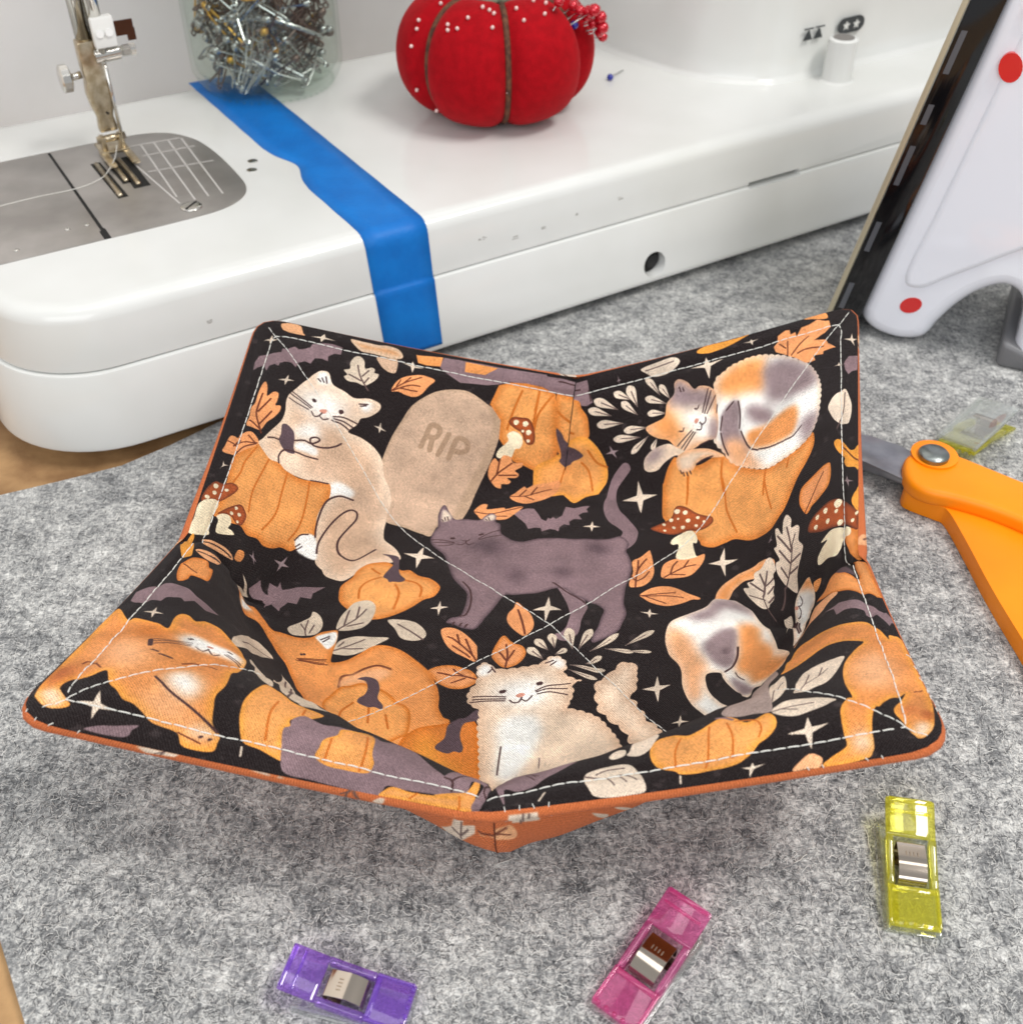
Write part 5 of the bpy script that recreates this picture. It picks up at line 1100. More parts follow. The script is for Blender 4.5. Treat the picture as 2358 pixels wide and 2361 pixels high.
('P',0,0,[9.62,-3.16,9.89,-3.2,10.17,-3.13,10.67,-3.51,11.12,-3.79,11.42,-4.43,11.7,-4.54,11.79,-4.85,11.79,-5.19,11.74,-5.17,11.59,-5.4,11.49,-5.14,11.3,-4.66,10.92,-4.71,10.91,-4.38,10.67,-4.18,10.29,-4.0,10.03,-4.04,9.95,-3.35],1,-1,.35,0,0,0),
('P',0,26,[8.41,-6.51,8.59,-4.43,9.13,-4.51,9.6,-4.7,10.05,-4.91,10.46,-5.1,11.02,-5.23,11.27,-5.74,11.38,-6.22,11.45,-5.95,11.78,-6.2,11.78,-7.21,11.78,-8.55,11.77,-9.56,11.69,-10.3,11.55,-11.11,11.18,-11.43,11.06,-11.04,10.94,-10.72,10.88,-10.41,11.23,-9.46,10.97,-9.78,10.61,-10.29,10.48,-10.34,10.31,-10.79,10.19,-11.38,10.1,-11.58,9.87,-11.74,8.89,-11.78,9.17,-11.56,9.58,-11.34,9.63,-10.96,9.66,-10.6,9.72,-10.28,9.93,-9.87,10.06,-9.83,9.97,-9.25,9.92,-8.43,10.03,-7.63,10.28,-6.98,10.58,-6.54,10.32,-6.36,9.83,-6.18,9.44,-6.19,9.03,-6.43,8.74,-6.68,8.45,-6.92],0,23,.18,0,0,0),
('P',0,1,[10.19,-7.9,10.88,-6.97,11.17,-7.67,11.11,-8.8,10.59,-9.55,10.22,-9.09],0,-1,.35,.4,1,0),
('P',0,4,[9.71,-11.28,10.06,-10.98,10.17,-11.33,9.93,-11.58],0,-1,.35,.25,1,0),
('P',0,4,[11.2,-11.0,11.48,-10.89,11.46,-11.18,11.21,-11.37],0,-1,.35,.15,1,0),
('P',0,20,[11.17,-10.14,11.29,-10.13,11.27,-10.48,11.17,-10.43],0,-1,.35,.2,1,0),
('P',0,20,[11.48,-10.37,11.66,-10.36,11.57,-10.79,11.47,-10.73],0,-1,.35,.15,1,0),
('S',0,9,[11.45,-9.36,11.65,-9.24],.037),
('P',0,2,[8.76,-9.19,8.85,-8.57,8.96,-7.91,9.19,-7.62,9.54,-7.37,10.0,-7.21,9.91,-7.78,9.71,-8.46,9.51,-8.88,9.19,-9.02,8.95,-9.1],0,-1,.35,0,0,0),
('P',0,2,[8.13,-9.92,8.32,-9.7,8.57,-9.57,9.01,-9.62,9.45,-9.72,9.69,-9.87,9.39,-10.05,9.05,-10.12,8.7,-10.2,8.37,-10.13],0,-1,.35,0,0,0),
('P',0,2,[8.2,-9.47,8.11,-9.1,8.16,-7.9,8.35,-7.68,8.51,-7.34,8.63,-8.21,8.52,-9.06],0,-1,.35,0,0,0),
('S',0,7,[8.79,-9.11,9.21,-8.5,9.59,-7.92],.031),
('S',0,7,[9.08,-8.71,9.14,-8.0],.031),
('S',0,7,[9.37,-8.26,9.46,-7.77],.031),
('S',0,7,[8.15,-9.93,8.64,-9.85,9.16,-9.85],.03),
('S',0,7,[8.41,-9.9,8.74,-9.98],.03),
('S',0,7,[8.21,-9.41,8.38,-8.3,8.54,-7.94],.031),
('*',0,2,[8.36,-10.73,8.94,-10.29,9.37,-10.63,8.81,-11.25]),
('*',0,2,[7.09,-11.49,7.39,-11.39,7.68,-11.46,7.21,-11.78]),
('*',0,2,[8.37,-10.75,8.47,-10.69,8.64,-10.67,8.46,-10.8]),
('P',0,1,[8.2,-11.76,8.49,-11.51,8.75,-11.37,8.96,-11.54,8.82,-11.77,8.54,-11.76],0,-1,.35,0,0,0),
('P',0,27,[6.91,-9.29,7.1,-8.35,7.45,-8.11,7.63,-7.17,7.85,-5.55,8.11,-5.49,8.3,-6.69,8.15,-7.64,8.2,-9.58,8.07,-9.91,7.7,-9.79,7.31,-9.66],0,-1,.35,0,0,0),
('P',0,13,[5.01,-10.53,5.12,-10.16,5.36,-10.01,5.69,-10.05,6.01,-10.18,6.32,-9.99,6.63,-9.68,6.91,-9.48,7.18,-9.63,7.44,-10.05,7.71,-10.05,8.02,-9.93,8.17,-10.08,8.2,-10.28,8.11,-10.52,7.9,-10.74,7.66,-10.88,7.46,-11.06,7.15,-11.32,6.81,-11.41,6.38,-11.41,6.06,-11.42,5.68,-11.37,5.57,-11.26,5.29,-11.1,5.07,-10.9],0,23,.18,0,0,0),
('S',0,15,[5.82,-10.26,5.65,-10.62,5.6,-11.08],.052),
('S',0,15,[6.57,-9.88,6.45,-10.8,6.3,-11.3],.052),
('S',0,15,[7.01,-9.89,7.09,-10.53,6.97,-11.14],.052),
('S',0,15,[7.23,-9.9,7.71,-10.09,7.81,-10.38,7.7,-10.66],.052),
('S',0,0,[6.77,-9.47,6.98,-9.54,7.17,-9.77],.084),
('P',0,2,[4.4,-10.38,4.49,-10.14,4.6,-9.08,5.02,-9.28,5.26,-9.69,5.09,-10.25,4.94,-10.45,4.7,-10.52],0,-1,.35,0,0,0),
('P',0,2,[3.93,-10.29,4.12,-10.04,4.36,-10.11,4.34,-10.38,4.04,-10.46],0,-1,.35,0,0,0),
('P',0,2,[3.3,-10.96,3.76,-10.73,4.34,-10.74,4.64,-10.99,4.79,-11.37,4.8,-11.73,4.4,-11.79,3.88,-11.78,3.61,-11.71,3.48,-11.51],0,-1,.35,0,0,0),
('S',0,7,[3.33,-10.96,3.89,-11.07,4.32,-11.06,4.63,-11.34],.035),
('S',0,7,[3.61,-10.93,3.9,-10.84,4.34,-10.88],.035),
('S',0,7,[3.9,-11.09,4.08,-11.42],.035),
('S',0,7,[4.18,-11.06,4.38,-11.37],.035),
('S',0,2,[2.26,-11.63,2.35,-11.38],.059),
('S',0,2,[5.64,-11.64,5.67,-11.42],.047),
('P',1,2,[-.88,-8.33,-1.24,-8.13,-1.48,-8.24,-1.23,-8.6,-1.3,-12.14,-.96,-8.84,-.65,-9.13,-.59,-8.93,-.76,-8.62],1,-1,.35,0,0,0),
('S',1,7,[-.9,-8.4,-1.01,-8.91],.041),
('S',1,7,[-.93,-8.53,-.79,-8.85],.041),
('S',1,7,[-.94,-8.52,-1.19,-8.57],.041),
('P',1,1,[-.49,-9.05,-.33,-9.02,.35,-9.3,.58,-9.32,.68,-9.04,.59,-8.83,.22,-8.96],0,-1,.35,0,0,0),
('S',1,9,[-.52,-9.06,.22,-9.12,.51,-9.02],.04),
('S',1,9,[.22,-9.12,.47,-9.29],.04),
('P',1,2,[1.61,-12.15,2.28,-12.15,1.35,-8.98,.65,-9.33],1,-1,.35,0,0,0),
('S',1,7,[.86,-9.19,1.94,-12.14],.039),
('S',1,7,[.94,-9.21,2.07,-12.12],.039),
('P',1,2,[2.6,-8.21,2.89,-7.69,2.76,-7.51],0,-1,.35,0,0,0),
('P',1,2,[3.14,-7.83,3.29,-7.27,3.41,-7.1,3.39,-7.41],0,-1,.35,0,0,0),
('P',1,2,[-6.42,-12.2,-6.07,-12.21,-5.87,-12.17,-5.94,-12.15],0,-1,.35,0,0,0),
('P',1,2,[-5.73,-12.21,-5.73,-12.21,-5.52,-12.16,-5.67,-12.15],0,-1,.35,0,0,0),
('D',1,2,[-3.13,-12.08],.122),
('S',1,7,[-3.87,-11.96,-3.99,-12.24],.049),
('S',1,7,[-3.87,-12.22,-3.57,-12.01],.049),
('S',1,7,[-4.05,-12.08,-3.93,-12.21],.049),
('P',1,2,[-9.17,-12.15,-8.14,-12.17,-8.11,-12.08,-8.73,-12.01],1,-1,.35,0,0,0),
('S',1,7,[-8.54,-12.05,-8.49,-12.16],.032),
('S',1,7,[-8.41,-12.06,-8.49,-12.16],.032),
]
# ---------------------------------------------------------------- painting the flat print (a square of cloth seen from above)
EXT = 12.5
class Cloth:
    def __init__(s, size, base, seed):
        s.n = size; s.k = size / (2 * EXT); s.img = np.empty((size, size, 3), np.float32); s.img[:] = [c / 255 for c in base]
        s.last = None; s.rng = np.random.default_rng(seed)
        big = fur_noise((size, size), 26, s.rng) * .45 + fur_noise((size, size), 80, s.rng) * .3 + fur_noise((size, size), 400, s.rng) * .25
        s.wash = (big - .5)
    def px(s, pts): return (np.asarray(pts, float).reshape(-1, 2) + EXT) * s.k
    def smooth(s, q, closed=True, n=5):
        q = np.asarray(q); m = len(q)
        if m < 3: return q
        out = []; t = (np.arange(n) / n)[:, None]
        for i in range(m if closed else m - 1):
            if closed: a, b, c, d = q[i - 1], q[i], q[(i + 1) % m], q[(i + 2) % m]
            else: a, b, c, d = q[max(i - 1, 0)], q[i], q[i + 1], q[min(i + 2, m - 1)]
            out.append(.5 * (2 * b + (c - a) * t + (2 * a - 5 * b + 4 * c - d) * t ** 2 + (3 * b - a - 3 * c + d) * t ** 3))
        if not closed: out.append(q[-1:])
        return np.concatenate(out)
    def scallop(s, q, amp):
        """little tufts along a closed outline"""
        c = np.concatenate([q, q[:1]]); L_ = np.concatenate([[0], np.cumsum(np.linalg.norm(np.diff(c, axis=0), axis=1))])
        n = max(8, round(L_[-1] / (amp * 7.5))); u = np.linspace(0, L_[-1], n * 8, endpoint=False)
        r = np.stack([np.interp(u, L_, c[:, k]) for k in (0, 1)], 1); t_ = np.roll(r, -2, 0) - np.roll(r, 2, 0); t_ /= np.linalg.norm(t_, axis=1, keepdims=True) + 1e-9
        area = np.sum(r[:, 0] * np.roll(r[:, 1], -1) - np.roll(r[:, 0], -1) * r[:, 1]); sg = 1 if area > 0 else -1
        h = amp * (np.abs(np.sin(np.arange(len(r)) * math.pi / 8)) * 1.4 - .9)
        return r + np.stack([t_[:, 1], -t_[:, 0]], 1) * (h * sg)[:, None]
    def box(s, q, pad):
        x0, y0 = np.floor(q.min(0) - pad).astype(int); x1, y1 = np.ceil(q.max(0) + pad).astype(int) + 1
        x0, y0 = max(x0, 0), max(y0, 0); x1, y1 = min(x1, s.n), min(y1, s.n)
        return (x0, y0, x1, y1) if x1 > x0 and y1 > y0 else None
    def fill(s, q, pad=2):
        bx = s.box(q, pad)
        if bx is None: return None, None
        x0, y0, x1, y1 = bx; w, h = x1 - x0, y1 - y0; SS = 3
        acc = np.zeros((h, w + 1), np.float32)
        a = q; b = np.roll(q, -1, 0)
        for r in range(h * SS):
            y = y0 + (r + .5) / SS
            hit = (a[:, 1] <= y) != (b[:, 1] <= y)
            if not hit.any(): continue
            xs = np.sort(a[hit, 0] + (y - a[hit, 1]) / (b[hit, 1] - a[hit, 1]) * (b[hit, 0] - a[hit, 0])) - x0
            for l, rr in zip(xs[::2], xs[1::2]):
                l = min(max(l, 0), w); rr = min(max(rr, 0), w)
                li, ri = int(l), int(rr)
                if li == ri:
                    acc[r // SS, li] += rr - l
                else:
                    acc[r // SS, li] += li + 1 - l; acc[r // SS, li + 1:ri] += 1; acc[r // SS, ri] += rr - ri
        return bx, np.clip(acc[:, :w] / SS, 0, 1)
    def segdist(s, q, bx, closed):
        x0, y0, x1, y1 = bx
        X, Y = np.meshgrid(np.arange(x0, x1) + .5, np.arange(y0, y1) + .5); X = X.astype(np.float32); Y = Y.astype(np.float32)
        D = np.full(X.shape, 1e9, np.float32)
        m = len(q)
        for i in range(m if closed else m - 1):
            a, b = q[i], q[(i + 1) % m]; dx, dy = b - a; L2 = dx * dx + dy * dy + 1e-9
            t = np.clip(((X - a[0]) * dx + (Y - a[1]) * dy) / L2, 0, 1)
            D = np.minimum(D, (X - a[0] - t * dx) ** 2 + (Y - a[1] - t * dy) ** 2)
        return np.sqrt(D)
    def blur(s, M, sig):
        r = int(sig * 2.5) + 1; k = np.exp(-(np.arange(-r, r + 1) / sig) ** 2 / 2); k /= k.sum()
        M = np.apply_along_axis(lambda v: np.convolve(v, k, 'same'), 0, M); return np.apply_along_axis(lambda v: np.convolve(v, k, 'same'), 1, M)
    def comp(s, bx, M, c, wash=.34):
        x0, y0, x1, y1 = bx; c = np.array(c, np.float32) / 255
        W_ = 1 + wash * s.wash[y0:y1, x0:x1, None]
        t = s.img[y0:y1, x0:x1]; M = M[..., None]
        t[:] = t * (1 - M) + c * W_ * M
    def poly(s, pts, c, sharp=0, rim=None, rw=.3, soft=0, clip=0, fur=0, wash=.34):
        q = s.px(pts)
        if not sharp: q = s.smooth(q)
        if fur: q = s.scallop(q, fur * s.k)
        sig = soft * s.k
        bx, M = s.fill(q, 2 + int(3 * sig))
        if bx is None: return
        if soft:
            M = s.blur(M, max(sig * .6, .6))
            if clip and s.last is not None:
                (a0, b0, a1, b1), K = s.last; x0, y0, x1, y1 = bx
                full = np.zeros_like(M); ix0, iy0, ix1, iy1 = max(a0, x0), max(b0, y0), min(a1, x1), min(b1, y1)
                if ix1 > ix0 and iy1 > iy0: full[iy0 - y0:iy1 - y0, ix0 - x0:ix1 - x0] = K[iy0 - b0:iy1 - b0, ix0 - a0:ix1 - a0]
                M = M * full
        s.comp(bx, M, c, wash)
        if rim is not None:
            stepq = q[::max(1, len(q) // 90)]
            D = s.segdist(stepq, bx, True) / (rw * s.k)
            E = np.exp(-(D * 1.4) ** 2) * .85 * M
            s.comp(bx, E, rim, wash)
        if not clip: s.last = (bx, M)
    def stroke(s, pts, c, w):
        q = s.smooth(s.px(pts), False); hw = max(w * s.k / 2, .9)
        bx = s.box(q, hw + 3)
        if bx is None: return
        D = s.segdist(q, bx, False)
        s.comp(bx, np.clip(hw - D + .5, 0, 1), c, .15)
    def dot(s, p, c, r): 
        a = np.linspace(0, 2 * math.pi, 12, endpoint=False)
        s_last = s.last
        s.poly([(p[0] + r * math.cos(t) * (1 + .1 * math.sin(3 * t)), p[1] + r * math.sin(t)) for t in a], c)
        s.last = s_last
    def star(s, pts, c):
        p = np.asarray(pts, float).reshape(-1, 2); m = p.mean(0); q = []
        for i in range(4):
            q += [p[i], m + (p[i] - m) * .32 * .55 + (p[(i + 1) % 4] - m) * .32 * .55]
        s.poly(q, c, sharp=1)
    def lens(s, pts, c, v, w):
        b, t = np.asarray(pts, float).reshape(-1, 2); d = t - b; n = np.array([-d[1], d[0]]); n /= np.linalg.norm(n) + 1e-9
        prof = ((0, 0), (.2, .3), (.45, .7), (.7, 1), (.88, .8), (1, 0))
        q = [b + d * a + n * w / 2 * h for a, h in prof] + [b + d * a - n * w / 2 * h for a, h in prof[-2:0:-1]]
        s.poly(q, c); s.stroke([b + d * .05, b + d * .7], v, w * .12)
    def run(s, tgt):
        for o in PRINT:
            if o[1] != tgt: continue
            k, c = o[0], PAL[o[2]]
            if k == 'P': s.poly(o[3], c, o[4], PAL[o[5]] if o[5] >= 0 else None, o[6], o[7], o[8], o[9])
            elif k == 'S': s.stroke(o[3], c, o[4])
            elif k == 'D': s.dot(o[3], c, o[4])
            elif k == '*': s.star(o[3], c)
            elif k == 'F': s.lens(o[3], c, PAL[o[5]], o[4])
    def image(s, name):
        im = bpy.data.images.new(name, s.n, s.n)
        a = np.ones((s.n, s.n, 4), np.float32); a[..., :3] = np.clip(s.img, 0, 1)
        im.pixels.foreach_set(a.ravel()); im.update(); im.pack()
        return im

rng0 = np.random.default_rng(4)
lining_cloth = Cloth(2048, (33, 25, 25), 1)
for _ in range(420):                      # faint grey flecks printed on the black ground
    p = rng0.uniform(-12, 12, 2); r = rng0.uniform(.05, .16)
    a = np.linspace(0, 2 * math.pi, 7, endpoint=False)
    lining_cloth.poly([(p[0] + r * math.cos(t) * rng0.uniform(.5, 1.2), p[1] + r * math.sin(t) * rng0.uniform(.5, 1)) for t in a], (52, 43, 43), soft=.03)
lining_cloth.run(0)
outer_cloth = Cloth(1024, (206, 112, 64), 2)
for _ in range(90):                       # the pale and peach leaves of the outer cloth, seen whole only from below
    p = rng0.uniform(-12, 12, 2)
    if -2.6 < p[0] < 2.6 and p[1] < -7.5: continue
    a = rng0.uniform(0, 6.28); l = rng0.uniform(.7, 1.2)
    outer_cloth.lens([p, p + l * np.array([math.cos(a), math.sin(a)])], ((232, 214, 196), (240, 176, 128))[int(rng0.integers(2))], (96, 62, 50), l * .5)
outer_cloth.run(1)

def cloth_material(name, image, weave, contrast):
    m = mat(name, (255, 255, 255), 0.9, spec=0.08, sheen=0.06)
    nt, N, L, b = nodes(m)
    uv = N.new('ShaderNodeUVMap'); uv.uv_map = 'cloth'
    im = N.new('ShaderNodeTexImage'); im.image = image; im.interpolation = 'Cubic'; L.new(uv.outputs['UV'], im.inputs['Vector'])
    sep = N.new('ShaderNodeSeparateXYZ'); 
    nz = N.new('ShaderNodeTexNoise'); nz.inputs['Scale'].default_value = 260; nz.inputs['Detail'].default_value = 2; L.new(uv.outputs['UV'], nz.inputs['Vector'])
    L.new(uv.outputs['UV'], sep.inputs[0])
    def sine(sock, f):
        mu = N.new('ShaderNodeMath'); mu.operation = 'MULTIPLY'; mu.inputs[1].default_value = f; L.new(sock, mu.inputs[0])
        ad = N.new('ShaderNodeMath'); ad.operation = 'MULTIPLY_ADD'; ad.inputs[1].default_value = 3.0; L.new(nz.outputs['Fac'], ad.inputs[0]); L.new(mu.outputs[0], ad.inputs[2])
        si = N.new('ShaderNodeMath'); si.operation = 'SINE'; L.new(ad.outputs[0], si.inputs[0]); return si.outputs[0]
    f = 2 * math.pi * 2 * EXT / weave
    pr = N.new('ShaderNodeMath'); pr.operation = 'MULTIPLY'; L.new(sine(sep.outputs[0], f), pr.inputs[0]); L.new(sine(sep.outputs[1], f), pr.inputs[1])
    gz = N.new('ShaderNodeTexNoise'); gz.inputs['Scale'].default_value = 2 * EXT / .06; gz.inputs['Detail'].default_value = 2; L.new(uv.outputs['UV'], gz.inputs['Vector'])
    g2 = N.new('ShaderNodeMath'); g2.operation = 'MULTIPLY_ADD'; g2.inputs[1].default_value = 2.4; g2.inputs[2].default_value = -1.2; L.new(gz.outputs['Fac'], g2.inputs[0])
    pr0 = pr; pr = N.new('ShaderNodeMath'); pr.operation = 'ADD'; L.new(pr0.outputs[0], pr.inputs[0]); L.new(g2.outputs[0], pr.inputs[1])
    mr = N.new('ShaderNodeMapRange'); mr.inputs['From Min'].default_value = -1; mr.inputs['From Max'].default_value = 1
    mr.inputs['To Min'].default_value = 1 - contrast; mr.inputs['To Max'].default_value = 1 + contrast; L.new(pr.outputs[0], mr.inputs['Value'])
    mx = N.new('ShaderNodeMix'); mx.data_type = 'RGBA'; mx.blend_type = 'MULTIPLY'; mx.inputs['Factor'].default_value = 1
    L.new(im.outputs['Color'], mx.inputs['A']); cc = N.new('ShaderNodeCombineColor')
    for i in range(3): L.new(mr.outputs['Result'], cc.inputs[i])
    L.new(cc.outputs['Color'], mx.inputs['B']); 
    fl = N.new('ShaderNodeMapRange'); fl.inputs['From Min'].default_value = .1; fl.inputs['From Max'].default_value = 1; fl.inputs['To Min'].default_value = 0; fl.inputs['To Max'].default_value = .022; L.new(pr.outputs[0], fl.inputs['Value'])
    c3 = N.new('ShaderNodeCombineColor'); 
    for i in range(3): L.new(fl.outputs['Result'], c3.inputs[i])
    ad2 = N.new('ShaderNodeMix'); ad2.data_type = 'RGBA'; ad2.blend_type = 'ADD'; ad2.inputs['Factor'].default_value = 1; L.new(mx.outputs['Result'], ad2.inputs['A']); L.new(c3.outputs['Color'], ad2.inputs['B'])
    L.new(ad2.outputs['Result'], b.inputs['Base Color'])
    bp = N.new('ShaderNodeBump'); bp.inputs['Strength'].default_value = 0.7; bp.inputs['Distance'].default_value = 0.00022
    L.new(pr.outputs[0], bp.inputs['Height']); L.new(bp.outputs['Normal'], b.inputs['Normal'])
    return m

# ---------------------------------------------------------------- the bowl cozy itself
LIN, UL, OUT, UO = bowl_shells()
CB = (1.2, 24.8, 0)
bowl = thing('bowl_cozy', CB, 'quilted fabric bowl cozy with pointed corners and a black autumn cat and pumpkin print lining', 'bowl cozy')

def shell(name, P, U, material, flip):
    nq, ns, nr, _ = P.shape
    verts = []; idx = np.zeros((nq, ns, nr), int); uvs = []
    V = P.reshape(-1, 3); UVv = U.reshape(-1, 2)
    idx = np.arange(nq * ns * nr).reshape(nq, ns, nr)
    faces = np.stack([idx[:, :-1, :-1], idx[:, 1:, :-1], idx[:, 1:, 1:], idx[:, :-1, 1:]], -1).reshape(-1, 4)
    if flip: faces = faces[:, ::-1]
    o = mk(name, V.tolist(), faces.tolist(), material, bowl, True)
    uvl = o.data.uv_layers.new(name='cloth'); loops = np.empty(len(o.data.loops), np.int32); o.data.loops.foreach_get('vertex_index', loops)
    uvl.data.foreach_set('uv', ((UVv[loops] + EXT) / (2 * EXT)).astype(np.float32).ravel())
    bm = bmesh.new(); bm.from_mesh(o.data)
    bmesh.ops.remove_doubles(bm, verts=bm.verts, dist=1e-6); bmesh.ops.dissolve_degenerate(bm, dist=1e-7, edges=bm.edges)
    bm.to_mesh(o.data); bm.free()
    return o
lin_m = cloth_material('lining_cotton', lining_cloth.image('lining_print'), 0.072, 0.44)
out_m = cloth_material('outer_cotton', outer_cloth.image('outer_print'), 0.072, 0.30)
lo = shell('lining', LIN, UL, lin_m, True); tag(lo, 'black lining printed with cats, pumpkins, mushrooms, leaves and a tombstone')
oo = shell('outer_fabric', OUT, UO, out_m, False); tag(oo, 'rust orange outer cotton with pale leaves')

def lin_point(q, i, rowf):
    r = int(rowf); t = rowf - r; r2 = min(r + 1, LIN.shape[2] - 1)
    return LIN[q, i, r] * (1 - t) + LIN[q, i, r2] * t
def stitch_row(q, i):
    d = np.linalg.norm(UL[q, i, :NR + NT + 1] - UL[q, i, NR + NT], axis=1)
    dd = np.maximum(np.abs(UL[q, i, :NR + NT + 1]).max(-1), 0); de = FLAT - dd
    m = np.minimum(d, np.maximum(de, d * .72))
    k = NR + NT
    while k > 0 and m[k] < STITCH: k -= 1
    t = (m[k] - STITCH) / (m[k] - m[k + 1] + 1e-9)
    return k + t
_P, _U = bowl_surface(); _N = surf_normals(_P)
def thread_path(pts, nor, mb, length=.30, gap=.032, r=.019, lift=.018, seed=0):
    rg = random.Random(seed)
    pts = np.array(pts); nor = np.array(nor); seg = np.linalg.norm(np.diff(pts, axis=0), axis=1); cum = np.concatenate([[0], np.cumsum(seg)])
    s = 0.0
    at = lambda x: (np.array([np.interp(x, cum, pts[:, k]) for k in range(3)]), np.array([np.interp(x, cum, nor[:, k]) for k in range(3)]))
    while s + length < cum[-1]:
        l = length * rg.uniform(.88, 1.1); p = []
        side = rg.uniform(-.012, .012)
        for u, h in ((0, -.03), (.12, .4), (.5, 1), (.88, .4), (1, -.03)):
            a, n_ = at(s + l * u); n_ = n_ / (np.linalg.norm(n_) + 1e-9)
            p.append(a + n_ * (lift * h + .004) + np.array([side * u, side * (1 - u), 0]))
        mb.tube(p, [r * .6, r, r, r, r * .6], 5)
        s += l + gap
mb = MB()
for q in range(4):
    pts = []; nn = []
    for i in range(NS + 1):
        rf = stitch_row(q, i); pts.append(lin_point(q, i, rf)); nn.append(_N[q, i, int(rf)])
    thread_path(pts, nn, mb, seed=q)
ts = mb.build('topstitching', thread_m, bowl, True); tag(ts, kind='stuff')
mb = MB()
for q in range(4):
    i = NS // 2; rr = np.linspace(0, stitch_row(q, i) + 6, 160)
    thread_path([lin_point(q, i, r) for r in rr], [_N[q, i, min(int(r) + 1, NR + NT)] for r in rr], mb, length=.27, r=.016, seed=9 + q)
ts = mb.build('quilting_stitches', thread_m, bowl, True); tag(ts, kind='stuff')
# short thread ends of the closed turning gap along the rim
mb = MB(); rg = random.Random(5)
for q, i0, i1, n_ in ((0, 36, 46, 6), (0, 2, 7, 4), (3, 30, 38, 5), (0, 22, 31, 4)):
    for k in range(n_):
        i = int(i0 + (i1 - i0) * (k + rg.random() * .5) / n_); a = LIN[q, i, -1]; b = LIN[q, i, -4]; n2 = _N[q, i, -1]
        mb.tube([OUT[q, i, -5] * 1.0, a + n2 * .02, b + n2 * .03 + np.array([rg.uniform(-.05, .05), 0, 0])], .014, 4)
ts = mb.build('closing_stitches', thread_m, bowl, True); tag(ts, kind='stuff')

# dark tubes along the sewn darts, standing in for shade in the crease
seam_in = mat('seam_shade_dark', (30, 22, 22), .9); seam_out = mat('seam_shade_rust', (104, 50, 26), .9)
for q in range(4):
    n0 = _N[q, 0]
    pts = [LIN[q, 0, r] + n0[min(r, NR + NT)] * .012 for r in range(NR + 6, NR + NT + 3, 3)]
    MB().tube(pts, .018, 5).build('dart_seam_shade', seam_in, bowl, True)
    pts = [OUT[q, 0, r] - n0[min(r, NR + NT)] * .010 for r in range(NR + 4, NR + NT + 5, 3)]
    MB().tube(pts, .022, 5).build('dart_seam_shade', seam_out, bowl, True)
# ---------------------------------------------------------------- glass jar of safety pins
JC = (-12.45, 57.7); JZ = 6.31
glass = clear_plastic('jar_glass', (249, 252, 250), (222, 230, 226), 0.012, 0.03, 0.02, 0.32, 4.0)
jar = thing('glass_jar', (JC[0], JC[1], JZ), 'clear glass jar full of safety pins on the sewing machine bed', 'jar')
po_ = [(2.2, .10), (2.9, .0), (3.15, .05), (3.5, .35), (3.75, .9), (3.82, 1.5), (3.82, 6), (3.78, 9.5)]
pi_ = [(3.62, 9.5), (3.66, 6), (3.62, 1.6), (3.5, 1.05), (3.2, .6), (2.6, .42), (.05, .40)]
prof_o = [(.05, .12)] + [(p.x, p.y) for p in catmull([(a, b_, 0) for a, b_ in po_], 5)]
prof_i = [(p.x, p.y) for p in catmull([(a, b_, 0) for a, b_ in pi_], 5)]
mb = MB(); mb.lathe(prof_o + prof_i, (JC[0], JC[1], JZ), 56, close=False); jg = mb.build('glass_wall', glass, jar, True)
mb = MB()
for k in range(52):
    a = 2 * math.pi * k / 52; mb.lathe([(.09, 0), (.07, .05), (.02, .08)], (JC[0] + 3.22 * math.cos(a), JC[1] + 3.22 * math.sin(a), JZ + .05), 6)
kn = mb.build('knurled_foot', glass, jar, True); tag(kn, kind='stuff')
pin_mats = [(mat('pin_silver', (178, 178, 176), .26, .95), 'silver'), (mat('pin_gold', (216, 166, 72), .28, .8), 'brass coloured'), (mat('pin_dark', (112, 92, 84), .32, .8), 'dark bronze coloured')]
def pin_mesh(name, length, m):
    mb = MB(); L_ = length; g = .13 * L_; r = .055
    coil = [(math.cos(a) * .12, 0, -.10 + math.sin(a) * .12) for a in np.linspace(math.pi * .5, math.pi * 2.5, 12)]
    mb.tube([(-.02, 0, L_ - .05), (-.10, .02, L_ * .6), (-.15, 0, .1)] + [(c[0] - .03, .03 * (i / 11 - .5), c[2]) for i, c in enumerate(coil)], r, 5)
    mb.tube([(.12, .02, -.08), (g, 0, L_ * .35), (g * .9, 0, L_ * .8), (.10, 0, L_)], [r, r, r * .9, r * .5], 5)
    mb.lathe([(.05, 0), (.19, .08), (.21, .28), (.13, .42), (.03, .46)], (.02, 0, L_ - .22), 8)
    o = mb.build(name, m); auto(o, 50); return o
rg = random.Random(21); protos = {}
spots = []
tries = 0
while len(spots) < 230 and tries < 6000:
    tries += 1
    a = rg.uniform(0, 2 * math.pi); rr = 3.2 * math.sqrt(rg.uniform(.05, 1)); z = .75 + 7.0 * rg.random()
    if rg.random() < .6 and math.sin(a) > .5: continue          # the far side of the heap hardly shows
    lim = 3.1 if z > 1.6 else 2.5
    rr = min(rr, lim); spots.append((rr * math.cos(a), rr * math.sin(a), z))
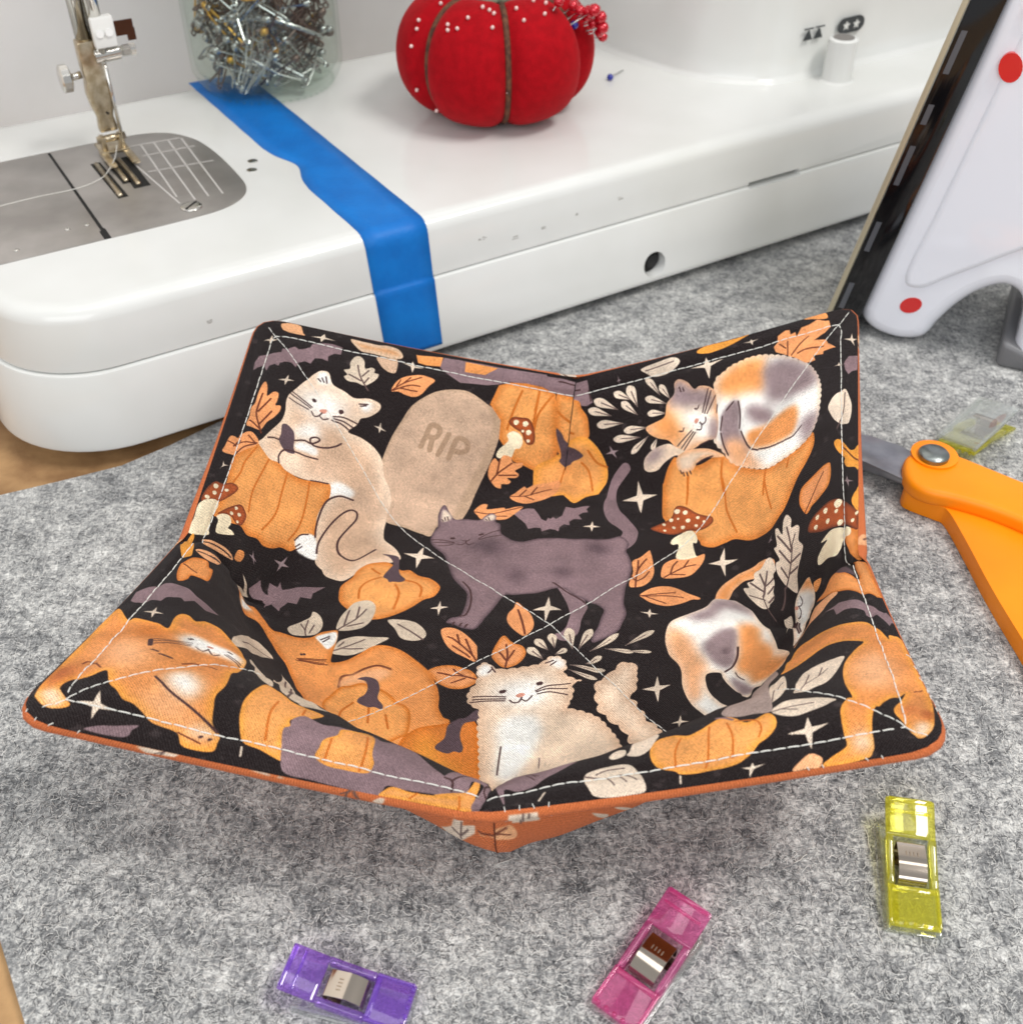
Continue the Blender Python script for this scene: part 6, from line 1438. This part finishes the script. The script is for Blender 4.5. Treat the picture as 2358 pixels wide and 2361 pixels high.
for i, (x, y, z) in enumerate(spots):
    kind = 0 if rg.random() < .74 else (1 if rg.random() < .28 else 2)
    if x > 1.0 and z > 2.8 and rg.random() < .7: kind = 2
    ln = rg.choice((2.3, 2.9, 3.6))
    key = (kind, ln)
    label = '%s safety pin in the heap inside the glass jar' % pin_mats[kind][1]
    if key not in protos:
        o = pin_mesh('safety_pin', ln, pin_mats[kind][0]); protos[key] = o
    else:
        o = protos[key].copy(); COL.objects.link(o)
    tilt = rg.uniform(.5, 1.5); az = rg.uniform(0, 2 * math.pi)
    q = Matrix.Rotation(az, 4, 'Z') @ Matrix.Rotation(tilt, 4, 'Y') @ Matrix.Rotation(rg.uniform(0, 6.28), 4, 'Z')
    # keep both ends inside the glass
    axis = q.to_3x3() @ Vector((0, 0, 1)); c0 = Vector((x, y, z))
    for _ in range(14):
        p0 = c0 - axis * ln * .5; p1 = c0 + axis * ln * .5
        over = max(math.hypot(p0.x, p0.y), math.hypot(p1.x, p1.y)) - (3.35 if min(p0.z, p1.z) > 1.2 else 2.95)
        if over > 0:
            h = Vector((c0.x, c0.y, 0)); c0 -= h.normalized() * min(over, .5) if h.length > .05 else Vector((0, 0, 0))
            axis = (axis + Vector((0, 0, .12))).normalized()
    lo_ = min((c0 - axis * ln * .5).z, (c0 + axis * ln * .5).z)
    if lo_ < .62: c0.z += .62 - lo_
    rot = Vector((0, 0, 1)).rotation_difference(axis) @ Matrix.Rotation(rg.uniform(0, 6.28), 3, 'Z').to_quaternion()
    p0 = c0 - axis * ln * .5
    o.rotation_mode = 'QUATERNION'; o.rotation_quaternion = rot
    o.location = ((JC[0] + p0.x) * CM, (JC[1] + p0.y) * CM, (JZ + p0.z) * CM)
    tag(o, label, 'safety pin', 'safety pins in the glass jar')

# ---------------------------------------------------------------- tomato pincushion
PX, PY, PZ = -0.75, 53.9, 6.30
velvet = mottle(mat('red_velvet', (160, 4, 18), 0.8, spec=.12, sheen=.15), (152, 3, 16), (168, 5, 20), 260, 6, .6, 1400, .0004)
velvet.node_tree.nodes['Principled BSDF'].inputs['Sheen Tint'].default_value = srgb(255, 120, 120)
cord_m = mottle(mat('brown_cord', (88, 52, 36), .8), (66, 38, 26), (110, 70, 46), 400, 4, .5, 1500)
cush = thing('pincushion', (PX, PY, PZ), 'red velvet tomato pincushion with brown cords on the sewing machine bed', 'pincushion')
CORDS = [R(-90 + 9 + 60 * k) for k in range(6)]
RXY, HZ = 4.72, 2.95
def cush_pt(th, ph, extra=0.0):
    """ph from 0 (top) to pi (bottom)"""
    dmin = min(abs((th - c + math.pi) % (2 * math.pi) - math.pi) for c in CORDS)
    s = math.sin(ph); cz = math.cos(ph)
    lobe = 1 - .085 * math.exp(-(dmin / .10) ** 2) - .03 * math.exp(-(dmin / .3) ** 2)
    sq = abs(s) ** .62
    r = RXY * sq * (1 - .10 * math.exp(-(dmin / .14) ** 2) * .6) * (lobe if ph > .35 else 1) * (1 - .06 * max(0, cz))
    z = HZ + HZ * (abs(cz) ** .85) * (1 if cz > 0 else -1) * (1 - .05 * math.exp(-(dmin / .15) ** 2))
    if cz > 0: z -= 1.1 * math.exp(-(r / 1.5) ** 2)
    else: z += .0
    return (PX + (r + extra) * math.cos(th), PY + (r + extra) * math.sin(th), PZ + max(z, .0) + extra * max(cz, 0))
nt_, np_ = 168, 48
cvv = [cush_pt(2 * math.pi * i / nt_, .02 + (math.pi - .04) * j / np_) for j in range(np_ + 1) for i in range(nt_)]
cff = [(j * nt_ + i, j * nt_ + (i + 1) % nt_, (j + 1) * nt_ + (i + 1) % nt_, (j + 1) * nt_ + i) for j in range(np_) for i in range(nt_)] + [tuple(range(nt_))[::-1], tuple(np_ * nt_ + i for i in range(nt_))]
mb = MB().add(cvv, cff); mb.build('velvet_body', velvet, cush, True)
for th in CORDS:
    pts = [cush_pt(th, .30 + (math.pi - .62) * k / 26, .03) for k in range(27)]
    mb = MB(); mb.tube(pts, .15, 8); mb.build('cord', cord_m, cush, True)
leafm = mottle(mat('grey_green_felt', (118, 124, 104), .9), (96, 104, 84), (140, 146, 124), 300, 5, .5, 900)
for k in range(6):
    a = k * math.pi / 3 + .2; lp = []
    for w, l in ((0, 0), (.34, .55), (.3, 1.0), (0, 1.65), (-.3, 1.0), (-.34, .55)):
        x = PX + math.cos(a) * l - math.sin(a) * w; y = PY + math.sin(a) * l + math.cos(a) * w
        lp.append((x, y, PZ + 5.0 + .25 * l + (.35 if l < .1 else 0)))
    n_ = len(lp); mb = MB().add(lp + [(p[0], p[1], p[2] + .14) for p in lp], [tuple(range(n_))[::-1], tuple(range(n_, 2 * n_))] + [(i, (i + 1) % n_, n_ + (i + 1) % n_, n_ + i) for i in range(n_)]); lf = mb.build('felt_leaf', leafm, cush); bevel(lf, .04, 2)
mb = MB(); mb.tube([(PX, PY, PZ + 4.8), (PX, PY, PZ + 5.6), (PX + .1, PY, PZ + 6.1)], [.5, .55, .3], 12); mb.build('stem', leafm, cush, True)

def head_pin(name, pos, nrm, r, m, label, group, length=1.2, out=.5, stretch=1.0):
    n_ = Vector(nrm).normalized(); p = Vector(pos)
    t_ = thing(name, tuple(p), label, 'pin', group)
    rot = Vector((0, 0, 1)).rotation_difference(n_).to_matrix()
    mb = MB(); mb.lathe([(r * .15, out - r), (r * .75, out - r * .66), (r, out), (r * .75, out + r * .66 * stretch), (r * .15, out + r * stretch)], tuple(p), 14, rot); mb.build('head', m, t_, True)
    mb = MB(); mb.tube([p - n_ * length, p + n_ * (out - r * .8)], .028, 6); mb.build('shaft', pin_mats[0][0], t_, True)
    return t_
def cnorm(th, ph):
    a, b_, c = Vector(cush_pt(th, ph)), Vector(cush_pt(th + .05, ph)), Vector(cush_pt(th, ph + .05)); n_ = (b_ - a).cross(c - a)
    n_.normalize(); d_ = a - Vector((PX, PY, PZ + HZ)); return n_ if n_.dot(d_) > 0 else -n_
redp = mat('red_pearl', (196, 18, 40), .18, .35, coat=.6); bluep = mat('blue_bead', (30, 44, 150), .25, coat=.4); whitep = mat('white_bead', (238, 206, 200), .25, coat=.4)
rg = random.Random(8)
for (da, ph, out) in ((62, .94, .7), (60, 1.02, 1.2), (76, 1.06, .6), (78, 1.18, .5), (78, 1.26, .9), (80, 1.32, .5), (90, 1.46, .4), (50, .7, .5), (76, 1.02, .9), (64, .86, .6), (78, 1.14, 1.0)):
    th = R(-90 + da); head_pin('pearl_head_pin', cush_pt(th, ph), cnorm(th, ph), .24 if out < .9 else .30, redp, 'red pearl headed pin in the cluster on the tomato pincushion', 'red pearl pins in the pincushion', out=out)
th = R(-90 + 72); head_pin('bead_head_pin', cush_pt(th, 1.12), cnorm(th, 1.12), .2, bluep, 'blue bead headed pin stuck beside the red pearl pins', None, out=.25)
for (da, ph) in ((-60, .94), (-56, .58), (-58, 1.1), (-34, .88), (-31, .95), (-24, .9), (-18, .7), (0, .86), (1, .62), (-4, .54), (22, .78), (40, .7), (-58, 1.34), (-58, 1.9), (-42, 2.18), (9, 1.74), (-12, .5), (42, .46), (18, .54), (50, .54)):
    th = R(-90 + da + rg.uniform(-2, 2)); pp = ph + rg.uniform(-.02, .02)
    head_pin('white_head_pin', cush_pt(th, pp), cnorm(th, pp), .088, whitep, 'tiny white headed pin pushed into the red velvet pincushion', 'white pins in the pincushion', out=.06, stretch=1.3)
lp = thing('lying_pin', MW(14.6, 10.2, 6.3), 'blue headed pin lying loose on the white bed beside the pincushion', 'pin')
c_ = MW(14.6, 10.1, 6.47); mb = MB(); mb.lathe([(.02, -.18), (.13, -.12), (.18, 0), (.13, .12), (.02, .18)], c_, 14); mb.build('head', bluep, lp, True)
mb = MB(); mb.tube([c_, MW(16.0, 10.9, 6.335)], .03, 6); mb.build('shaft', pin_mats[0][0], lp, True)

# ---------------------------------------------------------------- small upright iron
IY = 43.7
iron = thing('iron', (14.6, IY, 0), 'white upright iron with red polka dots standing on its heel beside the sewing machine', 'iron')
shellw = mat('iron_white', (236, 238, 246), .10, spec=.5, coat=.3); cream = mat('sole_cream', (196, 186, 160), .35, .5); iblk = mat('iron_black', (14, 14, 16), .08, spec=.6); red = mat('red_enamel', (214, 44, 42), .2, coat=.3)
gfoot = mat('grey_foot', (110, 110, 112), .4)
def IP(x, z, y): return (x, y, z)
def side_prism(name, poly, y0, y1, m, parent, bev, seg=4):
    n_ = len(poly); mb = MB().add([(x, y0, z) for x, z in poly] + [(x, y1, z) for x, z in poly], [tuple(range(n_)), tuple(range(2 * n_ - 1, n_ - 1, -1))] + [(i, (i + 1) % n_, n_ + (i + 1) % n_, n_ + i) for i in range(n_)])
    o = mb.build(name, m, parent)
    if bev: bevel(o, bev, seg, 30)
    return o
# sole: a pointed plate seen from its edge, heel down
def lean(t_): return (14.05 + .178 * t_, .35 + t_)      # a point up along the sole
def sole_half(t_): return max(3.6 * (1 - (max(t_ - 9, 0) / 15.5) ** 2) ** .5, .05) if t_ < 24.4 else .05
def sole_plate(name, off0, off1, m, shrink=0.0):
    ts = [0, .25, 1, 3, 6, 9, 11, 13, 15, 17, 19, 21, 22.5, 23.5, 24.2]
    v = []; f = []
    for off in (off0, off1):
        for t_ in ts:
            x, z = lean(t_); hw = max(sole_half(t_) - shrink, .04); 
            if t_ == 0: hw -= .3
            v.append((x + off, IY + 3.4 - hw, z)); v.append((x + off, IY + 3.4 + hw, z))
    n_ = len(ts) * 2
    for i in range(len(ts) - 1):
        a = 2 * i
        f += [(a, a + 1, a + 3, a + 2), (n_ + a, n_ + a + 2, n_ + a + 3, n_ + a + 1), (a, a + 2, n_ + a + 2, n_ + a), (a + 1, n_ + a + 1, n_ + a + 3, a + 3)]
    f += [(0, n_, n_ + 1, 1), (n_ - 2, n_ - 1, 2 * n_ - 1, 2 * n_ - 2)]
    o = MB().add(v, f).build(name, m, iron); bevel(o, .06, 2, 40); return o
sole_plate('sole_plate', .10, .34, cream)
sole_plate('heat_shield', .36, 1.58, iblk, .10)
refl_m = mat('shield_reflection', (104, 106, 112), .3, .5)  # grey slips coloured as reflections in the glossy black band
for t0, t1 in ((1.0, 2.3), (3.9, 5.3), (7.0, 8.7), (9.6, 10.4), (11.6, 13.2)):
    v = []
    for t_ in (t0, t1):
        x, z = lean(t_); hw = sole_half(t_) - .10
        for off in (.52, .74): v.append((x + off, IY + 3.4 - hw - .01, z))
    mb = MB().add([v[0], v[1], v[3], v[2]] + [(p[0], p[1] + .2, p[2]) for p in (v[0], v[1], v[3], v[2])], [(0, 1, 2, 3), (7, 6, 5, 4), (0, 4, 5, 1), (1, 5, 6, 2), (2, 6, 7, 3), (3, 7, 4, 0)]); mb.build('shield_reflection', refl_m, iron)
# white body and handle, one shell with an open arch below the handle
raw = [(15.6, 1.45), (15.75, .8), (16.25, .35), (17.0, .12), (17.8, .12), (18.6, .45), (19.0, 1.3), (19.5, 2.2), (20.1, 2.95), (20.75, 3.45), (21.3, 3.6), (21.85, 3.3), (22.15, 2.6), (22.25, 1.6), (22.3, .6), (22.6, .2), (23.6, .2), (24.4, .8), (25.0, 3), (25.5, 8), (25.6, 14), (24.8, 19), (22.8, 21.6), (20.7, 23), (19.7, 23.6)]
bodyp = [(p.x, p.y) for p in catmull([(x, z, 0) for x, z in raw], 5)] + [(19.7 - 4.1 * k / 12, 23.6 - 22.15 * k / 12) for k in range(1, 12)]
def pillow(name, poly, y0, y1, r, m, parent, seg=7):
    """profile loft whose two sides are rounded over by r"""
    ar = sum(poly[i - 1][0] * poly[i][1] - poly[i][0] * poly[i - 1][1] for i in range(len(poly))); sg = 1 if ar > 0 else -1
    rings = []
    for k in range(seg + 1):
        a = math.pi / 2 * k / seg; rings.append((r * .85 * (1 - math.sin(a)), y0 + r * (1 - math.cos(a))))
    rings += [(i_, y0 + y1 - yy) for i_, yy in rings[::-1]]
    v = []; n_ = len(poly); f = []
    for i_, yy in rings: v += [(x, yy, z) for x, z in inset_poly(poly, i_ * sg)]
    for i in range(len(rings) - 1): f += [(i * n_ + k, i * n_ + (k + 1) % n_, (i + 1) * n_ + (k + 1) % n_, (i + 1) * n_ + k) for k in range(n_)]
    from mathutils.geometry import tessellate_polygon
    for off in (0, (len(rings) - 1) * n_):
        f += [tuple(off + i for i in t_) for t_ in tessellate_polygon([[Vector((v[off + k][0], v[off + k][2], 0)) for k in range(n_)]])]
    o = MB().add(v, f).build(name, m, parent); auto(o, 45)
    for pl_ in o.data.polygons:
        if len(pl_.vertices) == 3: pl_.use_smooth = False
    return o
pillow('body', bodyp, IY + .1, IY + 6.7, .8, shellw, iron)
panel = [lean(t_) for t_ in (3.0, 6, 9, 12, 15, 18, 20.5)]
panel = [(x + 2.55, z) for x, z in panel] + [(21.4, 20.6), (22.6, 18.5), (23.6, 14), (23.4, 9.5), (22.3, 6.4), (20.6, 4.9), (19.0, 3.7), (17.9, 2.9)]
panel = [(p.x, p.y) for p in catmull([(x, z, 0) for x, z in panel], 5, True)]
pillow('side_panel', panel, IY - .06, IY + 1.0, .35, shellw, iron)
side_prism('heel_foot', [(21.75, .02), (22.0, -.0), (23.6, .0), (24.3, .5), (24.4, 1.4), (22.9, .9), (21.75, 1.3)], IY + .0, IY + 6.8, gfoot, iron, .3, 3)
for x, z, rx, rz, a in ((17.72, 2.05, .48, .36, .6), (18.95, 12.5, .42, .55, .3), (19.35, 14.9, .35, .75, -.3), (22.3, 9.0, .5, .5, 0), (22.8, 5.2, .5, .5, 0), (22.9, 12.5, .5, .5, 0)):
    vv = []
    for k in range(20):
        t_ = 2 * math.pi * k / 20; dx, dz = rx * math.cos(t_), rz * math.sin(t_)
        vv.append((x + dx * math.cos(a) - dz * math.sin(a), z + dx * math.sin(a) + dz * math.cos(a)))
    side_prism('red_dot', vv, IY + (.075 if z < 3 or (x > 22.7 and z < 6) else -.09), IY + .2, red, iron, 0)

iron.rotation_euler = (0, 0, R(-24))      # turned so that its sole is seen from the edge

# ---------------------------------------------------------------- orange handled scissors
CAMZ = 27.0
def gp(x, y, z):
    """a spot measured on the picture, laid on the level z"""
    dx, dy = (x - 1179) / 2550, (y - 1180.5) / 2550
    c, s = math.cos(R(41)), math.sin(R(41))
    d_ = (dx, c - dy * s, -s - dy * c); t_ = (z - CAMZ) / d_[2]
    return (t_ * d_[0], t_ * d_[1], z)
def z4(pts, z): return [gp(1558 + x / 2.4125, 780 + y / 2.4125, z)[:2] for x, y in pts]
def sm2(poly, n_=4): return [(p.x, p.y) for p in catmull([(a, b_, 0) for a, b_ in poly], n_, True)]
osm = mottle(mat('orange_plastic', (250, 144, 6), .42, spec=.35), (246, 137, 4), (252, 150, 10), 20, 3, .03, 900)
blade_m = mottle(mat('blade_steel', (150, 150, 154), .3, 1.0), (136, 136, 142), (166, 166, 170), 90, 4)
sciss = thing('scissors', gp(2153, 1051, 0), 'orange handled fabric scissors lying on the felt mat beside the bowl', 'scissors')
up = sm2(z4([(1268, 700), (1282, 650), (1330, 620), (1420, 610), (1500, 618), (1600, 652), (1750, 712), (1930, 785), (2200, 890), (2440, 1010), (2560, 1180), (2440, 1260), (2200, 1130), (1930, 1005), (1750, 935), (1560, 880), (1420, 850), (1330, 812), (1282, 762)], 1.35))
mb = MB(); mb.prism(up, .62, 1.35); uo = mb.build('handle', osm, sciss); bevel(uo, .26, 5, 40)
low = sm2(z4([(1272, 812), (1300, 835), (1420, 872), (1520, 870), (1700, 905), (1930, 985), (2300, 1150), (2560, 1500), (2640, 2050), (2420, 2280), (2180, 2060), (1930, 1670), (1760, 1390), (1620, 1130), (1520, 960), (1460, 925), (1340, 880), (1282, 850)], .78))
mb = MB(); mb.prism(low, .03, .74); lo2 = mb.build('handle', osm, sciss); bevel(lo2, .24, 5, 40)
mb = MB(); mb.lathe([(.86, 0), (.86, .10), (.74, .13)], gp(2153, 1051, 1.34), 32); ro = mb.build('pivot_boss', osm, sciss); auto(ro, 40)
mb = MB(); mb.lathe([(.56, .0), (.56, .22), (.48, .30), (.1, .34)], gp(2150, 1056, 1.40), 32); sw = mb.build('pivot_screw', mat('screw_steel', (138, 144, 142), .3, 1.0), sciss); auto(sw, 40)
def blade(pts, z0, z1):
    p = z4(pts, z1); mb = MB(); mb.prism(p, z0, z1); b_ = mb.build('blade', blade_m, sciss); bevel(b_, .03, 2, 40); return b_
blade([(1330, 640), (1400, 690), (1330, 800), (1280, 790), (1060, 690), (700, 545), (660, 505), (720, 470), (1060, 535), (1250, 595)], .75, .98)
blade([(1340, 720), (1330, 820), (1060, 715), (760, 600), (680, 540), (800, 545), (1060, 625)], .42, .62)
del up, low

# ---------------------------------------------------------------- sewing clips
clearp = clear_plastic('clear_plastic', (246, 248, 246), (232, 235, 233), 0.16, 0.04, 0.09)
springm = mat('spring_steel', (190, 178, 164), .10, 1.0)
def clip(name_label, color, centre, head, flip=False, up_=0.0, roll=0.0, scale=1.0):
    """head = direction on the mat from the lips towards the finger end"""
    col_m = clear_plastic('tinted_plastic', tuple(int(255 - (255 - c) * .30) for c in color), tuple(int(255 - (255 - c) * .78) for c in color), 0.20, 0.05, 0.06)
    t_ = thing('sewing_clip', (centre[0], centre[1], 0), name_label, 'clip', 'sewing clips scattered on the mat')
    t_.rotation_euler = (0, 0, math.atan2(head[1], head[0]) - math.pi / 2)
    Mf = Matrix.Identity(4)
    if flip: Mf = Matrix.Translation((0, 0, .98)) @ Matrix.Rotation(math.pi, 4, 'Y')
    Mf = Matrix.Translation((0, 0, up_)) @ Matrix.Rotation(roll, 4, 'Y') @ Mf @ Matrix.Scale(scale, 4)
    def part(name, mb, m, bev, parent=t_):
        me = bpy.data.meshes.new(name); me.from_pydata([tuple((Mf @ Vector(v)) * CM) for v in mb.v], [], mb.f); me.materials.append(m)
        o = bpy.data.objects.new(name, me); COL.objects.link(o); o.parent = parent; recalc(o)
        if bev: bevel(o, bev, 2, 30)
        return o
    def slab(y0, y1, x0, x1, lo, hi, mb=None, n_=6):
        """a plate between two height curves"""
        mb = mb or MB(); v = []
        for k in range(n_ + 1):
            y = y0 + (y1 - y0) * k / n_
            v += [(x0, y, lo(y)), (x1, y, lo(y)), (x1, y, hi(y)), (x0, y, hi(y))]
        f = [(4 * i + j, 4 * i + (j + 1) % 4, 4 * i + 4 + (j + 1) % 4, 4 * i + 4 + j) for i in range(n_) for j in range(4)] + [(3, 2, 1, 0), tuple(4 * n_ + j for j in range(4))]
        return mb.add(v, f)
    top = lambda y: .34 + .09 * (y + 1.75) + .035 * (y + 1.75) ** 2      # upper jaw rises to the finger end
    W_ = .67
    # clear lower jaw with two side walls
    mb = MB(); slab(-1.80, 1.45, -W_ - .09, W_ + .06, lambda y: .0, lambda y: .10, mb)
    b1 = part('lower_jaw', mb, clearp, .03)
    for sx in (-1, 1):
        mb = MB(); slab(-1.78, 1.45, sx * (W_ + .03) - .05 * (sx + 1), sx * (W_ + .03) + .05 * (1 - sx), lambda y: .11, lambda y: .25 - .06 * abs(y) / 1.7, mb); part('jaw_wall', mb, clearp, .02)
    # tinted upper jaw: lip plate, finger plate and two rails round the spring window
    mb = MB()
    slab(-1.75, -.62, -W_, W_, lambda y: top(y) - .10, lambda y: top(y), mb)
    u1 = part('upper_jaw', mb, col_m, .045)
    mb = MB(); slab(.72, 1.75, -W_, W_, lambda y: top(y) - .10, lambda y: top(y) + .02, mb); part('finger_plate', mb, col_m, .05)
    for sx in (-1, 1):
        mb = MB(); x0, x1 = (W_ - .20, W_) if sx > 0 else (-W_, -W_ + .20)
        slab(-.62, .72, x0, x1, lambda y: top(y) - .24, lambda y: top(y) + .03, mb); part('side_rail', mb, col_m, .03)
        mb = MB(); x0, x1 = (W_ - .09, W_) if sx > 0 else (-W_, -W_ + .09)
        slab(-1.70, -.64, x0, x1, lambda y: top(y) + .005, lambda y: top(y) + .06, mb); part('edge_rib', mb, col_m, .02)
    mb = MB(); slab(1.60, 1.73, -W_ + .08, W_ - .08, lambda y: top(y) + .03, lambda y: top(y) + .07, mb, 2); slab(1.32, 1.40, -W_ + .12, W_ - .12, lambda y: top(y) + .03, lambda y: top(y) + .06, mb, 2); part('grip_ridge', mb, col_m, .015)
    for k in range(5):
        mb = MB(); x = -.50 + .25 * k; mb.lathe([(.06, 0), (.065, .05), (.03, .09)], (x, -1.68, top(-1.68) + .005), 10); o = part('lip_tooth', mb, col_m, 0); auto(o, 60)
    mb = MB(); slab(-.80, -.66, -W_ + .1, W_ - .1, lambda y: top(y) + .005, lambda y: top(y) + .05, mb, 2); part('cross_rib', mb, col_m, .015)
    # the bent spring: over the top and down behind
    hs = [(-.52, top(-.52) - .12), (-.46, top(-.46) + .03), (-.30, top(-.3) + .10), (-.02, top(0) + .13), (.28, top(.28) + .06), (.52, top(.5) - .02), (.60, top(.6) - .10), (.58, .30), (.45, .14), (.2, .13)]
    hs = [(p.x, p.y) for p in catmull([(a, b_, 0) for a, b_ in hs], 4)]
    v = []; n_ = len(hs)
    for dz in (0, -.035):
        for a, b_ in hs: v += [(-.37, a, b_ + dz), (.37, a, b_ + dz)]
    f = []
    for i in range(n_ - 1):
        a = 2 * i; b2 = 2 * n_ + a
        f += [(a, a + 1, a + 3, a + 2), (b2, b2 + 2, b2 + 3, b2 + 1), (a, a + 2, b2 + 2, b2), (a + 1, b2 + 1, b2 + 3, a + 3)]
    f += [(0, 2 * n_, 2 * n_ + 1, 1), (2 * n_ - 2, 2 * n_ - 1, 4 * n_ - 1, 4 * n_ - 2)]
    mb = MB().add(v, f); sp = part('spring', mb, springm, 0); auto(sp, 50)
    mb = MB()
    for k in range(4): mb.box((-.15 + .1 * k, .22, top(.22) + .088), (.03, .12, .012))
    part('stamped_mark', mb, mat('stamp', (186, 170, 150), .3, 1.0), 0, sp)
    return t_
def clip_at(label, color, hx, hy, lx, ly, **kw):
    """finger end and lip end as measured"""
    a = Vector(gp(hx, hy, .85)); b_ = Vector(gp(lx, ly, .35)); m_ = (a + b_) / 2; d_ = a - b_
    sc_ = math.hypot(d_.x, d_.y) / 3.5
    return clip(label, color, (m_.x, m_.y), (d_.x, d_.y), scale=sc_, **kw)
c1 = clip_at('yellow sewing clip with a steel spring on bare felt in front of the bowl corner', (244, 236, 10), 2093, 1853, 2112, 2140)
c2 = clip_at('pink sewing clip with a steel spring on the felt mat', (240, 70, 164), 1590, 2085, 1412, 2345)
c3 = clip_at('purple sewing clip with a steel spring on the felt mat', (156, 84, 236), 660, 2230, 945, 2325)
a_ = gp(2315, 935, .8); b__ = gp(2205, 1035, .8)
c4 = clip('yellow sewing clip lying clear side up behind the orange scissors', (244, 236, 10), ((a_[0] + b__[0]) / 2, (a_[1] + b__[1]) / 2), (a_[0] - b__[0], a_[1] - b__[1]), flip=True, up_=.15, roll=-.12, scale=1.12)
# stray threads and fluff on the mat
for i, (x, y, dx, dy) in enumerate(((1990, 1905, 18, 60), (2010, 2120, 25, 55), (1830, 1990, 30, -20), (1180, 1980, -40, 15), (1500, 2080, 20, 12))):
    pts = [gp(x + dx * k / 3 + (4 if k == 1 else 0), y + dy * k / 3, .05 + .03 * (k % 2)) for k in range(4)]
    mb = MB(); mb.tube(catmull(pts, 5), .012, 5); o = mb.build('lint_thread', thread_m, None, True, gp(x, y, 0)); tag(o, 'fine white lint thread lying on the grey felt', 'thread', 'stray threads on the felt')
